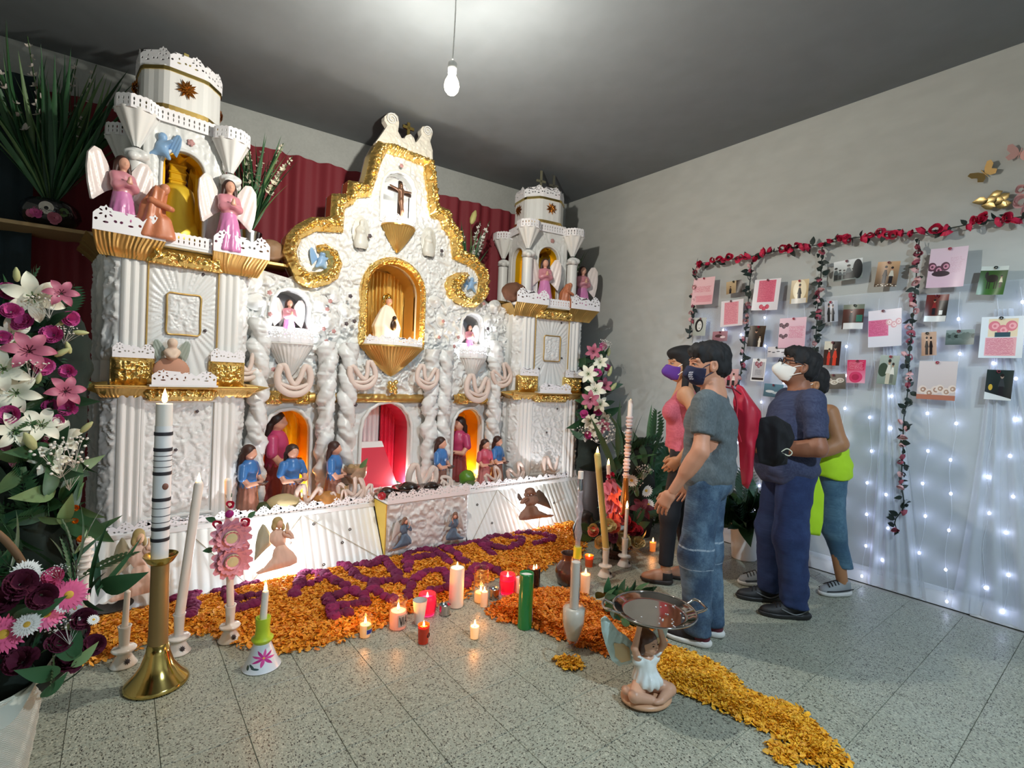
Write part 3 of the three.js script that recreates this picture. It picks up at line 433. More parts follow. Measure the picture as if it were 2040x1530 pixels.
const bowGeo = (() => { const g = []; for (let l = 0; l < 3; l++) for (let k = 0; k < 9; k++) g.push(xf(new THREE.OctahedronGeometry(1, 0), [Math.cos(k * 0.698 + l * 0.35) * (0.03 - l * 0.009), Math.sin(k * 0.698 + l * 0.35) * (0.03 - l * 0.009), 0.008 + l * 0.008], [0, 0, k * 0.698 + l * 0.35], [0.026 - l * 0.006, 0.008, 0.005])); return join(g); })();
const crossGeo = (h, w, t) => join(box(t, h, t * 0.6, 0, h / 2, 0, 0.002), box(w, t, t * 0.6, 0, h * 0.64, 0, 0.002));
const rosetteGeo = join(ball(1, 0, 0, 0, 1, 1, 0.6, 8), [0, 1, 2, 3, 4].map((k) => ball(0.6, Math.cos(k * 1.257) * 0.8, Math.sin(k * 1.257) * 0.8, 0.1, 1, 1, 0.6, 8)));
const roseBud = mat(0xb98a86, { roughness: 0.6 }), dotMat = mat(0x4a3f42, { roughness: 0.5 }), pearl = mat(0xf3f0ea, { roughness: 0.15, clearcoat: 1 });

// --- platform with its sloping silver-white skirt
{
  const t = thing('altar_platform', 'long low white altar platform with sloping pleated skirts and a lace edge', 'platform', [1.8, 0, -3.75]), B = (g) => mv(g, -1.8, 0, 3.75);
  const z1 = -3.73, xL = -0.16, xR = 4.02, bl = [1.6, 2.33], bz = -3.5;
  part(t, 'platform_top', B(box(xR - xL, 0.03, 0.9, (xL + xR) / 2, SHELF - 0.017, -4.16, 0.004)), M.fabric);
  const skirtMat = mat(0xeef2ef, { metalness: 0.08, roughness: 0.28, clearcoat: 0.4 });
  const skirt = (x0, x1, f0, f1) => grid((u, v) => { const x = lerp(lerp(x0, f0, u * 0 + (1 - v) * (u < 0.5 ? 1 : 0)), x1, u), y = (SHELF - 0.02) * v, z = lerp(-3.5, z1, v), p = 0.006 * Math.pow(Math.abs(Math.sin(x * 62 + 3 * noise(x * 3, 1, 2))), 0.7) * (0.4 + 0.6 * Math.abs(noise(x * 5, 4, 1))); return [x, y, z + p]; }, Math.ceil((x1 - x0) * 160), 6);
  part(t, 'skirt', B(skirt(xL, 1.585, xL)), skirtMat);
  part(t, 'skirt', B(skirt(2.335, xR, 2.335)), skirtMat);
  part(t, 'end_panel', B(extrude([[3.5, 0.01], [3.5, 0.41], [3.72, 0.41], [3.72, 0.38]], 0.008).rotateY(Math.PI / 2).translate(1.589, 0, 0)), mat(0xd9b94a, { roughness: 0.4, metalness: 0.3 }));
  const blk = relief(rect(bl[0], 0.005, bl[1], 0.415), [], 0.011, satin(17, 0.03, 4), bz - 0.02, -3.72, 0.3); part(t, 'ruffled_block', B(blk), M.satin);
  part(t, 'block_top', B(box(bl[1] - bl[0] + 0.01, 0.02, 0.3, (bl[0] + bl[1]) / 2, 0.425, -3.645, 0.003)), M.fabric);
  for (const [x0, x1, z, y] of [[xL, 1.585, z1 + 0.004, SHELF - 0.035], [2.345, xR, z1 + 0.004, SHELF - 0.035]]) { part(t, 'lace_edge', B(mv(laceStrip(x1 - x0, 0.105, 0.4, 0.085), x0, y, z)), M.lace); part(t, 'lace_band', B(box(x1 - x0, 0.03, 0.004, (x0 + x1) / 2, y + 0.012, z - 0.003)), M.lace); }
  part(t, 'lace_edge', B(mv(laceStrip(bl[1] - bl[0], 0.1, 0.4, 0.085), bl[0], 0.412, bz + 0.002)), M.lace);
  // fine gold cords in a zigzag over the skirts, with their little brooches
  const on = (x, v) => [x, (SHELF - 0.02) * v, lerp(-3.5, z1, v) + 0.012];
  for (const [a, b, c] of [[0.35, 1.05, 0.68], [1.05, 1.56, null], [2.38, 2.78, null], [2.78, 3.35, 3.1]]) { const p = c === null ? (a < 2 ? [on(1.05, 0.98), on(1.56, 0.05)] : [on(2.38, 0.04), on(2.78, 0.98)]) : [on(a, 0.98), on(c, 0.02), on(b, 0.98)]; for (let k = 0; k + 1 < p.length; k++) part(t, 'cord', B(tube([p[k], p[k + 1]], 0.0022, 6, 5)), mat(0x9b927c, { roughness: 0.5 })); }
  for (const [x, v] of [[1.12, 0.8], [1.3, 0.42], [1.15, 0.12], [1.37, 0.62], [0.95, 0.55], [2.52, 0.72], [2.62, 0.3], [3.4, 0.5], [3.0, 0.8], [0.2, 0.5], [0.05, 0.7]]) { const p = on(x, v); part(t, 'brooch', B(mv(ringTube([[0.009, 0, 0], [0, 0.009, 0], [-0.009, 0, 0], [0, -0.006, 0]], 0.003), p[0], p[1], p[2])), M.darkBronze); }
}
// --- a bell tower; its own axes: base centre at the floor, front towards +z
function buildTower(t, mirrored) {
  const S = SHELF, fz = 0.36;
  const face = (x0, x1, y0, y1) => rect(x0, y0, x1, y1);
  const body = (a, c, y0, y1) => mv(extrude([[-a, fz - 0.03], [a, fz - 0.03], [a + c, fz - 0.03 - c * 1.25], [a + c, -0.34], [-a - c, -0.34], [-a - c, fz - 0.03 - c * 1.25]].map(([x, z]) => [x, -z]), y1 - y0).rotateX(-Math.PI / 2), 0, y0, 0);
  part(t, 'lower_shaft', body(0.315, 0.075, S, 1.24), M.fabric);
  part(t, 'upper_shaft', body(0.315, 0.075, 1.24, 2.1), M.fabric);
  for (const s of [-1, 1]) {
    for (const [y0, y1] of [[S, 1.22], [1.4, 2.05]]) {
      part(t, 'pilaster', mv(fluted(0.125, y1 - y0, 3, 0.02), s * 0.252, y0, fz - 0.03), M.pleat);
      const g = relief(rect(-0.06, y0, 0.06, y1), [], 0.009, satin(20, 0.026, s + y0), 0, -0.03, 0.3); part(t, 'ruffled_strip', xf(g, [s * 0.352, 0, fz - 0.077], [0, s * 0.9, 0]), M.satin);
      const q = relief(rect(-0.2, y0, 0.2, y1), [], 0.012, satin(18, 0.026, s + y0 + 4), 0, -0.03, 0.3); part(t, 'ruffled_side', xf(q, [s * 0.39, 0, 0.0], [0, s * Math.PI / 2, 0]), M.satin);
    }
    part(t, 'gold_plinth', relief(rect(s * 0.25 - 0.105, 1.262, s * 0.25 + 0.105, 1.428), [], 0.007, foil(46, 0.026, s + 2), fz - 0.005, fz - 0.06), M.gold);
    part(t, 'lace_edge', mv(laceStrip(0.2, 0.09, 0.4, 0.07), s * 0.25 - 0.1, 1.425, fz + 0.015), M.lace);
  }
  // lower panel: ruffled, in a moulded frame
  part(t, 'lower_panel', relief(rect(-0.185, S + 0.06, 0.185, 1.16), [], 0.0085, satin(24, 0.017, 9), fz - 0.034, fz - 0.04, 0.3), M.satin);
  part(t, 'panel_frame', join(box(0.4, 0.016, 0.02, 0, 1.168, fz - 0.02, 0.004), box(0.4, 0.016, 0.02, 0, S + 0.055, fz - 0.02, 0.004), box(0.016, 0.74, 0.02, -0.194, 0.8, fz - 0.02, 0.004), box(0.016, 0.74, 0.02, 0.194, 0.8, fz - 0.02, 0.004)), M.pleat);
  // upper panel: pleats radiating from a small framed cushion
  const cy = 1.71; part(t, 'sunburst_panel', relief(rect(-0.185, 1.3, 0.185, 2.05), [], 0.009, (x, y, d) => { const a = Math.atan2(y - cy, x), r = Math.hypot(x, (y - cy) * 0.75); return 0.009 * smooth(0.05, 0.16, r) * Math.abs(Math.sin(a * 21 + 2 * noise(a * 4, r * 3, 1))) * smooth(0, 0.02, d); }, fz - 0.03, fz - 0.04), M.satin);
  part(t, 'cushion', relief(rect(-0.088, cy - 0.125, 0.088, cy + 0.125), [], 0.006, satin(34, 0.012, 3), fz - 0.014, fz - 0.03, 0.3), M.satin);
  part(t, 'cushion_frame', ringTube([[-0.09, cy - 0.127, fz - 0.008], [0.09, cy - 0.127, fz - 0.008], [0.09, cy + 0.127, fz - 0.008], [-0.09, cy + 0.127, fz - 0.008]].flatMap((p, i, a) => { const q = a[(i + 1) % 4]; return [0.04, 0.35, 0.65, 0.96].map((k) => [lerp(p[0], q[0], k), lerp(p[1], q[1], k), p[2]]); }), 0.0055), M.goldCloth);
  for (const s of [-1, 1]) part(t, 'gold_braid', tube([[s * 0.188, 1.32, fz - 0.012], [s * 0.188, 2.02, fz - 0.012]], 0.005, 8, 6), M.goldCloth);
  // middle gold shelf with flared wings
  part(t, 'middle_shelf', box(0.86, 0.02, 0.72, 0, 1.253, 0.06, 0.005), M.goldCloth);
  const flare = (len, h, d, k) => grid((u, v) => { const x = (u - 0.5) * len, b = lerp(0.74, 1, Math.pow(v, 0.7)), p = 0.008 * Math.abs(Math.sin(u * k * 3.14 + 1.5 * noise(u * k * 0.35, v * 2, len))) * (0.5 + 0.5 * noise(u * k * 0.5, 3, len)); return [x * b, -h * (1 - v), d * Math.pow(v, 1.4) + p]; }, k * 4, 8);
  for (const s of [-1, 1]) { part(t, 'gold_flare', xf(flare(0.3, 0.07, 0.09, 14), [s * 0.28, 1.258, fz - 0.02]), M.goldCloth); part(t, 'gold_wing', xf(flare(0.62, 0.07, 0.09, 18), [s * 0.385, 1.258, 0.03], [0, s * Math.PI / 2, 0]), M.goldCloth); part(t, 'wing_tip', xf(new THREE.ConeGeometry(0.045, 0.16, 10), [s * 0.45, 1.25, fz - 0.02], [0, 0, -s * 1.45], [1, 1, 1.2]), M.gold); }
  part(t, 'gold_ruffle', relief([[-0.2, 1.215], [-0.17, 1.17], [0.17, 1.17], [0.2, 1.215], [0.2, 1.26], [-0.2, 1.26]], [], 0.007, foil(40, 0.03, 6), fz + 0.012, fz - 0.05), M.gold);
  part(t, 'lace_edge', mv(laceStrip(0.34, 0.1, 0.4, 0.11), -0.17, 1.265, fz + 0.085), M.lace);
  part(t, 'shelf_floor', box(0.36, 0.012, 0.12, 0, 1.265, fz + 0.03), M.fabric);
  // upper gold cornice and its lace parapets
  const gy = 2.12;
  part(t, 'upper_shelf', box(0.9, 0.022, 0.86, 0, gy - 0.005, 0, 0.004), M.fabric);
  for (const s of [-1, 1]) {
    part(t, 'gold_flare', xf(flare(0.34, 0.115, 0.1, 16), [s * 0.292, gy, fz - 0.005]), M.goldCloth);
    part(t, 'gold_wing', xf(flare(0.72, 0.115, 0.1, 22), [s * 0.38, gy, 0.02], [0, s * Math.PI / 2, 0]), M.goldCloth);
    part(t, 'lace_edge', mv(laceStrip(0.335, 0.145, 0.4, 0.115), s * 0.292 - 0.168, gy, fz + 0.1), M.lace);
  }
  part(t, 'gold_ruffle', relief([[-0.2, 2.0], [0.2, 2.0], [0.2, 2.1], [-0.2, 2.1]], [], 0.007, foil(38, 0.032, 8), fz + 0.005, fz - 0.04), M.gold);
  part(t, 'slot_lace', mv(slotLace(0.25, 0.075), -0.125, gy, fz + 0.07), M.lace);
  // belfry: four arched faces
  const by = gy + 0.01, top = 2.95, half = 0.215;
  const faceG = () => relief(rect(-half, by, half, top), [arch(-0.115, 0.115, by + 0.001, 2.76)], 0.009, (x, y, d) => 0.006 * Math.abs(Math.sin(x * 85)) * smooth(0, 0.03, d) * (Math.abs(x) > 0.15 ? 1 : 0.2) + satin(14, 0.01, 3)(x, y, d), 0, -0.03, 0.3);
  for (let k = 0; k < 4; k++) {
    part(t, 'belfry_face', xf(faceG(), [Math.sin(k * Math.PI / 2) * half, 0, Math.cos(k * Math.PI / 2) * half], [0, k * Math.PI / 2, 0]), M.satin);
    part(t, 'arch_trim', xf(tube(arch(-0.122, 0.122, by, 2.77, 16).map(([x, y]) => [x, y, 0.008]), 0.011, 50, 7), [Math.sin(k * Math.PI / 2) * half, 0, Math.cos(k * Math.PI / 2) * half], [0, k * Math.PI / 2, 0]), M.satin);
    part(t, 'gold_lining', xf(extrude([...arch(-0.118, 0.118, by, 2.763, 14)], 0.1, 0, [arch(-0.113, 0.113, by + 0.001, 2.756, 14)]), [Math.sin(k * Math.PI / 2) * (half - 0.13), 0, Math.cos(k * Math.PI / 2) * (half - 0.13)], [0, k * Math.PI / 2, 0]), M.goldSilk);
  }
  part(t, 'ceiling_cloth', grid((u, v) => [(u - 0.5) * 0.4, 2.75 + 0.02 * Math.sin(u * 22), (v - 0.5) * 0.4], 40, 4), M.goldSilk);
  // corner turrets
  for (const sx of [-1, 1]) for (const sz of [-1, 1]) {
    const X = sx * 0.255, Z = sz * 0.255;
    part(t, 'column', xf(lathe([[0.062, by], [0.05, by + 0.03], [0.05, 2.58], [0.052, 2.6]], 16), [X, 0, Z]), M.pleat);
    part(t, 'capital', xf(skin(blend(0.009, ell(0, 0, 0, 0.058, 0.026, 0.062), ell(0.03, 0.02, 0.03, 0.035, 0.028, 0.035), ell(-0.035, 0.018, 0.02, 0.034, 0.026, 0.034), ell(0, 0.03, -0.03, 0.03, 0.03, 0.03), ell(0.05, 0.0, -0.02, 0.026, 0.03, 0.03), ell(-0.02, 0.0, 0.052, 0.03, 0.028, 0.026), ell(0.0, 0.04, 0.01, 0.045, 0.02, 0.045)), [-0.085, -0.05, -0.085], [0.085, 0.075, 0.085], 0.008), [X, 2.625, Z]), M.satin);
    const cone = grid((u, v) => { const a = u * 6.2832, r = lerp(0.018, 0.108, v) * (1 + 0.06 * Math.cos(a * 8)); return [r * Math.cos(a), 0.2 * v, r * Math.sin(a)]; }, 64, 6);
    part(t, 'turret_cone', xf(cone, [X, 2.695, Z]), M.pleat);
    part(t, 'turret_lace', xf(join([0, 1, 2, 3, 4, 5, 6, 7].map((k) => xf(slotLace(0.086, 0.082), [-0.043, 0, 0.104], [0, 0, 0])).map((g, k) => g.rotateY(k * Math.PI / 4))), [X, 2.885, Z]), M.lace);
  }
  for (let k = 0; k < 4; k++) part(t, 'cornice_lace', xf(slotLace(0.34, 0.088), [-0.17, 0, 0], [0, 0, 0]).translate(0, 2.905, half + 0.03).rotateY(k * Math.PI / 2), M.lace);
  part(t, 'belfry_roof', box(0.46, 0.02, 0.46, 0, 2.955, 0, 0.004), M.fabric);
  // drum with its crown
  const oct = (r, f) => { const p = []; for (let k = 0; k < 48; k++) { const a = k / 48 * 6.2832, c = Math.cos(a), s = Math.sin(a), m = Math.pow(Math.pow(Math.abs(c), 4) + Math.pow(Math.abs(s), 4), -0.25), q = Math.pow(Math.pow(Math.abs(c + s) / 1.4142, 4) + Math.pow(Math.abs(c - s) / 1.4142, 4), -0.25); p.push([r * Math.min(m, q * 1.06) * c * (1 + f * (k % 2)), r * Math.min(m, q * 1.06) * s * (1 + f * (k % 2))]); } return p; };
  const drum = (r, y0, y1, f = 0) => mv(extrude(oct(r, f), y1 - y0).rotateX(-Math.PI / 2), 0, y0, 0);
  part(t, 'drum', drum(0.222, 2.965, 3.275, 0.008), M.pleat);
  part(t, 'gold_ribbon', drum(0.23, 3.0, 3.028), M.gold); part(t, 'gold_ribbon', drum(0.23, 3.24, 3.263), M.brass);
  const rim = oct(0.232, 0), crown = []; for (let k = 0; k < 8; k++) { const a = rim[(k * 6 + 45) % 48], b = rim[(k * 6 + 51) % 48], L = Math.hypot(b[0] - a[0], b[1] - a[1]); crown.push(xf(laceStrip(L, 0.125, 0.4, 0.088), [a[0], 3.262, a[1]], [0, Math.atan2(-(b[1] - a[1]), b[0] - a[0]), 0])); }
  part(t, 'crown_lace', join(crown), M.lace);
  for (let k = 0; k < 4; k++) part(t, 'gold_bow', bowGeo, M.bronze, { at: [Math.sin(k * Math.PI / 2) * 0.226, 3.155, Math.cos(k * Math.PI / 2) * 0.226], rot: [0, k * Math.PI / 2, 0], scale: 1.15 });
  for (const [x, y, z] of [[0.03, 2.83, half + 0.012], [-0.12, 2.2, fz], [0.1, 1.98, fz - 0.02], [-0.13, 1.5, fz - 0.018], [0.12, 1.62, fz - 0.018], [0.09, 1.1, fz - 0.012], [-0.02, 0.86, fz - 0.012]]) part(t, 'rosette', rosetteGeo, y > 2.8 ? roseBud : dotMat, { at: [x, y, z], scale: y > 2.8 ? 0.017 : 0.008 });
}
{
  const t = thing('bell_tower', 'left white bell tower of the altar, with one gold bell arch in view', 'tower', [0.27, 0, -4.11], R(6));
  buildTower(t);
  const c = t.clone(); c.name = numbered('bell_tower'); c.userData = { ...t.userData, label: 'right white bell tower of the altar, standing by the room corner' }; c.position.set(3.5, 0, -4.13); c.rotation.y = R(-10); c.scale.set(1.06, 1, 1.06); scene.add(c);
}
// crosses over the towers
solo('small_cross', 'flat gold cross standing in the lace crown of the left tower', 'cross', crossGeo(0.2, 0.13, 0.03), mat(0xb9a964, { metalness: 0.4, roughness: 0.5 }), [0.3, 3.3, -4.12], R(12));
solo('small_cross', 'grey cross over the right tower, nearer the gold gable', 'cross', crossGeo(0.31, 0.11, 0.024), mat(0x8d8a72, { metalness: 0.4, roughness: 0.5 }), [3.44, 3.277, -4.05], R(-12));
solo('small_cross', 'grey cross over the right tower, nearer the right wall', 'cross', crossGeo(0.31, 0.11, 0.024), mat(0x6f6d60, { metalness: 0.4, roughness: 0.5 }), [3.62, 3.277, -4.05], R(-12));
// bells
{
  const prof = [[0.012, 0.36], [0.045, 0.355], [0.07, 0.33], [0.08, 0.27], [0.088, 0.2], [0.1, 0.13], [0.118, 0.07], [0.124, 0.06], [0.126, 0.015], [0.122, 0.0], [0.112, 0.004], [0.108, 0.06], [0.09, 0.14], [0.078, 0.24]];
  const b = thing('bell', 'gold bell hanging in the arch of the left tower', 'bell', [0.27, 2.2, -4.08], 0);
  part(b, 'body', lathe(prof, 40), mat(0xf0cc3c, { metalness: 0.35, roughness: 0.38 }));
  part(b, 'strap', join(box(0.07, 0.2, 0.03, 0, 0.45, 0, 0.01), [0, 1, 2, 3].map((k) => box(0.078, 0.014, 0.04, 0, 0.385 + k * 0.045, 0, 0.006))), M.goldSilk);
  part(b, 'clapper', join(ball(0.02, 0, 0.0, 0), cyl(0.004, 0.004, 0.25, 0, 0, 0, 8)), M.darkBronze);
  copy(b, [3.5, 2.42, -4.15], 0, 'gold bell high in the arch of the right tower', undefined, 0.8); b.scale.set(1.32, 1.1, 1.32);
}
// --- the facade between the towers; outlines measured from the photograph on the plane of its front
const F = (pts, z = FZ) => pts.map(([px, py]) => { const p = atFront(px, py, z); return [p.x, p.y]; });
const facade = thing('church_facade', 'white ruffled church facade with a gold scrolled gable and arched niches', 'altar', [1.8, SHELF, FZ]);
const G = (g) => mv(g, -1.8, -SHELF, -FZ);
const cherubs = [];
{
  const t = facade;
  const gableOut = F([[650, 640], [648, 600], [591, 561], [563, 501], [570, 470], [588, 449], [618, 433], [648, 433], [657, 431], [660, 386], [690, 386], [693, 359], [723, 365], [729, 344], [738, 305], [752, 281], [780, 286], [841, 311], [863, 319], [868, 356], [874, 410], [896, 419], [899, 440], [920, 464], [920, 497], [943, 507], [967, 534], [973, 561], [968, 594], [949, 612], [925, 612], [896, 640]]);
  const crucArch = arch(1.69, 1.975, 2.655, 3.09), mainArch = arch(1.575, 2.065, 1.635, 2.325), upL = arch(0.87, 1.135, 1.71, 1.99), upR = arch(2.515, 2.755, 1.71, 1.99), lowL = arch(0.85, 1.175, SHELF + 0.02, 1.08), lowC = arch(1.595, 2.035, SHELF + 0.02, 1.135), lowR = arch(2.48, 2.795, SHELF + 0.02, 1.08);
  // white field of the gable and the wall below
  const field = F([[597, 545], [588, 505], [600, 470], [630, 452], [670, 455], [683, 400], [704, 395], [725, 380], [745, 310], [766, 298], [846, 325], [856, 380], [866, 431], [890, 440], [910, 470], [910, 505], [935, 515], [958, 545], [955, 590], [920, 600]]);
  const x0 = 0.62, x1 = 3.18, BAND = 1.18;
  const fieldTop = [...field];
  part(t, 'gable_field', G(relief(fieldTop, [crucArch, mainArch], 0.009, satin(23, 0.03, 2), FZ - 0.03, FZ - 0.1, 0.3)), M.satin);
  part(t, 'wall_field', G(relief([[x0, BAND], [x1, BAND], [x1, 2.12], [2.85, 2.1], [2.5, 2.32], [1.3, 2.32], [0.98, 2.08], [x0, 2.14]], [mainArch, upL, upR], 0.009, satin(16, 0.045, 7), FZ - 0.045, FZ - 0.1, 0.3)), M.satin);
  part(t, 'lower_wall', G(relief(rect(x0, SHELF, x1, BAND), [lowL, lowC, lowR], 0.014, (x, y, d) => 0.012 * smooth(0, 0.03, d) * Math.pow(Math.abs(Math.sin(x * 40 + noise(y * 2, x, 1))), 0.6) * (0.4 + 0.6 * noise(x * 9, y * 3, 4)) + satin(12, 0.012, 12)(x, y, d), FZ - 0.06, FZ - 0.1, 0.3)), M.satin);
  // gold scrolled border
  const goldOut = F([[591, 561], [563, 501], [570, 470], [588, 449], [618, 433], [648, 433], [657, 431], [660, 386], [690, 386], [693, 359], [723, 365], [729, 344], [738, 305], [752, 281], [780, 286], [841, 311], [863, 319], [868, 356], [874, 410], [896, 419], [899, 440], [920, 464], [920, 497], [943, 507], [967, 534], [973, 561], [968, 594], [949, 612], [925, 612], [895, 596], [886, 570], [892, 552], [910, 543], [931, 543], [932, 552], [925, 564], [917, 573], [925, 588], [940, 596], [952, 582], [956, 558], [947, 540], [930, 528], [901, 516], [899, 476], [883, 458], [877, 440], [856, 431], [851, 380], [844, 331], [805, 316], [769, 305], [761, 320], [756, 335], [738, 392], [711, 395], [704, 407], [687, 416], [683, 464], [630, 461], [600, 476], [590, 501], [598, 528], [615, 543], [643, 541], [655, 525], [650, 511], [632, 502], [630, 489], [648, 486], [672, 500], [682, 527], [673, 555], [654, 567], [627, 574], [606, 571]]);
  part(t, 'gold_border', G(relief(goldOut, [], 0.0085, foil(40, 0.045, 3), FZ + 0.0, FZ - 0.11)), M.gold);
  // its pale sides, seen from the left
  part(t, 'gable_side', G(mv(extrude([...gableOut, ...arch(1.575, 2.065, gableOut[0][1], 2.325).reverse()], 0.02, 0, [crucArch]), 0, 0, FZ - 0.13)), mat(0xb9a9b0, { roughness: 0.6 }));
  // scrolls' fan lining and blue cherubs
  for (const [px, py, rx, ry] of [[628, 508, 0.115, 0.13], [938, 558, 0.09, 0.13]]) { const c = atFront(px, py, FZ); part(t, 'scroll_fan', G(relief(oval(c.x, c.y, rx, ry, 0, 28), [], 0.008, (x, y) => 0.012 * Math.abs(Math.sin(Math.atan2(y - c.y + 0.05, x - c.x) * 16)), FZ - 0.02, FZ - 0.05)), M.pleat); }
  // crown of the gable: two knobs, a low middle lobe
  const crown = F([[748, 284], [757, 272], [764, 262], [772, 250], [766, 240], [766, 232], [774, 225], [786, 225], [793, 232], [795, 245], [793, 262], [800, 275], [806, 276], [809, 270], [818, 267], [825, 275], [828, 285], [834, 278], [840, 268], [838, 258], [842, 252], [850, 251], [860, 256], [862, 266], [857, 282], [862, 300], [862, 320], [800, 296]]);
  part(t, 'gable_crown', G(relief(crown, [], 0.008, satin(30, 0.014, 5), FZ - 0.0, FZ - 0.06, 0.3)), mat(0xe3ddce, { roughness: 0.35, clearcoat: 0.3 }));
  for (const [px, py, r] of [[780, 238, 0.05], [851, 262, 0.042]]) { const c = atFront(px, py, FZ + 0.01); part(t, 'crown_swirl', G(tube(Array.from({ length: 26 }, (_, k) => [c.x + r * (1 - k / 30) * Math.cos(k * 0.5), c.y + r * (1 - k / 30) * Math.sin(k * 0.5), c.z + 0.012]), 0.006, 60, 6)), M.pleat); }
  { const c = atFront(815, 272, FZ); part(t, 'gable_cross', G(xf(crossGeo(0.125, 0.105, 0.026), [c.x, c.y, FZ - 0.02])), M.brass); }
  // niche boxes: lined recesses
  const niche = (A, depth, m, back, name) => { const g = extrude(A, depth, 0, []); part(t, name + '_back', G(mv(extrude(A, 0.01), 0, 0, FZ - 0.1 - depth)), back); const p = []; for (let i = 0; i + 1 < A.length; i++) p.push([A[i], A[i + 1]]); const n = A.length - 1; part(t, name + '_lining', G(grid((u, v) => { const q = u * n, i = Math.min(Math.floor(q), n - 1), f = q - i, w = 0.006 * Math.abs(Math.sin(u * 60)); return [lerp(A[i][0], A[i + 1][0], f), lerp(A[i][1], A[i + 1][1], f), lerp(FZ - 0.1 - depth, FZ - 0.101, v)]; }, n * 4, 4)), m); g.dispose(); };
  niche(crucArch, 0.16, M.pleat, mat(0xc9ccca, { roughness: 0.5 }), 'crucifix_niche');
  const goldNiche = mat(0xbd9a58, { metalness: 0.6, roughness: 0.34 });
  niche(mainArch, 0.26, goldNiche, goldNiche, 'golden_niche');
  part(t, 'golden_drape', G(grid((u, v) => { const x = lerp(1.58, 2.06, u), y = lerp(1.64, 2.3, v); return [x, y, FZ - 0.34 + 0.016 * Math.abs(Math.sin(u * 34 + 1.5 * noise(u * 5, v, 2))) + 0.01 * Math.sin(u * 90)]; }, 110, 8)), mat(0xcfa858, { metalness: 0.65, roughness: 0.3 }));
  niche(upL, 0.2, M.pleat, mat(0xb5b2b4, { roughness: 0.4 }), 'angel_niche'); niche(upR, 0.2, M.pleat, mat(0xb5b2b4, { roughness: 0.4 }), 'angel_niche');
  const amber = mat(0xdf9418, { roughness: 0.35, metalness: 0.1 }); niche(lowL, 0.3, amber, M.goldSilk, 'lower_niche'); niche(lowR, 0.3, amber, M.goldSilk, 'lower_niche');
  const yellow = mat(0xeec21a, { roughness: 0.35, metalness: 0.15 });
  for (const [a, b] of [[0.96, 1.175], [2.58, 2.795]]) part(t, 'yellow_drape', G(grid((u, v) => { const x = lerp(a, b, u), y = lerp(SHELF, 1.07, v); return [x, y, FZ - 0.32 + 0.02 * Math.sin(u * 17 + 2 * noise(u * 3, v * 3, a))]; }, 36, 12)), yellow);
  niche(lowC, 0.34, mat(0xc9283f, { roughness: 0.4 }), mat(0xe2dede, { roughness: 0.5 }), 'centre_niche');
  // centre niche: white pleats at the left, red satin at the right and a red cloth-covered box
  const red = mat(0xc81d38, { roughness: 0.35, sheen: 0.4, sheenColor: new THREE.Color(0xff5a70) });
  part(t, 'white_pleats', G(grid((u, v) => { const x = lerp(1.6, 1.9, u), y = lerp(0.42, 1.12, v); return [x, y, FZ - 0.4 + 0.02 * Math.abs(Math.sin(u * 22))]; }, 60, 4)), M.pleat);
  part(t, 'red_drape', G(grid((u, v) => { const x = lerp(1.89, 2.03, u), y = lerp(0.42, 1.12, v); return [x, y, FZ - 0.37 + 0.022 * Math.abs(Math.sin(u * 11 + 0.6))]; }, 40, 6)), red);
  part(t, 'red_box', G(extrude([[1.6, SHELF + 0.01], [1.97, SHELF + 0.01], [1.83, 0.75], [1.6, 0.75]], 0.02).translate(0, 0, FZ - 0.14)), mat(0xd0384c, { roughness: 0.5 }));
  part(t, 'box_lid', G(extrude([[1.6, 0.75], [1.83, 0.75], [1.81, 0.8], [1.6, 0.8]], 0.03).translate(0, 0, FZ - 0.15)), M.fabric);
  // trims of the niches
  const trim = (A, r, m, name, z = FZ + 0.0, wob = 0.006) => part(t, name, G(tube(A.map(([x, y], i) => [x + wob * noise(i, 1, 1), y + wob * noise(i, 2, 1), z]), r, A.length * 6, 8)), m);
  for (const A of [lowL, lowC, lowR]) trim(arch(A[0][0] - 0.012, A.at(-1)[0] + 0.012, SHELF + 0.02, Math.max(...A.map((p) => p[1])) + 0.012, 16), 0.015, M.satin, 'arch_trim', FZ - 0.03);
  for (const A of [upL, upR]) trim(arch(A[0][0] - 0.01, A.at(-1)[0] + 0.01, 1.71, 2.0, 14), 0.014, M.satin, 'arch_trim', FZ - 0.02);
  trim(arch(1.678, 1.987, 2.655, 3.105, 14), 0.014, M.satin, 'arch_trim', FZ - 0.01);
  const ring = arch(1.525, 2.115, 1.615, 2.375, 20), inner = arch(1.58, 2.06, 1.615, 2.318, 20); part(t, 'gold_arch', G(relief([...ring, ...inner.reverse()], [], 0.0075, foil(44, 0.036, 11), FZ + 0.005, FZ - 0.06)), M.gold);
  // funnels below the niches, and the ledges above them
  const fun = (x, y, w, d, h, k, m, name, label) => part(t, name, G(xf(funnel(w, d, h, k), [x, y, FZ - 0.01])), m, label ? { label } : {});
  fun(1.003, 1.58, 0.32, 0.13, 0.25, 15, M.pleat, 'funnel'); fun(2.635, 1.565, 0.27, 0.13, 0.2, 13, M.pleat, 'funnel'); fun(1.815, 1.615, 0.55, 0.17, 0.25, 28, M.goldCloth, 'gold_funnel'); fun(1.83, 2.625, 0.29, 0.13, 0.21, 18, M.goldCloth, 'gold_funnel');
  const ledge = (x, y, w, d, h) => { const pts = []; for (let k = 0; k <= 16; k++) { const a = Math.PI * k / 16; pts.push([w / 2 * Math.cos(a), -d * Math.sin(a)]); } return xf(extrude(pts, h).rotateX(-Math.PI / 2), [x, y, FZ - 0.01]); };
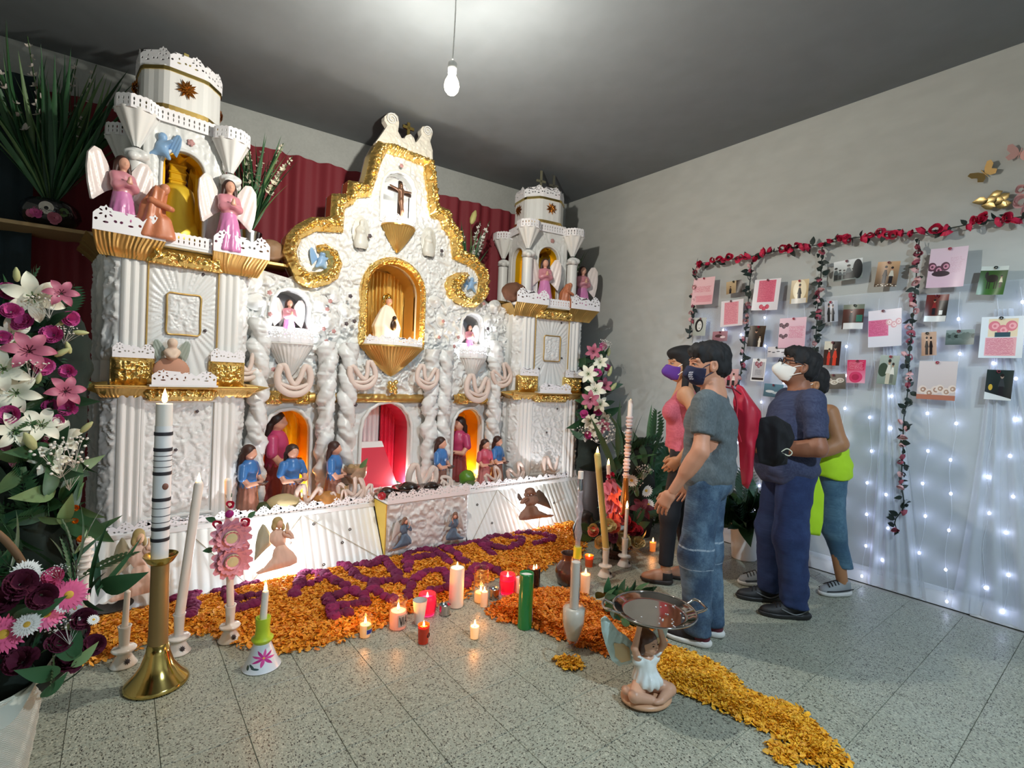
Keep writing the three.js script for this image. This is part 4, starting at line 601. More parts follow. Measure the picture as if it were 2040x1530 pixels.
  part(t, 'ledge', G(ledge(1.003, 1.58, 0.33, 0.14, 0.012)), M.pleat); part(t, 'ledge', G(ledge(2.635, 1.565, 0.28, 0.14, 0.012)), M.pleat); part(t, 'ledge', G(ledge(1.815, 1.615, 0.56, 0.18, 0.012)), M.goldCloth); part(t, 'ledge', G(ledge(1.83, 2.625, 0.3, 0.14, 0.012)), M.goldCloth);
  const fence = (x, y, w, d, h) => { const g = [], n = 7; for (let k = 0; k < n; k++) { const a = Math.PI * k / n, b = Math.PI * (k + 1) / n, A = [w / 2 * Math.cos(b), d * Math.sin(b)], B = [w / 2 * Math.cos(a), d * Math.sin(a)]; g.push(xf(laceStrip(Math.hypot(B[0] - A[0], B[1] - A[1]), h, 0.4, 0.06), [x + A[0], y, FZ - 0.01 + A[1]], [0, -Math.atan2(B[1] - A[1], B[0] - A[0]), 0])); } return join(g); };
  part(t, 'lace_edge', G(fence(1.003, 1.592, 0.33, 0.14, 0.1)), M.lace); part(t, 'lace_edge', G(fence(2.635, 1.577, 0.28, 0.14, 0.1)), M.lace); part(t, 'lace_edge', G(fence(1.815, 1.627, 0.55, 0.17, 0.08)), M.lace); part(t, 'lace_edge', G(fence(1.83, 2.637, 0.29, 0.13, 0.08)), M.lace);
  part(t, 'gold_knob', G(xf(skin(blend(0.02, ...Array.from({ length: 9 }, (_, k) => ell(0.028 * Math.cos(k * 2.4), -0.045 + k * 0.011, 0.028 * Math.sin(k * 2.4), 0.02, 0.018, 0.02))), [-0.06, -0.08, -0.06], [0.06, 0.08, 0.06], 0.006), [1.815, 1.28, FZ + 0.04])), M.gold);
  // gold bands across the facade
  const bar = (a, b, y, h) => part(t, 'gold_band', G(grid((u, v) => { const q = v * Math.PI; return [lerp(a, b, u), y - h / 2 * Math.cos(q), FZ - 0.03 + 0.035 * Math.sin(q) + 0.004 * noise(u * 40, v * 3, a)]; }, Math.ceil((b - a) * 90), 8)), M.goldCloth);
  bar(1.26, 2.3, BAND, 0.075); for (const [a, b] of [[0.8, 1.2], [2.45, 2.9]]) { bar(a, b, BAND, 0.08); for (const [c, w] of [[a + 0.05, 0.11], [b - 0.14, 0.1]]) part(t, 'gold_ruffle', G(relief(rect(c, BAND - 0.048, c + w, BAND + 0.05), [], 0.007, foil(44, 0.03, c), FZ - 0.005, FZ - 0.04)), M.gold); }
  // twisted columns: pairs of satin ropes
  const q0 = (a) => 2 * Math.sin(a * 0.5), twist = (x, y0, y1, r, dir, ph) => G(grid((u, v) => { const a = u * 6.2832, y = lerp(y0, y1, v), w = a - dir * (y - y0) * 17 + ph, q = r * (0.62 + 0.42 * Math.pow(Math.abs(Math.cos(w)), 0.6)) * (1 + 0.2 * noise(q0(a), y * 16, x) + 0.16 * (1 - 2 * Math.abs(noise(q0(a) * 2.2, y * 34, x)))); return [x + q * Math.cos(a), y, FZ + 0.035 + q * Math.sin(a)]; }, 30, Math.ceil((y1 - y0) * 90)));
  for (const [px, dir] of [[513, 1], [650, -1], [692, 1], [858, -1], [884, 1], [984, 1]]) { const x = atFront(px, 800, FZ + 0.04).x; part(t, 'twisted_column', twist(x, SHELF + 0.01, px < 520 || px > 980 ? 1.75 : 1.62, 0.066, dir, px), M.satin); }
  // gathered puffs over the columns, and rosettes
  for (const [px, py, s] of [[500, 560, 0.09], [512, 600, 0.08], [508, 650, 0.085], [640, 600, 0.075], [655, 640, 0.08], [690, 620, 0.07], [668, 585, 0.07], [870, 600, 0.07], [885, 640, 0.075], [900, 600, 0.07], [975, 640, 0.08], [990, 610, 0.08], [985, 680, 0.08], [515, 700, 0.08]]) { const c = atFront(px, py, FZ + 0.02); part(t, 'satin_puff', G(relief(oval(c.x, c.y, s, s * 0.8, px, 18), [], 0.009, (x, y, d) => 0.045 * smooth(0, 0.06, d) * (0.6 + 0.6 * Math.abs(noise(x * 26, y * 26, px))), FZ - 0.02, FZ - 0.03)), M.satin); }
  for (const [px, py] of [[537, 583], [538, 626], [535, 678], [545, 736], [617, 741], [645, 655], [652, 616], [665, 660], [690, 645], [698, 590], [658, 600], [706, 640], [708, 806], [837, 807], [875, 672], [913, 672], [905, 690], [883, 640], [964, 605], [972, 655], [690, 715], [863, 745], [650, 680], [800, 330], [737, 470], [880, 500]]) { const c = atFront(px, py, FZ + 0.045); part(t, 'rosette', rosetteGeo, py > 800 || rnd() < 0.25 ? dotMat : roseBud, { at: [c.x - 1.8, c.y - SHELF, 0.045], scale: 0.013 }); }
}
// crossbars that carry the two brown stones between facade and towers
solo('shelf_board', 'narrow wooden shelf on the back wall at the left, holding the flower bowl', 'shelf', box(1.5, 0.025, 0.42, 0, 0, 0, 0.003), M.wood, [-0.85, 2.265, -4.76], R(-3.8));
for (const [px, py, z, label, w] of [[520, 522, -4.12, 'short gilded shelf between the left tower and the gable', 0.4], [1012, 604, -4.12, 'short gilded shelf between the gable and the right tower', 0.42]]) { const p = atFront(px, py, z); solo('gilded_shelf', label, 'shelf', box(w, 0.022, 0.26, 0, 0, 0, 0.004), M.goldCloth, [p.x, p.y - 0.011, z - 0.05]); }
// niche lamps: small LED spots at the foot of each niche
{
  const lampThing = (label, x, y, z, color, power, tilt = 0.5) => { const t = thing('niche_lamp', label, 'lamp', [x, y, z], 0, 'small lamps hidden in the altar niches'); part(t, 'body', lathe([[0.018, 0], [0.02, 0.004], [0.02, 0.016], [0.016, 0.02]], 16), M.whitePaint); part(t, 'bulb', ball(0.014, 0, 0.024, 0, 1, 0.6, 1, 12), glow(color, 12)); lampAt([0, 0.045, 0], color, power, 0.7, t, 'niche_light'); };
  lampThing('tiny white lamp at the foot of the angel niche on the left', 1.06, 1.593, FZ + 0.06, 0xf4f8ff, 0.4);
  lampThing('tiny white lamp at the foot of the angel niche on the right', 2.7, 1.578, FZ + 0.06, 0xf4f8ff, 0.36);
  lampThing('tiny white lamp at the foot of the crucifix niche', 1.88, 2.638, FZ + 0.06, 0xf8faff, 0.4);
  lampThing('tiny warm lamp at the foot of the golden niche', 1.96, 1.628, FZ + 0.08, 0xffd9a0, 0.55);
  lampThing('tiny yellow lamp on the floor of the lower left arch', 1.13, SHELF + 0.001, FZ - 0.2, 0xffd27a, 0.4);
  lampThing('tiny yellow lamp on the floor of the lower right arch', 2.72, SHELF + 0.001, FZ - 0.2, 0xffd27a, 0.3);
  lampThing('tiny white lamp on the floor of the middle arch', 1.98, SHELF + 0.001, FZ - 0.1, 0xfff0e6, 0.3);
}
// ------------------------------------------------------------------ statuettes, breads and offerings on the altar
const wingShape = (s) => [[0, 0], [0.07, 0.1], [0.16, 0.25], [0.25, 0.36], [0.33, 0.36], [0.38, 0.26], [0.37, 0.08], [0.33, -0.1], [0.26, -0.3], [0.2, -0.22], [0.12, -0.12], [0.05, -0.06]].map(([x, y]) => [x * s, y]);
const wingGeo = (s) => relief(wingShape(s), [], 0.02, (x, y, d) => 0.014 * Math.abs(Math.sin((x * s * 0.9 - y * 0.35) * 40)) * smooth(0, 0.03, d) + 0.01, 0, -0.02, 1);
const wingL = wingGeo(1), wingR = wingGeo(-1);
// statuettes are modelled one unit high, standing at the origin, facing +z
function angelFigure(t, robeM, topM, hairM, wingM) {
  const robe = blend(0.06, cap(0, 0.03, 0, 0.17, 0, 0.5, 0, 0.105), cap(0.06, 0.03, 0.06, 0.1, 0.04, 0.4, 0.04, 0.06), cap(-0.09, 0.02, 0.05, 0.09, -0.03, 0.35, 0.05, 0.05)), folds = (x, y, z) => robe(x, y, z) + 0.011 * Math.sin(Math.atan2(z, x) * 11 + y * 4) * smooth(0.55, 0.15, y);
  part(t, 'robe', skin((x, y, z) => Math.max(folds(x, y, z), -y), [-0.3, -0.02, -0.25], [0.3, 0.63, 0.27], 0.018), robeM);
  part(t, 'mantle', skin(blend(0.05, cap(0, 0.52, 0, 0.1, 0, 0.73, -0.005, 0.085), cap(-0.095, 0.74, 0, 0.05, -0.105, 0.6, 0.07, 0.045), cap(0.095, 0.74, 0, 0.05, 0.105, 0.6, 0.07, 0.045), cap(-0.105, 0.6, 0.07, 0.04, -0.02, 0.63, 0.14, 0.033), cap(0.105, 0.6, 0.07, 0.04, 0.02, 0.63, 0.14, 0.033)), [-0.24, 0.36, -0.16], [0.24, 0.86, 0.24], 0.015), topM);
  part(t, 'hands', skin(blend(0.02, cap(-0.012, 0.64, 0.17, 0.022, 0, 0.7, 0.175, 0.014), cap(0.012, 0.64, 0.17, 0.022, 0, 0.7, 0.175, 0.014)), [-0.06, 0.59, 0.12], [0.06, 0.74, 0.22], 0.009), M.figSkin);
  part(t, 'head', skin(blend(0.02, ell(0, 0.905, 0.012, 0.062, 0.08, 0.066), ell(0, 0.89, 0.075, 0.012, 0.02, 0.014), cap(0, 0.78, 0, 0.04, 0, 0.86, 0, 0.036), ell(0, 0.855, 0.045, 0.028, 0.022, 0.024)), [-0.1, 0.74, -0.09], [0.1, 1.0, 0.11], 0.01), M.figSkin);
  part(t, 'hair', skin(minus(blend(0.03, ell(0, 0.93, -0.018, 0.078, 0.082, 0.074), cap(-0.062, 0.9, -0.02, 0.034, -0.085, 0.74, -0.01, 0.026), cap(0.062, 0.9, -0.02, 0.034, 0.085, 0.74, -0.01, 0.026), cap(0, 0.9, -0.06, 0.05, 0, 0.72, -0.08, 0.05)), ell(0, 0.9, 0.075, 0.05, 0.075, 0.06)), [-0.14, 0.64, -0.16], [0.14, 1.04, 0.1], 0.011), hairM);
  for (const s of [1, -1]) part(t, 'wing', s > 0 ? wingL : wingR, wingM, { at: [s * 0.02, 0.62, -0.1], rot: [0, -s * 0.2, s * 0.12] });
}
const F3 = (px, py, z) => atFront(px, py, z);
{
  const a = thing('angel_statuette', 'tall pink angel statuette with white wings, left of the gold bell', 'angel figure', [0, 0, 0], R(25), 'pink angel statuettes'); angelFigure(a, M.pinkRobe, mat(0xcb8590, { roughness: 0.3, clearcoat: 0.4 }), M.brownHair, M.wing);
  const place = (o, px, py, z, h, floor) => { const top = F3(px, py, z); o.position.set(top.x, floor, z); o.scale.setScalar(floor > 2 ? (top.y - floor) / 1.01 : h); };
  place(a, 246, 310, -3.72, 0.47, 2.132);
  const more = [[458, 358, -3.74, 0.42, 2.132, 'tall pink angel statuette with white wings, right of the gold bell', 10], [1087, 515, -3.84, 0.4, 2.132, 'pink angel statuette in front of the right tower arch', -25], [1162, 530, -3.9, 0.38, 2.132, 'pink angel statuette at the outer corner of the right tower, by the room wall', -20], [578, 573, -4.06, 0.33, 1.593, 'pink angel statuette lit up in the niche beside the left scroll', 5], [937, 622, -4.06, 0.31, 1.578, 'pink angel statuette lit up in the niche beside the right scroll', 0]];
  for (const [px, py, z, h, fl, label, turn] of more) { const c = copy(a, [0, 0, 0], R(turn), label); place(c, px, py, z, h, fl); }
}
// bowed clay figures beside the arches
{
  const t = thing('kneeling_statuette', 'shiny terracotta statuette of a bowed cloaked figure at the foot of the left bell arch', 'statuette', [0, 0, 0], R(60));
  const cloak = blend(0.06, cap(0, 0.04, -0.06, 0.24, 0, 0.5, -0.04, 0.16), cap(0, 0.5, -0.04, 0.16, 0, 0.78, 0.06, 0.11), cap(0, 0.05, 0.16, 0.15, 0, 0.3, 0.14, 0.1));
  part(t, 'cloak', skin((x, y, z) => Math.max(cloak(x, y, z) + 0.014 * Math.sin(Math.atan2(z, x) * 7 + y * 5), -y), [-0.32, -0.02, -0.34], [0.32, 0.95, 0.36], 0.02), M.terracotta);
  part(t, 'head', skin(ell(0, 0.83, 0.13, 0.075, 0.1, 0.08, 0, 0.4), [-0.12, 0.68, 0.0], [0.12, 0.98, 0.26], 0.014), mat(0xc98363, { roughness: 0.4 }));
  part(t, 'arms', skin(blend(0.03, cap(-0.14, 0.6, 0.02, 0.06, -0.03, 0.52, 0.24, 0.045), cap(0.14, 0.6, 0.02, 0.06, 0.03, 0.52, 0.24, 0.045)), [-0.24, 0.4, -0.08], [0.24, 0.72, 0.34], 0.016), M.terracotta);
  const p = F3(310, 380, -3.69); t.position.set(p.x, 2.132, -3.69); t.scale.setScalar(0.36);
  const q = F3(1130, 560, -3.79); copy(t, [q.x, 2.132, -3.8], R(60), 'shiny terracotta statuette of a bowed cloaked figure between two pink angels', undefined, 0.3);
}
// clay women in blouses
function lady(t, blouse, skirtM, hairM) {
  const sk = blend(0.05, cap(0, 0.04, 0, 0.16, 0, 0.44, 0, 0.11));
  part(t, 'skirt', skin((x, y, z) => Math.max(sk(x, y, z) + 0.008 * Math.sin(Math.atan2(z, x) * 12), -y, y - 0.46), [-0.22, -0.02, -0.22], [0.22, 0.5, 0.22], 0.016), skirtM);
  part(t, 'blouse', skin(blend(0.04, cap(0, 0.42, 0, 0.115, 0, 0.7, 0, 0.115), cap(-0.14, 0.7, 0, 0.065, -0.19, 0.56, 0.02, 0.06), cap(0.14, 0.7, 0, 0.065, 0.19, 0.56, 0.02, 0.06), ell(0, 0.64, 0.06, 0.11, 0.08, 0.07)), [-0.29, 0.28, -0.16], [0.29, 0.83, 0.2], 0.014), blouse);
  part(t, 'arms', skin(blend(0.02, cap(-0.19, 0.56, 0.02, 0.04, -0.17, 0.46, 0.1, 0.036), cap(-0.17, 0.46, 0.1, 0.036, -0.02, 0.47, 0.18, 0.03), cap(0.19, 0.56, 0.02, 0.04, 0.17, 0.46, 0.1, 0.036), cap(0.17, 0.46, 0.1, 0.036, 0.02, 0.47, 0.18, 0.03)), [-0.27, 0.38, -0.05], [0.27, 0.63, 0.24], 0.012), M.figSkin);
  part(t, 'head', skin(blend(0.02, ell(0, 0.89, 0.02, 0.082, 0.1, 0.085), ell(0, 0.88, 0.105, 0.014, 0.024, 0.016), cap(0, 0.74, 0, 0.055, 0, 0.82, 0, 0.048)), [-0.12, 0.68, -0.1], [0.12, 1.02, 0.15], 0.012), M.figSkin);
  part(t, 'hair', skin(minus(blend(0.02, ell(0, 0.925, -0.01, 0.098, 0.098, 0.1), cap(-0.06, 0.86, -0.06, 0.045, -0.06, 0.72, -0.08, 0.035), cap(0.06, 0.86, -0.06, 0.045, 0.06, 0.72, -0.08, 0.035)), ell(0, 0.87, 0.11, 0.075, 0.085, 0.08)), [-0.14, 0.64, -0.16], [0.14, 1.06, 0.12], 0.013), hairM);
  part(t, 'bowl', xf(lathe([[0.0, 0], [0.05, 0.005], [0.085, 0.05], [0.08, 0.052], [0.04, 0.015], [0, 0.012]], 20), [0, 0.43, 0.21]), M.clay);
}
{
  const skirt = mat(0x9a6a58, { roughness: 0.5, clearcoat: 0.2 });
  const a = thing('clay_woman', 'clay woman in a blue blouse standing farthest left, by the left tower', 'statuette', [0, 0, 0], R(50), 'clay women along the altar shelf'); lady(a, M.blueCloth, skirt, M.brownHair);
  const b = thing('clay_woman', 'clay woman in a pink blouse, the only pink one out on the shelf', 'statuette', [0, 0, 0], R(10), 'clay women along the altar shelf'); lady(b, M.roseCloth, mat(0xc47a78, { roughness: 0.4 }), M.brownHair);
  const put = (o, px, topPy, z, fl) => { const p = F3(px, topPy, z); o.position.set(p.x, fl, z); o.scale.setScalar(p.y - fl); };
  put(a, 497, 888, -3.82, SHELF); put(b, 967, 876, -3.84, SHELF);
  for (const [px, py, z, label, turn] of [[583, 887, -3.83, 'clay woman in a blue blouse standing in front of the lit left arch', 15], [667, 881, -3.83, 'clay woman in a blue blouse between the left and middle arches', 55], [879, 872, -3.84, 'clay woman in a blue blouse just right of the middle arch', 35], [992, 870, -3.88, 'clay woman in a blue blouse holding a bowl, beside the right tower', 25]]) put(copy(a, [0, 0, 0], R(turn), label), px, py, z, SHELF);
  const big = thing('clay_woman', 'large clay woman in a pink dress inside the lower left arch', 'statuette', [0, 0, 0], R(60)); lady(big, mat(0xb8406a, { roughness: 0.35 }), mat(0x8a3a3a, { roughness: 0.5 }), mat(0x2a1712, { roughness: 0.5 })); put(big, 552, 822, -4.12, SHELF + 0.002);
  const big2 = copy(big, [0, 0, 0], R(-70), 'large clay woman in a pink dress inside the lower right arch'); put(big2, 916, 832, -4.12, SHELF + 0.002);
}
// robed figure in the golden niche
{
  const t = thing('robed_statue', 'small statue in a wide white robe with a gold halo, in the golden niche', 'statue', [1.8, 1.63, -4.09], R(15));
  const prof = [[0.115, 0], [0.12, 0.03], [0.118, 0.1], [0.13, 0.16], [0.105, 0.22], [0.06, 0.31], [0.03, 0.345], [0.02, 0.35]];
  part(t, 'robe', grid((u, v) => { const i = v * (prof.length - 1), k = Math.min(Math.floor(i), prof.length - 2), f = i - k, a = u * 6.2832, r = lerp(prof[k][0], prof[k + 1][0], f) * (1 + 0.04 * Math.sin(a * 9)); return [r * Math.cos(a) * 1.05, lerp(prof[k][1], prof[k + 1][1], f), r * Math.sin(a) * 0.7]; }, 60, 28), mat(0xf2e9d6, { roughness: 0.5 }));
  part(t, 'head', skin(blend(0.01, ell(0, 0.375, 0.02, 0.026, 0.034, 0.028), ell(0, 0.37, 0.046, 0.006, 0.009, 0.007)), [-0.04, 0.33, -0.03], [0.04, 0.42, 0.07], 0.005), M.figSkin);
  part(t, 'halo', mv(new THREE.TorusGeometry(0.04, 0.011, 10, 32), 0, 0.4, -0.005), M.brass);
  part(t, 'crown', xf(lathe([[0.024, 0], [0.03, 0.012], [0.018, 0.03], [0.005, 0.042]], 14), [0, 0.4, 0.012]), M.brass);
  const child = blend(0.01, ell(0, 0, 0, 0.03, 0.045, 0.02), ell(0, 0.06, 0.01, 0.018, 0.022, 0.02)); part(t, 'child_figure', xf(skin(child, [-0.05, -0.06, -0.04], [0.05, 0.1, 0.05], 0.006), [-0.01, 0.17, 0.1]), M.darkBronze);
}
// crucifix
{
  const p = F3(792, 440, -4.05), t = thing('crucifix', 'dark bronze crucifix leaning in the white niche under the gable', 'crucifix', [p.x, 2.638, -4.03], R(12)); t.scale.setScalar(1.08);
  part(t, 'cross', join(box(0.026, 0.37, 0.016, 0, 0.185, 0, 0.003), box(0.22, 0.026, 0.016, 0, 0.285, 0, 0.003)), M.darkBronze);
  const body = blend(0.012, cap(0, 0.21, 0.02, 0.02, 0, 0.29, 0.018, 0.026), cap(-0.02, 0.29, 0.018, 0.012, -0.1, 0.305, 0.014, 0.007), cap(0.02, 0.29, 0.018, 0.012, 0.1, 0.305, 0.014, 0.007), cap(0, 0.21, 0.02, 0.02, 0.008, 0.13, 0.03, 0.014), cap(0.008, 0.13, 0.03, 0.013, 0, 0.05, 0.016, 0.009), ell(-0.008, 0.325, 0.028, 0.016, 0.02, 0.018));
  part(t, 'corpus', skin(body, [-0.12, 0.03, -0.01], [0.12, 0.36, 0.07], 0.005), mat(0x6a4c38, { roughness: 0.35, metalness: 0.4 }));
  part(t, 'plaque', box(0.03, 0.018, 0.006, 0, 0.352, 0.011), M.darkBronze);
}
// small reliefs: plaster figures on the gable, blue cherubs in the scrolls and over the bell
{
  const pl = mat(0xc9c8bf, { roughness: 0.4 }), f = blend(0.02, cap(0, 0.03, 0, 0.06, 0, 0.14, 0, 0.036), ell(0, 0.195, 0.012, 0.022, 0.028, 0.022), ell(0, 0.12, -0.02, 0.075, 0.13, 0.012), cap(-0.03, 0.13, 0.01, 0.02, 0, 0.12, 0.05, 0.016));
  const g = skin(f, [-0.08, -0.02, -0.06], [0.08, 0.25, 0.08], 0.008);
  for (const [px, py, label] of [[720, 492, 'pale plaster saint relief on the left half of the gable'], [855, 508, 'pale plaster saint relief on the right half of the gable']]) { const p = F3(px, py, FZ + 0.02); solo('plaster_relief', label, 'relief', g.clone().scale(1, 1, 0.6), pl, [p.x, p.y, FZ + 0.012]); }
  const blueM = mat(0x86abd0, { roughness: 0.4, clearcoat: 0.3 });
  const cherub = (label, x, y, z, s, turn) => { const t = thing('blue_cherub', label, 'cherub', [x, y, z], turn); t.scale.setScalar(s); part(t, 'body', skin(blend(0.03, ell(0, 0.06, 0, 0.06, 0.08, 0.05), ell(0.01, 0.17, 0.01, 0.042, 0.045, 0.042), cap(-0.03, 0.02, 0, 0.035, -0.1, -0.03, 0.02, 0.022), cap(0.03, 0.02, 0.01, 0.035, 0.08, -0.05, 0.03, 0.02), cap(0.04, 0.1, 0.02, 0.024, 0.1, 0.13, 0.04, 0.015)), [-0.16, -0.1, -0.08], [0.16, 0.24, 0.1], 0.01), blueM); for (const sd of [1, -1]) part(t, 'wing', sd > 0 ? wingL : wingR, blueM, { at: [sd * 0.03, 0.1, -0.04], scale: 0.36 }); };
  { const p = F3(640, 530, FZ); cherub('pale blue cherub curled in the left gold scroll', p.x, p.y, FZ + 0.0, 0.55, 0.4); }
  { const p = F3(938, 575, FZ); cherub('pale blue cherub curled in the right gold scroll', p.x, p.y, FZ + 0.0, 0.5, 0.2); }
  { const p = F3(322, 305, -3.86); cherub('blue cherub fixed at the left edge of the bell arch', p.x, p.y, -3.87, 0.6, -0.4); }
}
// cream cherubs with round breads in the tower shelves
{
  const loafMat = mat(0xb88468, { roughness: 0.6 });
  for (const [px, py, z, label, l2] of [[342, 745, -3.68, 'flat round brown bread propped on the left tower shelf', 'small cream cherub figure above the round bread on the left tower'], [1105, 770, -3.82, 'flat round brown bread propped on the right tower shelf', 'small cream cherub figure above the round bread on the right tower']]) {
    const p = F3(px, py, z); solo('round_bread', label, 'bread', xf(skin(ell(0, 0.08, 0, 0.095, 0.085, 0.022), [-0.11, -0.02, -0.04], [0.11, 0.18, 0.04], 0.008), [0, 0, 0], [-0.15, 0, 0]), loafMat, [p.x, 1.277, z]);
    const t = thing('cream_cherub', l2, 'cherub', [p.x, 1.44, z - 0.015]); part(t, 'body', skin(blend(0.02, ell(0, 0.02, 0, 0.035, 0.045, 0.03), ell(0, 0.085, 0.01, 0.028, 0.03, 0.028), cap(-0.03, 0.03, 0.01, 0.014, -0.01, 0.0, 0.04, 0.01), cap(0.03, 0.03, 0.01, 0.014, 0.01, 0.0, 0.04, 0.01)), [-0.06, -0.04, -0.05], [0.06, 0.13, 0.06], 0.007), mat(0xd9bfa8, { roughness: 0.5 })); for (const s of [1, -1]) part(t, 'wing', s > 0 ? wingL : wingR, mat(0x97a194, { roughness: 0.5 }), { at: [s * 0.02, 0.03, -0.03], scale: 0.2 });
  }
}
// looped white breads, standing on edge
{
  const loop = (kind) => { const r = 0.02, c = [];
    c.push(taper([[-0.1, 0.11, 0], [-0.115, 0.05, 0], [-0.1, -0.03, 0], [-0.05, -0.075, 0.01], [0, -0.085, 0.012], [0.05, -0.075, 0.01], [0.1, -0.03, 0], [0.115, 0.05, 0], [0.1, 0.11, 0]], r * 1.3, r * 1.3, 36, 8));
    c.push(taper([[-0.1, 0.11, 0], [-0.075, 0.125, 0.006], [-0.055, 0.09, 0.01], [-0.035, 0.03, 0.012], [0, -0.015, 0.014], [0.035, 0.03, 0.012], [0.055, 0.09, 0.01], [0.075, 0.125, 0.006], [0.1, 0.11, 0]], r, r, 36, 8));
    c.push(taper([[-0.1, -0.01, 0.004], [-0.05, -0.03, 0.014], [0, -0.04, 0.018], [0.05, -0.03, 0.014], [0.1, -0.01, 0.004]], r * 0.8, r * 0.8, 20, 8)); return join(c); };
  const g = loop(), at = [[586, 762, -3.91, 1, 'looped white bread hanging over the lower left arch, under the angel niche', 0], [725, 752, -3.9, 0.9, 'looped white bread hanging left of the gold funnel tip', 0.3], [850, 755, -3.9, 0.85, 'looped white bread hanging right of the gold funnel tip', -0.2], [950, 778, -3.9, 1.05, 'looped white bread hanging over the lower right arch', -0.15], [1002, 752, -3.92, 0.9, 'tilted looped white bread hanging beside the right tower', 0.55], [492, 735, -3.93, 0.8, 'looped white bread half hidden beside the left tower', 0.2]];
  for (const [px, py, z, s, label, roll] of at) { const p = F3(px, py, z), m = solo('looped_bread', label, 'bread', g, M.bread, [p.x, p.y, z]); m.rotation.z = roll; m.scale.setScalar(s); }
  const sh = [[840, 935, -3.79, 1.1, 'large looped white bread standing right of the red box', -0.2], [702, 950, -3.78, 0.85, 'looped white bread standing beside the glass vase', 0.35], [612, 978, -3.77, 0.75, 'looped white bread standing behind the yellow melon half', -0.3], [675, 985, -3.745, 0.5, 'small looped white bread behind the lace, right of the orange loaf', 0.1], [742, 975, -3.76, 0.55, 'small looped white bread at the corner of the centre block', -0.4], [1030, 935, -3.79, 0.8, 'looped white bread standing before the right tower pilaster', 0.5], [1100, 945, -3.78, 1.05, 'fanned looped bread in shadow before the right tower panel', 0.05], [985, 930, -3.79, 0.7, 'looped white bread behind the lace, beside the pink-bloused woman', 0.6], [890, 957, -3.77, 0.6, 'pretzel-shaped white bread right of the dark dishes', 1.3], [872, 965, -3.755, 0.5, 'arched white bread at the front of the centre block', -0.1]];
  for (const [px, py, z, s, label, roll] of sh) { const p = F3(px, py, z), m = solo('looped_bread', label, 'bread', g, M.bread, [p.x, SHELF + 0.09 * s, z]); m.rotation.z = roll; m.scale.setScalar(s); }
}
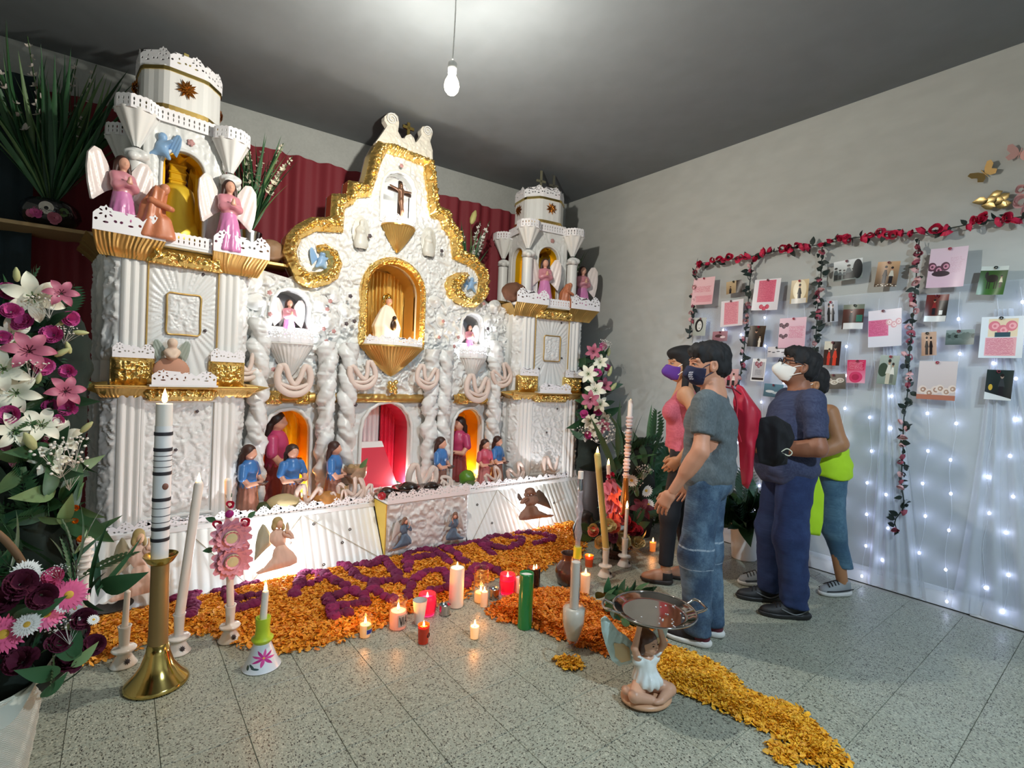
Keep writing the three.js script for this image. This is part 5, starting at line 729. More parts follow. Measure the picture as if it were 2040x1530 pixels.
// heads of tiny dolls peeping beside the breads
// food and vessels on the shelf
{
  const lump = (label, cat, name, px, z, rx, ry, rz, m, y = SHELF, n = 0.06) => { const p = F3(px, 960, z), e = ell(0, ry, 0, rx, ry, rz); return solo(name, label, cat, skin((x, yy, zz) => e(x, yy, zz) + n * rx * noise(x * 30, yy * 30, zz * 30), [-rx * 1.2, -ry * 0.2, -rz * 1.2], [rx * 1.2, ry * 2.3, rz * 1.2], Math.min(rx, ry, rz) / 8), m, [p.x, y, z]); };
  lump('halved pale yellow melon lying behind the lace, left of the centre', 'melon', 'melon', 566, -3.78, 0.115, 0.062, 0.06, mat(0xb5a77c, { roughness: 0.6 }), SHELF, 0.01);
  lump('round orange-brown loaf behind the lace, right of the melon', 'bread', 'loaf', 652, -3.785, 0.11, 0.055, 0.07, mat(0xb07a3c, { roughness: 0.65 }));
  lump('small orange mandarin beside the melon', 'fruit', 'mandarin', 612, -3.87, 0.05, 0.034, 0.045, mat(0xcf7a2c, { roughness: 0.5 }), SHELF, 0.02);
  lump('dark green gourd at the left end of the shelf', 'gourd', 'gourd', 528, -3.79, 0.06, 0.04, 0.05, mat(0x3d4a26, { roughness: 0.4 }));
  lump('bright green striped watermelon by the lower right arch', 'fruit', 'watermelon', 930, -3.86, 0.075, 0.075, 0.07, mat(0x5e8c2a, { roughness: 0.35 }), SHELF + 0.0, 0.05);
  lump('dull green squash in front of the watermelon', 'squash', 'squash', 936, -3.78, 0.07, 0.035, 0.05, mat(0x4f6238, { roughness: 0.5 }));
  lump('brown cocoa-coloured stone on the left corner of the right tower shelf', 'stone', 'brown_stone', 1010, -3.86, 0.145, 0.095, 0.09, M.cocoa, 2.13, 0.07);
  lump('brown rounded stone on the gilded shelf beside the left tower', 'stone', 'brown_stone', 523, -4.1, 0.1, 0.085, 0.09, mat(0x8a6a4c, { roughness: 0.6 }), F3(520, 522, -4.12).y, 0.05);
  const dish = lathe([[0, 0], [0.06, 0.004], [0.1, 0.04], [0.13, 0.05], [0.128, 0.056], [0.095, 0.048], [0.05, 0.016], [0, 0.014]], 28);
  const dz = -3.66; for (const [px, dy, s, m, label] of [[770, 0, 0.75, mat(0x8a7562, { roughness: 0.25, clearcoat: 0.5 }), 'small brown glazed dish at the left of the centre block'], [812, 0, 1, M.clay, 'wide dark clay dish on the centre block'], [858, 0, 0.8, mat(0x2a201e, { roughness: 0.15, clearcoat: 0.8 }), 'glossy black dish at the right of the centre block']]) { const p = F3(px, 985, dz), t = thing('clay_dish', label, 'dish', [p.x, 0.436, dz]); t.scale.setScalar(s); part(t, 'dish', dish, m); part(t, 'food', skin(blend(0.03, ell(-0.03, 0.045, 0, 0.05, 0.03, 0.045), ell(0.035, 0.05, 0.01, 0.045, 0.035, 0.04), ell(0, 0.06, -0.02, 0.04, 0.03, 0.03)), [-0.1, 0.005, -0.08], [0.1, 0.1, 0.08], 0.008), mat(0x2a1c18, { roughness: 0.25, clearcoat: 0.6 })); }
  const red = lump('small red apple tucked behind the lace of the centre block', 'apple', 'apple', 762, -3.56, 0.032, 0.03, 0.032, mat(0xa8202c, { roughness: 0.3 }), 0.436, 0.02); red.name = 'apple';
  // glass goblet and slim glass at the left of the middle arch
  const gp = F3(708, 950, -3.84), t = thing('glass_goblet', 'tall glass goblet of dried fruit beside the red box', 'goblet', [gp.x, SHELF, -3.84]);
  part(t, 'bowl', lathe([[0.006, 0.12], [0.05, 0.14], [0.085, 0.2], [0.09, 0.27], [0.088, 0.27], [0.082, 0.2], [0.045, 0.145], [0.0, 0.13]], 28), new THREE.MeshPhysicalMaterial({ color: 0xe9d9c2, roughness: 0.05, transmission: 0.75, thickness: 0, side: THREE.DoubleSide })); part(t, 'stem', lathe([[0.055, 0], [0.05, 0.006], [0.008, 0.016], [0.006, 0.12]], 20), M.glass); part(t, 'fruit', skin(blend(0.02, ...Array.from({ length: 8 }, (_, k) => ell(0.045 * Math.cos(k * 2.4), 0.2 + k * 0.008, 0.045 * Math.sin(k * 2.4), 0.03, 0.026, 0.03))), [-0.1, 0.14, -0.1], [0.1, 0.3, 0.1], 0.009), mat(0xa8885c, { roughness: 0.6 })); part(t, 'leaf', leafGeo(0.5, 0.2), M.leafPale, { at: [0.03, 0.25, 0], rot: [0.3, 0, -0.7], scale: 0.1 });
  const g2 = F3(686, 950, -3.79); solo('glass_tumbler', 'slim beige tumbler standing in front of the glass goblet', 'glass', lathe([[0, 0], [0.034, 0.001], [0.036, 0.14], [0.033, 0.14], [0.031, 0.006], [0, 0.005]], 24), mat(0xa9946f, { roughness: 0.15, clearcoat: 0.8 }), [g2.x, SHELF, -3.79]);
}
// paper and plaster angels on the skirts
{
  const cut = (label, px0, py0, px1, py1, flip, mats, dz = 0.05) => {                     // bounding box in the photograph; measured on the plane of the skirt's middle
    const z = -3.6 + dz, a = F3(px0, py1, z), b = F3(px1, py0, z), w = b.x - a.x, h = b.y - a.y, t = thing('kneeling_angel', label, 'angel figure', [(a.x + b.x) / 2, Math.max(a.y, 0.02), z + (flip ? 0.02 : 0)], 0);
    t.rotation.x = -0.42; t.scale.set(flip ? -w : w, h, (w + h) / 2);
    const poly = (pts, d, m, name, z0) => part(t, name, relief(pts, [], 0.02, (x, y, e) => 0.05 * Math.sqrt(smooth(0, 0.12, e)) + 0.006 * noise(x * 22, y * 10, 3), z0, z0 - 0.02, 1), m);
    poly([[-0.5, 0.06], [-0.42, 0.02], [-0.1, 0.04], [0.3, 0.06], [0.47, 0.1], [0.48, 0.2], [0.4, 0.32], [0.28, 0.42], [0.2, 0.52], [0.04, 0.5], [-0.06, 0.42], [-0.1, 0.28], [-0.3, 0.12]], 0.02, mats[0], 'skirt', 0.03);
    poly([[-0.02, 0.46], [-0.14, 0.58], [-0.12, 0.72], [-0.02, 0.8], [0.12, 0.8], [0.24, 0.72], [0.26, 0.6], [0.22, 0.46]], 0.02, mats[0], 'bodice', 0.045);
    part(t, 'sleeve', taper([[0.2, 0.68, 0.09], [0.3, 0.62, 0.1], [0.38, 0.58, 0.11], [0.32, 0.68, 0.13], [0.24, 0.72, 0.14]], 0.055, 0.04, 14, 10), mats[0]); part(t, 'hands', taper([[0.24, 0.7, 0.15], [0.27, 0.78, 0.16], [0.26, 0.84, 0.15]], 0.03, 0.015, 8, 8), mats[1]);
    part(t, 'head', skin(blend(0.02, ell(0.1, 0.88, 0.09, 0.085, 0.09, 0.07), ell(0.125, 0.86, 0.155, 0.014, 0.02, 0.012)), [-0.02, 0.76, 0], [0.22, 1.0, 0.2], 0.014), mats[1]);
    part(t, 'hair', skin(minus(blend(0.04, ell(0.07, 0.93, 0.07, 0.13, 0.1, 0.08), ell(-0.03, 0.84, 0.06, 0.06, 0.07, 0.06), ell(0.19, 0.82, 0.06, 0.05, 0.07, 0.05)), ell(0.12, 0.87, 0.16, 0.07, 0.07, 0.06)), [-0.13, 0.72, -0.04], [0.28, 1.06, 0.19], 0.016), mats[2]);
    poly([[-0.06, 0.7], [-0.2, 0.9], [-0.26, 0.94], [-0.36, 0.82], [-0.44, 0.6], [-0.48, 0.36], [-0.5, 0.26], [-0.36, 0.36], [-0.2, 0.46], [-0.08, 0.52]], 0.02, mats[3], 'wing', -0.02);
    poly([[0.24, 0.7], [0.3, 0.88], [0.34, 0.92], [0.37, 0.8], [0.34, 0.68]], 0.02, mats[3], 'wing', -0.02);
    return t;
  };
  const pink = [mat(0xd8b49f, { roughness: 0.6 }), mat(0xd9b08e, { roughness: 0.6 }), M.blond, mat(0xa39c82, { roughness: 0.6 })];
  cut('kneeling plaster angel in pale pink at the left end, behind the brass candlestick', 213, 1055, 322, 1205, false, pink, 0.16);
  cut('kneeling plaster angel in pale pink, on the glowing skirt beside the pink flower candle', 508, 1030, 598, 1148, false, pink, 0.17);
  const brown = mat(0x9a7562, { roughness: 0.7 }); cut('kneeling brown angel seen dark against the glowing right skirt', 1031, 968, 1104, 1042, true, [brown, brown, mat(0x866250, { roughness: 0.7 }), mat(0x6a564a, { roughness: 0.7 })], 0.17);
  const blue = [M.greyBlue, M.figSkin, mat(0x7a5a48, { roughness: 0.6 }), mat(0xb9b4ae, { roughness: 0.6 })];
  { const a = cut('small praying angel in a grey-blue robe on the left of the ruffled block', 780, 1028, 822, 1096, false, blue, 0.15); a.rotation.x = 0; const b = cut('small praying angel in a grey-blue robe on the right of the ruffled block', 884, 1016, 924, 1080, true, blue, 0.15); b.rotation.x = 0; }
  // a lamp behind the two lit angels
  for (const [px, py, label] of [[556, 1098, 'tiny white lamp glowing behind the pale pink angel'], [1068, 1016, 'tiny white lamp glowing behind the brown angel']]) { const p = F3(px, py, -3.56), t = thing('skirt_lamp', label, 'lamp', [p.x, p.y, -3.56]); part(t, 'bulb', ball(0.012, 0, 0, 0, 1, 1, 1, 12), glow(0xf2f8ff, 10)); part(t, 'holder', cyl(0.008, 0.008, 0.02, 0, -0.03, 0, 10), M.whitePaint); lampAt([0, 0, 0], 0xf2f8ff, 0.95, 0.5, t, 'skirt_light'); }
}
// ------------------------------------------------------------------ petals, purple lettering, candles
const floorPoly = (pts) => pts.map(([x, y]) => { const p = atFloor(x, y); return [p.x, p.z]; });
const petalGeo = grid((u, v) => { const s = (u - 0.5) * 2, w = Math.sin(Math.PI * (0.12 + 0.8 * v)); return [s * 0.5 * w, 0.16 * s * s + 0.3 * v * v, (v - 0.5) * 1.2]; }, 2, 2);
function petals(name, label, polys, count, size, colors, mound) {
  const g = new THREE.Group(); g.name = numbered(name); g.userData = { label, category: 'petals', kind: 'stuff' }; scene.add(g);
  let x0 = 1e9, x1 = -1e9, z0 = 1e9, z1 = -1e9; for (const P of polys) for (const [x, z] of P) { x0 = Math.min(x0, x); x1 = Math.max(x1, x); z0 = Math.min(z0, z); z1 = Math.max(z1, z); }
  const inside = (x, z) => polys.some((P) => inPoly(x, z, P)), dist = (x, z) => Math.max(...polys.map((P) => signedDist(x, z, P)));
  const hgt = (x, z, d) => mound * smooth(0, 0.1, d) * (0.75 + 0.5 * noise(x * 9, z * 9, 2)) + 0.002;
  for (const P of polys) { const b = relief(P, [], 0.03, (x, z, d) => hgt(x, z, d) * 0.8, 0, undefined); b.rotateX(Math.PI / 2); const p = b.attributes.position; for (let i = 0; i < p.count; i++) p.setY(i, -p.getY(i) + 0.001); b.computeVertexNormals(); part(g, 'petal_bed', b, mat(colors[0], { roughness: 0.8 })); }
  const m = new THREE.InstancedMesh(petalGeo, mat(0xffffff, { roughness: 0.55 }), count), M4 = new THREE.Matrix4(), q = new THREE.Quaternion(), c = new THREE.Color(), C = colors.map((k) => new THREE.Color(k));
  m.name = 'petals'; m.castShadow = m.receiveShadow = true; let n = 0;
  for (let t = 0; n < count && t < count * 30; t++) {
    const x = rr(x0 - 0.04, x1 + 0.04), z = rr(z0 - 0.04, z1 + 0.04), d = dist(x, z); if (d < -0.045 || (d < 0.01 && rnd() > 0.12 + 0.5 * smooth(-0.045, 0.01, d))) continue;
    q.setFromEuler(new THREE.Euler(rr(-0.7, 0.7), rr(0, 6.28), rr(-0.7, 0.7))); const s = size * rr(0.6, 1.25);
    m.setMatrixAt(n, M4.compose(V(x, hgt(x, z, Math.max(d, 0)) + rr(0.002, 0.008), z), q, V(s * rr(0.6, 1), s, s)));
    m.setColorAt(n, c.copy(pick(C)).multiplyScalar(rr(0.75, 1.05))); n++;
  }
  m.count = n; g.add(m); return { inside, hgt: (x, z) => hgt(x, z, Math.max(dist(x, z), 0)) };
}
const orange = [0xea9620, 0xf0a024, 0xf3aa32, 0xe48418, 0xf0a52c], yellow = [0xf2b428, 0xf6c034, 0xeeaa22, 0xf4ba2c], deep = [0xe87f1c, 0xee8a1e, 0xea851c, 0xf09828];
const mainPoly = floorPoly([[182, 1322], [150, 1250], [200, 1232], [400, 1192], [560, 1154], [760, 1117], [930, 1086], [1140, 1042], [1165, 1068], [1150, 1112], [1096, 1122], [1070, 1142], [985, 1150], [935, 1170], [925, 1190], [880, 1200], [800, 1224], [742, 1252], [640, 1286], [560, 1302], [470, 1280], [420, 1262], [330, 1266], [250, 1300]]);
const bed = petals('marigold_petals', 'carpet of orange marigold petals in front of the altar platform', [mainPoly], 26000, 0.021, orange, 0.03);
const bed2 = petals('marigold_petals', 'bank of deep orange marigold petals between the green candle and the tray angel', [floorPoly([[978, 1222], [1004, 1198], [1040, 1184], [1100, 1176], [1150, 1180], [1185, 1205], [1225, 1225], [1290, 1240], [1320, 1290], [1262, 1312], [1235, 1310], [1180, 1292], [1115, 1268], [1060, 1246], [1000, 1236]])], 8000, 0.022, deep, 0.045);
petals('marigold_petals', 'winding trail of yellow-orange marigold petals running to the front corner', [floorPoly([[1318, 1296], [1350, 1300], [1400, 1318], [1455, 1352], [1462, 1378], [1530, 1402], [1580, 1418], [1606, 1442], [1640, 1480], [1672, 1516], [1650, 1522], [1604, 1508], [1585, 1478], [1540, 1456], [1480, 1432], [1420, 1400], [1370, 1378], [1322, 1368], [1310, 1330]]), floorPoly([[1545, 1498], [1572, 1500], [1560, 1512]]), floorPoly([[1120, 1318], [1142, 1318], [1146, 1326], [1128, 1328]])], 9000, 0.021, yellow, 0.022);
// purple blooms, set into letters
const bloomGeo = [0, 1, 2].map((k) => { const f = ell(0, 0.012, 0, 0.04, 0.026, 0.036); return skin((x, y, z) => f(x, y, z) + 0.006 * noise(x * 110, y * 110, z * 110 + k * 9) + 0.006 * noise(x * 48 + k, y * 48, z * 48), [-0.06, -0.012, -0.06], [0.06, 0.056, 0.06], 0.0058); });
const bloomMats = [0x6d1342, 0x5c1038, 0x7b1a4c, 0x641240].map((c) => mat(c, { roughness: 0.9, sheen: 0.5, sheenColor: new THREE.Color(0x8a2a5c) }));
const LETTERS = [
  ['first T, behind the brass candlestick', [[330, 1203], [375, 1190], [425, 1176]], [[382, 1190], [382, 1242]]],
  ['E behind the pink flower candle', [[434, 1184], [470, 1178], [508, 1172]], [[452, 1186], [470, 1228]], [[478, 1202], [520, 1200]], [[468, 1230], [522, 1213]]],
  ['first A of the upper line', [[583, 1196], [596, 1170], [612, 1148], [640, 1156], [685, 1182]], [[600, 1174], [636, 1166]]],
  ['first M of the upper line', [[677, 1129], [702, 1148], [725, 1169]], [[709, 1137], [746, 1137], [757, 1121], [791, 1156]]],
  ['second A, below the ruffled block', [[812, 1147], [820, 1103], [852, 1100], [896, 1132]], [[820, 1124], [860, 1116]]],
  ['second M of the upper line', [[873, 1089], [900, 1108], [926, 1132]], [[894, 1095], [929, 1089], [944, 1084], [981, 1113]]],
  ['ring-shaped O of the upper line', [[966, 1092], [973, 1076], [990, 1073], [1014, 1078], [1037, 1085], [1026, 1100], [1003, 1103], [984, 1098], [966, 1092]]],
  ['S at the far right end of the upper line', [[1032, 1066], [1063, 1071], [1102, 1082], [1066, 1089]]],
  ['first P of the lower line', [[653, 1201], [664, 1244]], [[656, 1204], [701, 1192], [728, 1213], [693, 1222], [672, 1222]], [[672, 1240], [690, 1238]]],
  ['A behind the jar candle', [[741, 1190], [748, 1170], [780, 1170], [815, 1176], [812, 1197]], [[745, 1190], [778, 1208]]],
  ['second P, left of the white pillar', [[828, 1163], [852, 1150], [878, 1146], [897, 1170], [888, 1185], [858, 1186]]],
  ['last A, right of the white pillar', [[928, 1172], [936, 1152], [950, 1140], [975, 1142], [1000, 1148]]],
];
for (const [where, ...strokes] of LETTERS) {
  const o = atFloor(...strokes[0][0]), t = thing('bloom_letter', `letter laid out of purple blooms: ${where}`, 'letter', [o.x, 0, o.z], 0, 'letters of purple blooms on the petal carpet');
  for (const s of strokes) {
    const c = new THREE.CatmullRomCurve3(s.map(([x, y]) => atFloor(x, y)), false, 'centripetal'), n = Math.max(2, Math.round(c.getLength() / 0.05));
    for (let i = 0; i <= n; i++) { const p = c.getPointAt(i / n); part(t, 'bloom', pick(bloomGeo), pick(bloomMats), { at: [p.x - o.x + rr(-0.008, 0.008), bed.hgt(p.x, p.z) + 0.004, p.z - o.z + rr(-0.008, 0.008)], rot: [0, rr(0, 6), 0], scale: rr(0.8, 1.1) }); }
  }
}
// ---- candles. sizes are read off the photograph in the upright plane through each base
const baseAt = (px, py) => atFloor(px, py), upTo = (px, py, z) => atFront(px, py, z), pxLen = (px, py, n) => { const b = atFloor(px, py); return n * b.clone().sub(EYE).dot(toWorld(0, 0, -1)) / FOCAL; };
const glowWax = (c, e, k) => new THREE.MeshPhysicalMaterial({ color: c, roughness: 0.35, emissive: e, emissiveIntensity: k, side: THREE.DoubleSide });
const label4 = (cols, w = 128, h = 160) => canvasTex(w, h, (c) => { c.fillStyle = '#e8e6df'; c.fillRect(0, 0, w, h); cols.forEach(([col, a, b]) => { c.fillStyle = col; c.fillRect(6, h * a, w - 12, h * (b - a)); }); c.strokeStyle = '#2a2a40'; c.lineWidth = 2; for (let y = 16; y < h - 8; y += 13) { c.beginPath(); for (let x = 14; x < w - 16; x += 6) c.lineTo(x, y + rr(-2, 2)); c.stroke(); } });
const wrap = (r, y0, y1, a0, a1, m) => { const g = grid((u, v) => { const a = lerp(a0, a1, u); return [r * Math.sin(a), lerp(y0, y1, v), r * Math.cos(a)]; }, 14, 1); return [g, m]; };
const waxTop = (r, h) => lathe([[0, 0], [r, 0], [r, h - 0.004], [r * 0.96, h], [r * 0.8, h - 0.002], [0.004, h - 0.006], [0, h - 0.006]], 28);
const ceramicHolder = (h) => lathe([[0, 0], [0.052, 0], [0.054, 0.008], [0.045, 0.02], [0.032, 0.045], [0.024, 0.06], [0.046, 0.07], [0.05, 0.078], [0.044, 0.084], [0.022, 0.088], [0.02, 0.1], [0.024, h - 0.012], [0.028, h], [0.02, h], [0.017, h - 0.02], [0, h - 0.02]], 32);
const leaning = (p0, p1, r0, r1) => taper([p0, p0.clone().lerp(p1, 0.33), p0.clone().lerp(p1, 0.66), p1], r0, r1, 16, 14);
{ // brass candlestick with the tall wrapped candle
  const b = baseAt(312, 1362), z = b.z, k = (px, py) => { const p = upTo(px, py, z); return p.y; }, t = thing('brass_candlestick', 'tall brass candlestick with flared foot holding a thick wrapped candle', 'candlestick', [b.x, 0, z]);
  const y = (py) => k(316, py);
  part(t, 'foot', lathe([[0, 0], [0.118, 0], [0.122, 0.01], [0.116, 0.022], [0.088, 0.05], [0.062, 0.09], [0.046, 0.14], [0.038, 0.18], [0, 0.18]], 48), M.brass);
  part(t, 'shaft', lathe([[0.038, 0.178], [0.036, 0.24], [0.035, y(1122)], [0, y(1122)]], 32), mat(0x94794a, { metalness: 0.45, roughness: 0.5 }));
  part(t, 'drip_pan', lathe([[0.034, y(1124)], [0.05, y(1118)], [0.066, y(1106)], [0.064, y(1105)], [0.045, y(1115)], [0.0, y(1118)]], 36), M.brass);
  const c = thing('wrapped_candle', 'thick white candle wrapped in paper with dark bands, burning on the brass candlestick', 'candle', [b.x - 0.004, y(1117), z]), H = y(804) - y(1117);
  part(c, 'wax', waxTop(0.031, H), M.wax);
  const paper = mat(0xeceae8, { roughness: 0.7 }), dark = mat(0x2c2a30, { roughness: 0.6 });
  part(c, 'paper', lathe([[0.0325, 0.002], [0.0335, H * 0.4], [0.0325, H * 0.86]], 28), paper);
  for (const f of [0.13, 0.2, 0.385, 0.55, 0.7, 0.8]) part(c, 'band', lathe([[0.034, H * f], [0.0348, H * f + 0.001], [0.0348, H * f + 0.014], [0.034, H * f + 0.015]], 28), dark);
  for (const f of [0.25, 0.29, 0.34, 0.6, 0.64, 0.67]) part(c, 'thread', lathe([[0.0338, H * f], [0.0344, H * f + 0.0015], [0.0338, H * f + 0.003]], 28), dark);
  part(c, 'medallion', ball(0.012, 0.01, H * 0.48, 0.032, 1, 1.2, 0.4), mat(0x8a5a4a, { roughness: 0.5 }));
  flame(c, 0, H - 0.004, 0, 1.35, 0.09);
}
function taperCandle(label, hx, hy, topHolder, c0, c1, r, m, lit, hLabel, group) {
  const b = baseAt(hx, hy), z = b.z, h = upTo(topHolder[0], topHolder[1], z).y, t = thing('ceramic_candlestick', hLabel, 'candlestick', [b.x, 0, z]); part(t, 'body', ceramicHolder(Math.max(h, 0.13)), M.ceramic);
  part(t, 'painted_flower', bowGeo, mat(0x3a3236, { roughness: 0.4 }), { at: [0.012, 0.03, 0.037], rot: [-0.5, 0.3, 0], scale: 0.28 });
  const p0 = V(b.x, h - 0.015, z), q = upTo(...c1, z), p1 = V(q.x, q.y, z), c = thing('taper_candle', label, 'candle', p0.toArray()); part(c, 'wax', leaning(V(0, 0, 0), p1.clone().sub(p0), r, r * 0.93), m);
  if (lit) flame(c, p1.x - p0.x, p1.y - p0.y, 0, lit, 0.07);
  return { c, p0, p1, z };
}
taperCandle('long white candle leaning right, burning in front of the left tower', 355, 1300, [357, 1222], [362, 1220], [396, 965], 0.022, M.wax, 1.1, 'white ceramic candlestick under the long leaning candle');
taperCandle('short unlit white candle at the left, beside the brass candlestick', 246, 1325, [250, 1246], [252, 1240], [254, 1180], 0.013, M.wax, 0, 'white ceramic candlestick farthest left, with painted flowers');
{
  const o = taperCandle('white candle dressed with two big pink paper flowers, unlit', 457, 1276, [458, 1205], [458, 1200], [454, 958], 0.017, M.wax, 0, 'white ceramic candlestick under the pink flower candle');
  const fl = (n, r, h) => { const g = []; for (let l = 0; l < 3; l++) for (let k = 0; k < n; k++) g.push(xf(petalGeo.clone(), [0, 0, 0], [0, 0, 0], [r * 0.66, r * 0.4, r * 0.8 * (1 - l * 0.24)]).translate(0, 0.012 * l, r * 0.5 * (1 - l * 0.25)).rotateX(-0.08 - l * 0.12).rotateY((k + l * 0.5) / n * 6.283)); return join(g).rotateX(Math.PI / 2); };
  const pk = mat(0xe3a0b0, { roughness: 0.75 }), heart = mat(0xcfd0a0, { roughness: 0.8 }), big = fl(13, 0.1, 0);
  for (const [px, py] of [[459, 1068], [461, 1114]]) { const q = upTo(px, py, o.z + 0.03); part(o.c, 'paper_flower', big, pk, { at: [q.x - o.p0.x, q.y - o.p0.y, 0.03] }); part(o.c, 'flower_heart', ball(0.036, 0, 0, 0, 1, 1, 0.35), heart, { at: [q.x - o.p0.x, q.y - o.p0.y, 0.066] }); }
  for (const [px, py, s, m] of [[457, 1024, 0.02, mat(0x9a1470, { roughness: 0.4 })], [458, 1005, 0.025, roseRed], [488, 1040, 0.03, roseRed], [432, 1045, 0.028, roseRed], [440, 1090, 0.022, pk], [490, 1088, 0.022, pk]]) { const q = upTo(px, py, o.z + 0.03); part(o.c, m.color.getHex() === 0x9a1470 ? 'bead' : 'rose', m.color.getHex() === 0x9a1470 ? ball(1, 0, 0, 0, 1, 1, 0.5) : roseGeo, m, { at: [q.x - o.p0.x, q.y - o.p0.y, 0.03], rot: m.color.getHex() === 0x9a1470 ? [0, 0, 0] : [R(70), 0, 0], scale: s }); }
  for (const [px, py, a] of [[455, 994, 0], [430, 1036, 1.2], [492, 1030, -1], [426, 1092, 1.7]]) { const q = upTo(px, py, o.z); part(o.c, 'leaf', smallLeaf, M.leaf, { at: [q.x - o.p0.x, q.y - o.p0.y, 0.01], rot: [0, 0, a], scale: 0.05 }); }
}
{ // white bell-shaped holder with a painted pink flower
  const b = baseAt(521, 1326), z = b.z, t = thing('painted_candlestick', 'white cone candlestick with lime green neck and a painted pink flower', 'candlestick', [b.x, 0, z]), y = (py) => upTo(521, py, z).y;
  const skinTex = canvasTex(512, 256, (c, w, h) => { c.fillStyle = '#dfe6ee'; c.fillRect(0, 0, w, h); for (let k = 0; k < 8; k++) { c.save(); c.translate(178, 120); c.rotate(k * Math.PI / 4 + 0.2); c.fillStyle = k % 2 ? '#c02a86' : '#d8479a'; c.beginPath(); c.moveTo(0, 0); c.quadraticCurveTo(-22, -38, 0, -84); c.quadraticCurveTo(22, -38, 0, 0); c.fill(); c.restore(); } c.fillStyle = '#e8b83a'; c.beginPath(); c.arc(178, 120, 8, 0, 7); c.fill(); c.fillStyle = '#2c4a4e'; for (const [x, y2, r] of [[112, 190, 0.8], [90, 205, 1.4], [132, 208, 0.2]]) { c.save(); c.translate(x, y2); c.rotate(r); c.beginPath(); c.ellipse(0, 0, 22, 9, 0, 0, 7); c.fill(); c.restore(); } });
  const n = y(1278), cone = grid((u, v) => { const a = (u - 0.5) * 6.2832 + 0.9, r = lerp(0.083, 0.036, Math.pow(v, 0.85)); return [r * Math.sin(a), lerp(0.002, n, v), r * Math.cos(a)]; }, 40, 8);
  part(t, 'body', cone, mat(0xffffff, { map: skinTex, roughness: 0.25, clearcoat: 0.4 })); part(t, 'base', lathe([[0, 0], [0.083, 0], [0.085, 0.004]], 32), M.ceramic);
  part(t, 'neck', lathe([[0.036, n - 0.002], [0.047, n + 0.012], [0.048, n + 0.02], [0.034, n + 0.03], [0.03, y(1250)], [0.034, y(1230)], [0.03, y(1230)], [0.022, y(1236)], [0, y(1236)]], 32), mat(0xb7cf2e, { roughness: 0.45 }));
  const c = thing('taper_candle', 'short white candle burning in the lime green candlestick neck', 'candle', [b.x, y(1234), z]), H = y(1182) - y(1234); part(c, 'wax', leaning(V(0, 0, 0), V(0.006, H, 0), 0.016, 0.015), M.wax); flame(c, 0.006, H, 0, 1, 0.08);
}
// cups, jars and pillars set on the floor
function cup(label, px, py, wPx, hPx, o) {                       // o: shape, m, wax, lit, glass, extra
  const b = baseAt(px, py), r = pxLen(px, py, wPx / 2), h = pxLen(px, py, hPx), t = thing(o.name ?? 'votive_candle', label, o.cat ?? 'candle', [b.x, 0.001, b.z]);
  if (o.glass) part(t, 'glass', lathe(o.glass.map(([a, c]) => [a * r, c * h]), 32), o.glassM ?? M.glass);
  if (o.wax) part(t, 'wax', lathe([[0, 0.02 * h], [o.wax[0] * r, 0.02 * h], [o.wax[1] * r, o.wax[2] * h], [o.wax[1] * r * 0.8, o.wax[2] * h - 0.002], [0, o.wax[2] * h - 0.005]], 28), o.m);
  if (o.lit) flame(t, 0, (o.wax ? o.wax[2] : 1) * h - 0.004, 0, o.lit, o.power ?? 0.06);
  if (o.extra) o.extra(t, r, h);
  return t;
}
const tumbler = [[0.8, 0], [0.84, 0.02], [1, 1], [0.95, 1], [0.8, 0.06], [0, 0.05]], straight = [[0.96, 0], [1, 0.03], [1, 0.97], [0.97, 1], [0.93, 0.97], [0.92, 0.06], [0, 0.05]];
const paperLabel = (cols) => (t, r, h) => { const [g, m] = wrap(r * 1.03, h * 0.2, h * 0.62, -0.7, 0.7, mat(0xffffff, { map: label4(cols), roughness: 0.4 })); part(t, 'paper_label', g, m, { rot: [0, 0.5, 0] }); };
cup('small candle in a clear glass with a yellow and blue label, left of the jar', 727, 1268, 25, 42, { glass: tumbler, wax: [0.78, 0.88, 0.6], m: glowWax(0xf0d9b0, 0xff9a40, 0.5), lit: 0.8, extra: paperLabel([['#d8c23a', 0.08, 0.45], ['#2c3a9a', 0.5, 0.95]]) });
cup('squat jar candle with pink glowing wax and black lettering on the glass', 792, 1250, 36, 58, { name: 'jar_candle', glass: [[0.9, 0], [0.95, 0.03], [1, 0.12], [1, 0.62], [0.88, 0.74], [0.86, 0.82], [0.97, 0.88], [0.99, 0.96], [0.96, 1], [0.9, 0.9], [0.8, 0.76], [0.94, 0.6], [0.94, 0.08], [0, 0.05]], wax: [0.88, 0.9, 0.6], m: glowWax(0xdcb8a8, 0xff7a58, 0.4), lit: 0.9, power: 0.09, extra: (t, r, h) => { const m = mat(0xffffff, { map: canvasTex(256, 128, (c) => { c.fillStyle = '#b9aea2'; c.fillRect(0, 0, 256, 128); c.strokeStyle = '#141210'; c.lineWidth = 15; c.lineJoin = 'round'; const L = (p) => { c.beginPath(); p.forEach(([x, y]) => c.lineTo(x, y)); c.stroke(); }; L([[20, 20], [50, 108], [66, 20]]); L([[92, 20], [80, 108]]); L([[110, 108], [138, 20], [166, 108]]); L([[118, 76], [158, 76]]); L([[240, 24], [190, 30], [192, 62], [236, 70], [230, 106], [184, 104]]); }), roughness: 0.3 }); const [g] = wrap(r * 1.02, h * 0.14, h * 0.54, -0.85, 0.85, m); part(t, 'lettering', g, m, { rot: [0, 0.45, 0] }); } });
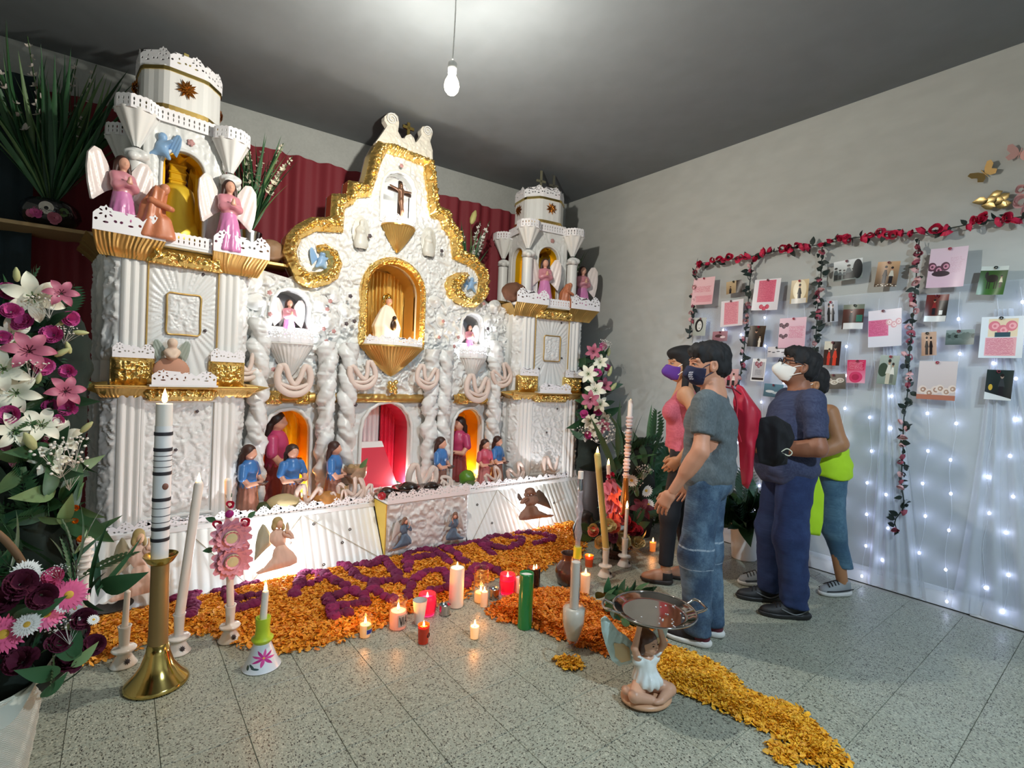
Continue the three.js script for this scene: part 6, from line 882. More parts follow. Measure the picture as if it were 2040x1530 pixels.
cup('white tapered plastic cup, unlit, in front of the round pink candle', 835, 1243, 29, 48, { name: 'white_cup', cat: 'cup', glass: [[0.55, 0], [0.58, 0.02], [1, 1], [0.94, 1], [0.5, 0.05], [0, 0.05]], glassM: mat(0xdedad2, { roughness: 0.35 }) });
cup('small red printed glass candle, nearest the camera in the row', 843, 1280, 24, 36, { glass: tumbler, glassM: new THREE.MeshPhysicalMaterial({ color: 0xd0502c, roughness: 0.2, transmission: 0.5, thickness: 0, side: THREE.DoubleSide }), wax: [0.78, 0.9, 0.86], m: glowWax(0xe8663a, 0xff4a1c, 0.6), lit: 0.7, extra: (t, r, h) => part(t, 'printed_ring', new THREE.TorusGeometry(r * 0.34, r * 0.07, 6, 18), M.black, { at: [r * 0.55, h * 0.45, r * 0.72], rot: [0, 0.6, 0] }) });
cup('round hot pink candle glowing beside the white plastic cup', 850, 1224, 39, 42, { glass: [[0.6, 0], [0.9, 0.12], [1, 0.45], [0.94, 0.8], [0.86, 1], [0.82, 0.98], [0.9, 0.7], [0.9, 0.2], [0, 0.1]], glassM: new THREE.MeshPhysicalMaterial({ color: 0xf0609c, roughness: 0.12, transmission: 0.85, thickness: 0, side: THREE.DoubleSide }), wax: [0.75, 0.88, 0.74], m: glowWax(0xf05a98, 0xff2f78, 1.3), lit: 0.8 });
cup('tall smooth white pillar candle burning at the edge of the petals', 908, 1208, 29, 78, { name: 'pillar_candle', wax: [1, 1, 1], m: M.wax, lit: 0.7 });
cup('tall clear tumbler glowing with a half-burnt candle, behind the small votive', 957, 1198, 29, 68, { glass: straight, wax: [0.86, 0.86, 0.28], m: glowWax(0xf2d4a6, 0xff9a48, 0.5), lit: 0.8 });
cup('small white candle standing just in front of the tall clear tumbler', 964, 1208, 15, 30, { wax: [1, 0.95, 1], m: glowWax(0xf0dfc4, 0xff9a48, 0.25), lit: 0.6 });
cup('lone short white candle glass on the bare floor', 945, 1271, 21, 30, { glass: tumbler, wax: [0.78, 0.9, 0.8], m: glowWax(0xf6e6c8, 0xffb060, 0.7), lit: 0.7, power: 0.08 });
cup('pink glass candle glowing between the tin and the green candle', 1010, 1183, 33, 40, { glass: [[0.6, 0], [0.92, 0.12], [1, 0.5], [0.95, 0.85], [0.92, 1], [0.88, 0.98], [0.9, 0.2], [0, 0.1]], glassM: new THREE.MeshPhysicalMaterial({ color: 0xee5a90, roughness: 0.12, transmission: 0.85, thickness: 0, side: THREE.DoubleSide }), wax: [0.75, 0.9, 0.78], m: glowWax(0xee5088, 0xff3070, 1.2), lit: 0.8 });
const tin = (label, px, py, w, h) => { const b = baseAt(px, py), r = pxLen(px, py, w / 2), H = pxLen(px, py, h); solo('tin_cup', label, 'tin', lathe([[0, 0], [r * 0.92, 0], [r * 0.9, H * 0.1], [r * 0.94, H * 0.9], [r, H], [r * 0.94, H], [r * 0.86, H * 0.6], [0, H * 0.55]], 28), M.steel, [b.x, 0.001, b.z]); };
tin('small burnt-out tin candle beside the round pink candle', 886, 1224, 24, 20); tin('small burnt-out tin candle left of the pink glass candle', 984, 1192, 22, 20);
cup('short cream candle half hidden behind the green candle', 1034, 1184, 16, 34, { wax: [1, 1, 1], m: M.wax, name: 'pillar_candle' });
cup('dark glass candle with two flames behind the green candle', 1062, 1170, 27, 40, { glass: straight, glassM: mat(0x241a18, { roughness: 0.1, clearcoat: 0.8 }), wax: [0.86, 0.86, 0.84], m: glowWax(0x6a3020, 0xff7a30, 0.2), lit: 0.8, extra: (t, r, h) => flame(t, r * 0.5, h * 0.84, 0, 0.7, 0.03) });
cup('tall bright green candle glass with a small white label', 1045, 1250, 29, 110, { name: 'green_candle', glass: [[0.94, 0], [1, 0.02], [1, 0.97], [0.96, 1], [0.9, 0.97], [0.9, 0.9], [0, 0.9]], glassM: mat(0x0a7a34, { roughness: 0.15, clearcoat: 0.7 }), extra: (t, r, h) => { const [g, m] = wrap(r * 1.02, h * 0.12, h * 0.36, -0.5, 0.5, mat(0xffffff, { map: label4([['#c9c2d8', 0.1, 0.4], ['#b04a8a', 0.45, 0.9]]), roughness: 0.4 })); part(t, 'paper_label', g, m, { rot: [0, 1.05, 0] }); part(t, 'wax', cyl(r * 0.88, r * 0.88, h * 0.03, 0, h * 0.92, 0), M.wax); } });
{ const b = baseAt(1132, 1163), r = pxLen(1132, 1163, 27), h = pxLen(1132, 1163, 62), t = thing('clay_jug', 'small dark brown glazed clay jug by the tall glass tube', 'jug', [b.x, 0, b.z]); part(t, 'body', lathe([[0, 0], [0.62, 0], [0.72, 0.03], [0.96, 0.25], [1, 0.42], [0.9, 0.6], [0.62, 0.74], [0.55, 0.82], [0.6, 0.98], [0.63, 1], [0.54, 0.99], [0.46, 0.82], [0.5, 0.74], [0, 0.6]].map(([a, c]) => [a * r, c * h]), 36), M.clay); part(t, 'handle', tube([[0.55 * r, 0.9 * h, 0], [1.0 * r, 0.85 * h, 0], [1.1 * r, 0.62 * h, 0], [0.9 * r, 0.5 * h, 0]], 0.11 * r, 16, 8), M.clay); }
// the milky vase with the tube candle, and the tall glass stem with a yellow collar
{ const b = baseAt(1140, 1290), y = (py) => upTo(1140, py, b.z).y, t = thing('glass_vase', 'footed glass vase full of milky white wax, nearest the green candle', 'vase', [b.x, 0, b.z]), h = y(1206);
  part(t, 'foot', lathe([[0, 0], [0.036, 0], [0.038, 0.004], [0.012, 0.014], [0.012, 0.03]], 28), M.glass); part(t, 'glass', lathe([[0.008, 0.026], [0.03, 0.034], [0.048, 0.08], [0.06, h * 0.6], [0.062, h * 0.92], [0.046, h], [0.043, h], [0.058, h * 0.9], [0.056, h * 0.6], [0.044, 0.085], [0.0, 0.04]], 36), M.glass); part(t, 'wax', lathe([[0, 0.042], [0.028, 0.046], [0.043, 0.09], [0.055, h * 0.6], [0.057, h * 0.92], [0, h * 0.93]], 32), mat(0xc9c3b4, { roughness: 0.35 }));
  const c = thing('tube_candle', 'tall white candle in a clear tube with a small label, set in the vase', 'candle', [b.x, h * 0.93, b.z]), H = y(1118) - h * 0.93; part(c, 'glass', lathe([[0.026, 0.002], [0.0265, H], [0.0245, H], [0.024, 0.002]], 28), M.glass); part(c, 'wax', cyl(0.0235, 0.0235, H * 0.96, 0, 0.001, 0), mat(0xcfc8bd, { roughness: 0.4 })); const [g, m] = wrap(0.0268, H * 0.18, H * 0.46, -0.5, 0.5, mat(0xffffff, { map: label4([['#c9bd52', 0.08, 0.45], ['#2c2c8a', 0.5, 0.95]]), roughness: 0.4 })); part(c, 'paper_label', g, m, { rot: [0, 0.9, 0] }); }
{ const b = baseAt(1147, 1178), y = (py) => upTo(1147, py, b.z).y, t = thing('glass_stem_candlestick', 'very tall slender clear glass candlestick with a yellow collar', 'candlestick', [b.x, 0, b.z]), pr = [[0, 0], [0.04, 0], [0.042, 0.006], [0.018, 0.02]]; for (let k = 0; k <= 12; k++) { const f = k / 12, Y = lerp(0.03, y(985), f); pr.push([0.017 + 0.009 * (k % 3 === 1 ? 1 : 0), Y]); } pr.push([0.02, y(978)], [0.0, y(978)]); part(t, 'stem', lathe(pr, 28), new THREE.MeshPhysicalMaterial({ color: 0xe9e6ea, roughness: 0.08, transmission: 0.75, thickness: 0, side: THREE.DoubleSide })); part(t, 'collar', cyl(0.028, 0.026, y(1090) - y(1112), 0, y(1112), 0), mat(0xd6c628, { roughness: 0.4 })); part(t, 'socket', lathe([[0.016, y(980)], [0.02, y(975)], [0.018, y(955)], [0, y(955)]], 20), M.steel); part(t, 'candle_stub', cyl(0.018, 0.018, y(940) - y(955), 0, y(955), 0), M.wax); }
cup('white candle burning in the glass beside the clay jug', 1165, 1183, 22, 42, { glass: tumbler, wax: [0.8, 0.9, 0.94], m: glowWax(0xf0dcc4, 0xffa050, 0.3), lit: 0.8 });
cup('small amber glass candle behind the burning white candle', 1173, 1128, 18, 22, { glass: tumbler, glassM: new THREE.MeshPhysicalMaterial({ color: 0xd88a4a, roughness: 0.2, transmission: 0.6, thickness: 0, side: THREE.DoubleSide }), wax: [0.78, 0.9, 0.7], m: glowWax(0xd88a50, 0xff7a30, 0.6), lit: 0.7 });
cup('small amber candle glass on the floor near the woman\'s black leggings', 1300, 1098, 14, 22, { glass: tumbler, wax: [0.78, 0.9, 0.8], m: glowWax(0xe0a060, 0xff8030, 0.6), lit: 0.8 });
taperCandle('long yellow candle leaning left, burning at the right of the altar', 1205, 1148, [1208, 1090], [1209, 1088], [1190, 907], 0.024, M.yellowWax, 1.15, 'brown-glazed ceramic candlestick under the long yellow candle');
taperCandle('slim cream candle burning right of the long yellow candle', 1243, 1127, [1244, 1072], [1245, 1070], [1249, 1014], 0.014, M.wax, 1.2, 'brown-glazed ceramic candlestick under the slim cream candle');
{ // candle with big pink flowers at the right
  const b = baseAt(1222, 1112), z = b.z, P = (px, py, dz = 0) => upTo(px, py, z + dz), t = thing('flower_candle', 'white candle with large pink paper petals, burning behind the yellow candle', 'candle', [b.x, 0, z]), top = P(1212, 928);
  part(t, 'wax', leaning(V(0, 0.0, 0), V(top.x - b.x, top.y, 0), 0.018, 0.016), M.wax); flame(t, top.x - b.x, top.y, 0, 1.1, 0.07);
  const pk = mat(0xd9788a, { roughness: 0.7 }); for (const [px, py, s] of [[1216, 975, 0.13], [1218, 1008, 0.14], [1222, 1035, 0.12]]) for (let k = 0; k < 9; k++) { const q = P(px, py, 0.02); part(t, 'paper_petal', petalGeo, pk, { at: [q.x - b.x + 0.03 * Math.cos(k * 0.7), q.y + 0.03 * Math.sin(k * 0.7), 0.03], rot: [1.2 + rr(-0.4, 0.4), rr(-0.5, 0.5), k * 0.7 - 1.57], scale: s * 0.75 }); }
  for (const [px, py] of [[1214, 945], [1206, 950]]) { const q = P(px, py); part(t, 'rose', roseGeo, roseRed, { at: [q.x - b.x, q.y, 0.02], rot: [R(60), 0, 0], scale: 0.028 }); }
}
{ // gold bottle with a ribbon-wrapped candle
  const b = baseAt(1240, 1105), z = b.z, y = (py) => upTo(1243, py, z).y, t = thing('gold_bottle', 'slender amber-gold bottle used as a candlestick at the right', 'bottle', [b.x, 0, z]); part(t, 'body', lathe([[0, 0], [0.045, 0], [0.047, 0.02], [0.046, y(1040)], [0.036, y(1000)], [0.024, y(965)], [0.022, y(952)], [0, y(952)]], 32), mat(0xa9702a, { metalness: 0.6, roughness: 0.25, clearcoat: 0.5 }));
  const h0 = y(953), H = y(800) - h0, c = thing('ribbon_candle', 'tall white candle bound with rows of pink and dark ribbon, standing in the gold bottle', 'candle', [b.x, h0, z]); part(c, 'wax', leaning(V(0, 0, 0), V(0.018, H, 0), 0.021, 0.019), M.wax);
  for (let k = 0; k < 17; k++) { const f = 0.04 + k * 0.047, d = k % 4 === 1; part(c, 'ribbon', new THREE.TorusGeometry(0.022, d ? 0.0045 : 0.0075, 8, 24), d ? mat(0x3a1626, { roughness: 0.6 }) : mat(0xd8c2bc, { roughness: 0.6 }), { at: [0.018 * f, H * f, 0], rot: [Math.PI / 2, 0, 0], scale: [1, 1, d ? 1 : 1.4] }); }
  flame(c, 0.018, H, 0, 0.35, 0.01);
}
// dark dish at the left, plaster scraps, a dark bundle at the right end of the skirt
{ const b = baseAt(225, 1225); solo('dark_plate', 'dark leaf-shaped dish lying on the petals at the far left', 'dish', xf(lathe([[0, 0], [0.1, 0.004], [0.17, 0.03], [0.165, 0.036], [0.09, 0.012], [0, 0.01]], 28), [0, 0, 0], [0.2, 0, 0.06], [0.55, 0.6, 0.4]), mat(0x2a2420, { roughness: 0.4 }), [b.x, 0.035, b.z]); }
{ const b = baseAt(1165, 1075), f = blend(0.04, ell(0, 0.1, 0, 0.12, 0.09, 0.09), ell(0.1, 0.08, 0.02, 0.09, 0.07, 0.08), ell(0.0, 0.2, 0, 0.07, 0.06, 0.06), ell(-0.08, 0.06, 0.02, 0.07, 0.06, 0.06)); solo('dark_bundle', 'dark crumpled bundle lying at the right end of the altar skirt', 'bundle', skin((x, y, z) => Math.max(f(x, y, z) + 0.012 * noise(x * 30, y * 30, z * 30), -y), [-0.2, -0.01, -0.14], [0.22, 0.3, 0.14], 0.012), mat(0x1d1815, { roughness: 0.5 }), [b.x, 0.002, b.z]); }
// ------------------------------------------------------------------ flowers and foliage
const lilyGeo = (() => { const g = []; for (let k = 0; k < 6; k++) g.push(xf(grid((u, v) => { const s = (u - 0.5) * 2, w = 0.26 * Math.pow(Math.sin(Math.PI * Math.min(1, 0.08 + v * 0.92)), 0.8), r = v * 0.95; return [s * w, 0.28 * Math.sin(v * 2.4) + 0.05 * s * s - 0.18 * v * v * v + (k % 2) * 0.015, 0.08 + r]; }, 4, 8), [0, 0, 0], [0, k * Math.PI / 3, 0])); return join(g); })();
const stamenGeo = (() => { const g = []; for (let k = 0; k < 6; k++) { const a = k * 1.047 + 0.5; g.push(taper([[0.03 * Math.cos(a), 0.05, 0.03 * Math.sin(a)], [0.1 * Math.cos(a), 0.25, 0.1 * Math.sin(a)], [0.2 * Math.cos(a), 0.38, 0.2 * Math.sin(a)]], 0.012, 0.03, 5, 5)); } return join(g); })();
const carnGeo = (() => { const g = []; for (let k = 0; k < 22; k++) { const l = Math.floor(k / 7), a = k * 2.4, r = 0.3 + 0.25 * (l + 1); g.push(xf(grid((u, v) => { const s = (u - 0.5) * 1.3; return [Math.sin(s) * 0.62 * v, v * (0.75 - l * 0.14) + 0.05 * Math.sin(u * 22) * v, v * r * Math.cos(s) * 0.6 + 0.05]; }, 8, 3), [0, 0, 0], [0, a, 0])); } return join(g); })();
const gerbGeo = (() => { const g = []; for (let l = 0; l < 2; l++) for (let k = 0; k < 18; k++) g.push(xf(grid((u, v) => { const s = (u - 0.5) * 2; return [s * 0.11 * Math.sin(Math.PI * (0.2 + 0.75 * v)), 0.1 + l * 0.06 + 0.12 * v - 0.16 * v * v, 0.2 + v * (0.8 - l * 0.14)]; }, 2, 4), [0, 0, 0], [0, (k + l * 0.5) * 0.349, 0])); return join(g); })();
const gerbHeart = ball(0.24, 0, 0.14, 0, 1, 0.45, 1, 14), budGeo = lathe([[0, 0], [0.12, 0.08], [0.2, 0.35], [0.17, 0.7], [0.06, 0.96], [0, 1]], 10), bigLeaf = leafGeo(0.42, 0.35, 8), longLeaf = leafGeo(0.1, 0.22, 9), fern = (() => { const g = []; for (let k = 0; k < 11; k++) for (const s of [-1, 1]) { const v = 0.12 + k * 0.078; g.push(xf(leafGeo(0.3, 0.1, 3), [0, v, -0.2 * v * v], [0, 0, -s * 1.05], 0.34 * Math.sin(Math.PI * (0.12 + 0.8 * v)) + 0.04)); } g.push(taper([[0, 0, 0], [0, 0.5, -0.05], [0, 1, -0.2]], 0.01, 0.004, 8, 5)); return join(g); })();
const sprig = (() => { const g = []; for (let k = 0; k < 34; k++) { const a = k * 2.4, r = 0.5 * Math.sqrt(k / 34), h = 0.75 + 0.25 * hash(k, 3, 1) - r * 0.4; g.push(ball(0.035, r * Math.cos(a), h, r * Math.sin(a), 1, 0.8, 1, 6)); if (k % 3 === 0) g.push(taper([[0, 0.1, 0], [r * 0.5 * Math.cos(a), h * 0.6, r * 0.5 * Math.sin(a)], [r * Math.cos(a), h, r * Math.sin(a)]], 0.006, 0.004, 4, 4)); } return join(g); })();
// turn a flower's axis (+y) towards a direction
const facing = (x, y, z, spin = 0) => { const q = new THREE.Quaternion().setFromUnitVectors(V(0, 1, 0), V(x, y, z).normalize()).multiply(new THREE.Quaternion().setFromAxisAngle(V(0, 1, 0), spin)), e = new THREE.Euler().setFromQuaternion(q); return [e.x, e.y, e.z]; };
const toEye = (p, j = 0.5) => { const d = EYE.clone().sub(p).normalize(); return facing(d.x + rr(-j, j), d.y + rr(-j, j) + 0.15, d.z + rr(-j, j), rr(0, 6)); };
function arrangement(t, z0, list, dz = 0.12) {                    // list of [kind, px, py, size px, colour]
  const base = t.position;
  for (const [kind, px, py, s, m] of list) {
    const z = z0 + rr(-dz, dz), p = atFront(px, py, z), depth = p.clone().sub(EYE).dot(toWorld(0, 0, -1)), S = s * depth / FOCAL, at = [p.x - base.x, p.y - base.y, z - base.z];
    if (kind === 'lily') { const r = toEye(p, 0.3); const f = part(t, 'lily', lilyGeo, m, { at, rot: r, scale: S / 2 }); part(f, 'stamens', stamenGeo, m === M.lily ? M.leafPale : M.wine); }
    else if (kind === 'carnation') part(t, 'carnation', carnGeo, m, { at, rot: toEye(p, 0.4), scale: S / 1.5 });
    else if (kind === 'gerbera') { const f = part(t, 'gerbera', gerbGeo, m, { at, rot: toEye(p, 0.35), scale: S / 2 }); part(f, 'heart', gerbHeart, m === M.whiteFlower ? M.yellowHeart : M.yellowHeart); }
    else if (kind === 'bud') part(t, 'bud', budGeo, m, { at, rot: [rr(-0.5, 0.5), 0, rr(-1.6, 0.4)], scale: S });
    else if (kind === 'sprig') part(t, 'baby_breath', sprig, M.whiteFlower, { at, rot: [rr(-0.3, 0.8), rr(0, 6), rr(-0.5, 0.5)], scale: S });
    else if (kind === 'leaf') part(t, 'leaf', bigLeaf, m, { at, rot: [rr(-0.2, 1.0), rr(-1.2, 1.2), rr(-2.6, 2.6)], scale: S });
    else if (kind === 'blade') part(t, 'leaf', longLeaf, m, { at, rot: [rr(-0.3, 0.7), rr(0, 6), rr(-1.1, 1.1)], scale: S });
    else if (kind === 'fern') part(t, 'fern_frond', fern, m, { at, rot: [rr(-0.2, 0.9), rr(0, 6), rr(-1.3, 1.3)], scale: S });
  }
}
const filler = (n, x0, x1, y0, y1, kinds) => Array.from({ length: n }, () => { const [k, s, m] = pick(kinds); return [k, rr(x0, x1), rr(y0, y1), s * rr(0.7, 1.25), m]; });
const G3 = [['leaf', 75, M.leaf], ['leaf', 85, M.leafDark], ['fern', 95, M.leafDark], ['leaf', 65, M.leafDark]];
{ // the big lily arrangement left of the altar
  const z = -3.55, b = atFront(70, 1120, z), t = thing('lily_arrangement', 'tall arrangement of white and pink lilies left of the altar towers', 'flowers', [b.x, 0, z]);
  part(t, 'container', lathe([[0, 0], [0.12, 0], [0.15, 0.3], [0.17, 0.34], [0.15, 0.33], [0, 0.3]], 28), mat(0x23302a, { roughness: 0.5 }));
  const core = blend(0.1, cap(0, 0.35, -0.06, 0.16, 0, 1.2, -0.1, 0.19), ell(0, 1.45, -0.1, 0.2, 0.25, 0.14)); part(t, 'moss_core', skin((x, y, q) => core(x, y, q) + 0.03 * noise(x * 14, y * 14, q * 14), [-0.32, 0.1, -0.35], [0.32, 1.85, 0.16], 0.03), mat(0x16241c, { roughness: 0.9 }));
  arrangement(t, z - 0.02, [...filler(70, -5, 122, 600, 900, G3)], 0.12);
  arrangement(t, z + 0.02, [...filler(70, -10, 128, 880, 1120, [['leaf', 95, M.leaf], ['leaf', 85, M.leafDark], ['leaf', 70, M.leafPale], ['fern', 90, M.leaf]])], 0.16);
  arrangement(t, z + 0.14, [
    ['lily', 66, 592, 100, M.lily], ['lily', 22, 668, 72, M.lily], ['lily', 8, 735, 90, M.lily], ['lily', 34, 783, 82, M.lily], ['lily', 28, 858, 78, M.lily], ['lily', 82, 848, 78, M.lily], ['lily', 122, 872, 74, M.lily], ['lily', 100, 918, 66, M.lily],
    ['lily', 122, 585, 58, M.lilyPink], ['lily', 58, 700, 84, M.lilyPink], ['lily', 130, 780, 66, M.lilyPink], ['lily', 32, 902, 60, M.lilyPink],
    ['carnation', 12, 583, 40, M.carnation], ['carnation', 22, 622, 36, M.carnation], ['carnation', 52, 645, 40, M.carnation], ['carnation', 108, 668, 40, M.carnation], ['carnation', 136, 636, 34, M.carnation], ['carnation', 80, 730, 40, M.carnation], ['carnation', 22, 828, 42, M.carnation], ['carnation', 98, 812, 36, M.carnation], ['carnation', 136, 812, 36, M.carnation], ['carnation', 136, 740, 30, M.carnation], ['carnation', 118, 838, 24, M.carnation], ['carnation', 86, 884, 30, M.carnation], ['carnation', 2, 672, 30, M.carnation],
    ['bud', 34, 562, 30, M.bud], ['bud', 100, 650, 26, M.bud], ['bud', 144, 662, 26, M.bud], ['bud', 108, 710, 30, M.bud], ['bud', 140, 705, 26, M.bud], ['bud', 74, 765, 24, M.bud], ['bud', 160, 862, 30, M.bud], ['bud', 20, 696, 34, M.bud], ['bud', 70, 896, 44, M.bud], ['bud', 82, 990, 46, M.bud],
    ['sprig', 100, 640, 60], ['sprig', 62, 770, 60], ['sprig', 125, 690, 46], ['sprig', 120, 960, 90], ['sprig', 150, 940, 80], ['sprig', 140, 985, 80], ['sprig', 55, 905, 50],
  ], 0.07);
  arrangement(t, z + 0.2, [['leaf', 74, 1030, 60, M.leafPale], ['leaf', 120, 1045, 60, M.leafPale], ['leaf', 142, 1120, 62, M.leafPale], ['leaf', 40, 1040, 90, M.leaf], ['leaf', 160, 1010, 50, M.leafPale], ['carnation', 152, 1012, 14, M.marigold], ['carnation', 160, 1075, 14, M.marigold], ['carnation', 150, 1038, 12, M.marigold]], 0.05);
}
{ // ribbed white candle half hidden by the leaves
  const b = atFront(168, 1180, -3.4); const c = thing('ribbed_candle', 'white ribbed candle partly hidden by leaves at the left end of the skirt', 'candle', [b.x, 0.0, -3.38]), y0 = atFront(165, 1146, -3.38).y, y1 = atFront(165, 1070, -3.38).y; part(c, 'wax', cyl(0.025, 0.023, y1 - 0.01, 0, 0.005, 0), M.wax); for (let k = 0; k < 6; k++) part(c, 'ring', new THREE.TorusGeometry(0.026, 0.009, 8, 24), M.wax, { at: [0, lerp(y0, y1, k / 6 + 0.06), 0], rot: [Math.PI / 2, 0, 0] });
}
{ // basket of gerberas in the near left corner
  const z = -2.25, b = atFront(20, 1540, z), t = thing('flower_basket', 'white painted basket of pink gerberas and wine-red flowers in the near left corner', 'flower basket', [-0.37, 0, z]), base = t.position, P = (px, py, q = z) => atFront(px, py, q);
  const rimY = P(20, 1345).y, rimR = 0.2;
  const wickerTex = tex(128, 128, (x, y) => { const a = Math.sin(x * Math.PI / 8) * Math.sin(y * Math.PI / 8 + (Math.floor(x / 16) % 2) * Math.PI); return 0.75 + 0.2 * a; }, false, [14, 7]);
  part(t, 'basket_body', grid((u, v) => { const a = u * 6.2832, r = lerp(0.15, rimR, Math.pow(v, 0.7)) * (1 + 0.012 * Math.cos(a * 26) * Math.cos(v * 46)); return [r * Math.cos(a), 0.002 + v * rimY, r * Math.sin(a)]; }, 104, 40), mat(0xd6d6c8, { roughness: 0.75, bumpMap: wickerTex, bumpScale: 0.004 }));
  part(t, 'basket_floor', cyl(0.15, 0.15, 0.01, 0, 0.001, 0), M.wood);
  const lip = grid((u, v) => { const a = u * 6.2832, f = 0.05 * Math.sin(a * 3 + 1) + 0.03 * Math.sin(a * 5), r = rimR + 0.005 + v * 0.045 + 0.012 * Math.sin(a * 7); return [r * Math.cos(a), rimY - 0.01 + v * 0.03 + f * v, r * Math.sin(a)]; }, 90, 4); part(t, 'paper_collar', lip, mat(0xcfd0c0, { roughness: 0.7 }));
  part(t, 'handle', tube([[-0.19, rimY, 0], [-0.18, rimY + 0.25, 0.0], [-0.08, rimY + 0.46, 0.02], [0.04, rimY + 0.5, 0.02], [0.12, rimY + 0.4, 0.01], [0.17, rimY + 0.2, 0], [0.19, rimY, 0]].map(([x, y, q]) => [x, y * 1.0, q]), 0.011, 40, 8), mat(0x7a5a3c, { roughness: 0.7 }));
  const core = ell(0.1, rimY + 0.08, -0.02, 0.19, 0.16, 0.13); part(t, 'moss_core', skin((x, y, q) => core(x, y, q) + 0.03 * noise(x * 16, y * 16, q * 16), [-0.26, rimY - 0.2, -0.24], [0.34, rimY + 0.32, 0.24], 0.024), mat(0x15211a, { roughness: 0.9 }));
  arrangement(t, z + 0.02, filler(80, -20, 190, 1130, 1340, [['leaf', 80, M.leaf], ['fern', 100, M.leaf], ['blade', 120, M.leafDark], ['leaf', 70, M.leaf], ['carnation', 45, M.wine]]), 0.13);
  arrangement(t, z + 0.14, [['leaf', 150, 1310, 70, M.leaf], ['leaf', 120, 1340, 80, M.leaf], ['leaf', 140, 1330, 55, M.leafPale], ['leaf', 95, 1370, 70, M.leafDark], ['leaf', 165, 1290, 60, M.leaf], ['leaf', 80, 1390, 55, M.leaf]], 0.05);
  arrangement(t, z + 0.17, [
    ['gerbera', 138, 1186, 66, M.gerbera], ['gerbera', 90, 1225, 70, M.gerbera], ['gerbera', 8, 1265, 80, M.gerbera], ['gerbera', 128, 1205, 34, M.whiteFlower], ['gerbera', 55, 1245, 50, M.whiteFlower], ['gerbera', 52, 1140, 50, M.whiteFlower], ['gerbera', 68, 1152, 36, M.whiteFlower], ['gerbera', 150, 1212, 28, M.whiteFlower], ['gerbera', 186, 1235, 22, M.whiteFlower],
    ['carnation', 40, 1165, 60, M.wine], ['carnation', 82, 1185, 56, M.wine], ['carnation', 20, 1195, 60, M.wine], ['carnation', 160, 1232, 46, M.wine], ['carnation', 118, 1278, 46, M.wine], ['carnation', 45, 1320, 58, M.wine], ['carnation', 108, 1150, 40, M.gerbera], ['sprig', 140, 1290, 60], ['sprig', 120, 1160, 40],
  ], 0.03);
  arrangement(t, z + 0.06, [['blade', 180, 1190, 150, M.leaf], ['blade', 190, 1180, 120, M.leaf], ['blade', 175, 1195, 130, M.leafDark], ['blade', 195, 1190, 110, M.leafDark], ['leaf', 200, 1170, 100, M.leaf]], 0.04);
}
// gladioli in pots: blades, and spikes of small white blossoms
const blossom = (() => { const g = []; for (let k = 0; k < 5; k++) g.push(xf(grid((u, v) => { const s = (u - 0.5) * 2; return [s * 0.3 * Math.sin(Math.PI * (0.15 + v * 0.8)), v * 0.5, 0.1 + v * 0.7]; }, 2, 3), [0, 0, 0], [0, k * 1.257, 0])); return join(g); })();
function gladioli(name, label, at, pot, blades, spikes, flowerM) {   // blades / spikes end points in metres above the pot
  const t = thing(name, label, 'flowers', at); pot(t);
  for (const [x, y, z, w] of blades) { const L = Math.hypot(x, y, z), l = part(t, 'leaf', longLeaf, pick([M.leaf, M.leafDark, M.leafPale, M.leaf]), { at: [x * 0.06, t.potH, z * 0.06], rot: facing(x, y, z, rr(0, 6)), scale: [L * 0.42, L, L * 0.8] }); }
  for (const [x, y, z, n] of spikes) { const s = part(t, 'flower_spike', taper([[0, t.potH, 0], [x * 0.55, t.potH + y * 0.6, z * 0.55], [x, t.potH + y, z]], 0.005, 0.003, 12, 6), M.stem); for (let k = 0; k < n; k++) { const f = 0.5 + 0.5 * k / n, ss = 0.042 * (1.15 - 0.6 * k / n); part(s, 'blossom', blossom, flowerM, { at: [x * f * f * 0.3 + x * f * 0.7, t.potH + y * f, z * f], rot: facing(rr(-1, 1), 0.5, rr(-0.2, 1.2), rr(0, 6)), scale: ss }); } }
  return t;
}
const bladesFor = (n, w, h, d) => Array.from({ length: n }, () => [rr(-1, 1) * w, rr(0.55, 1) * h, rr(0.0, 1) * d]);
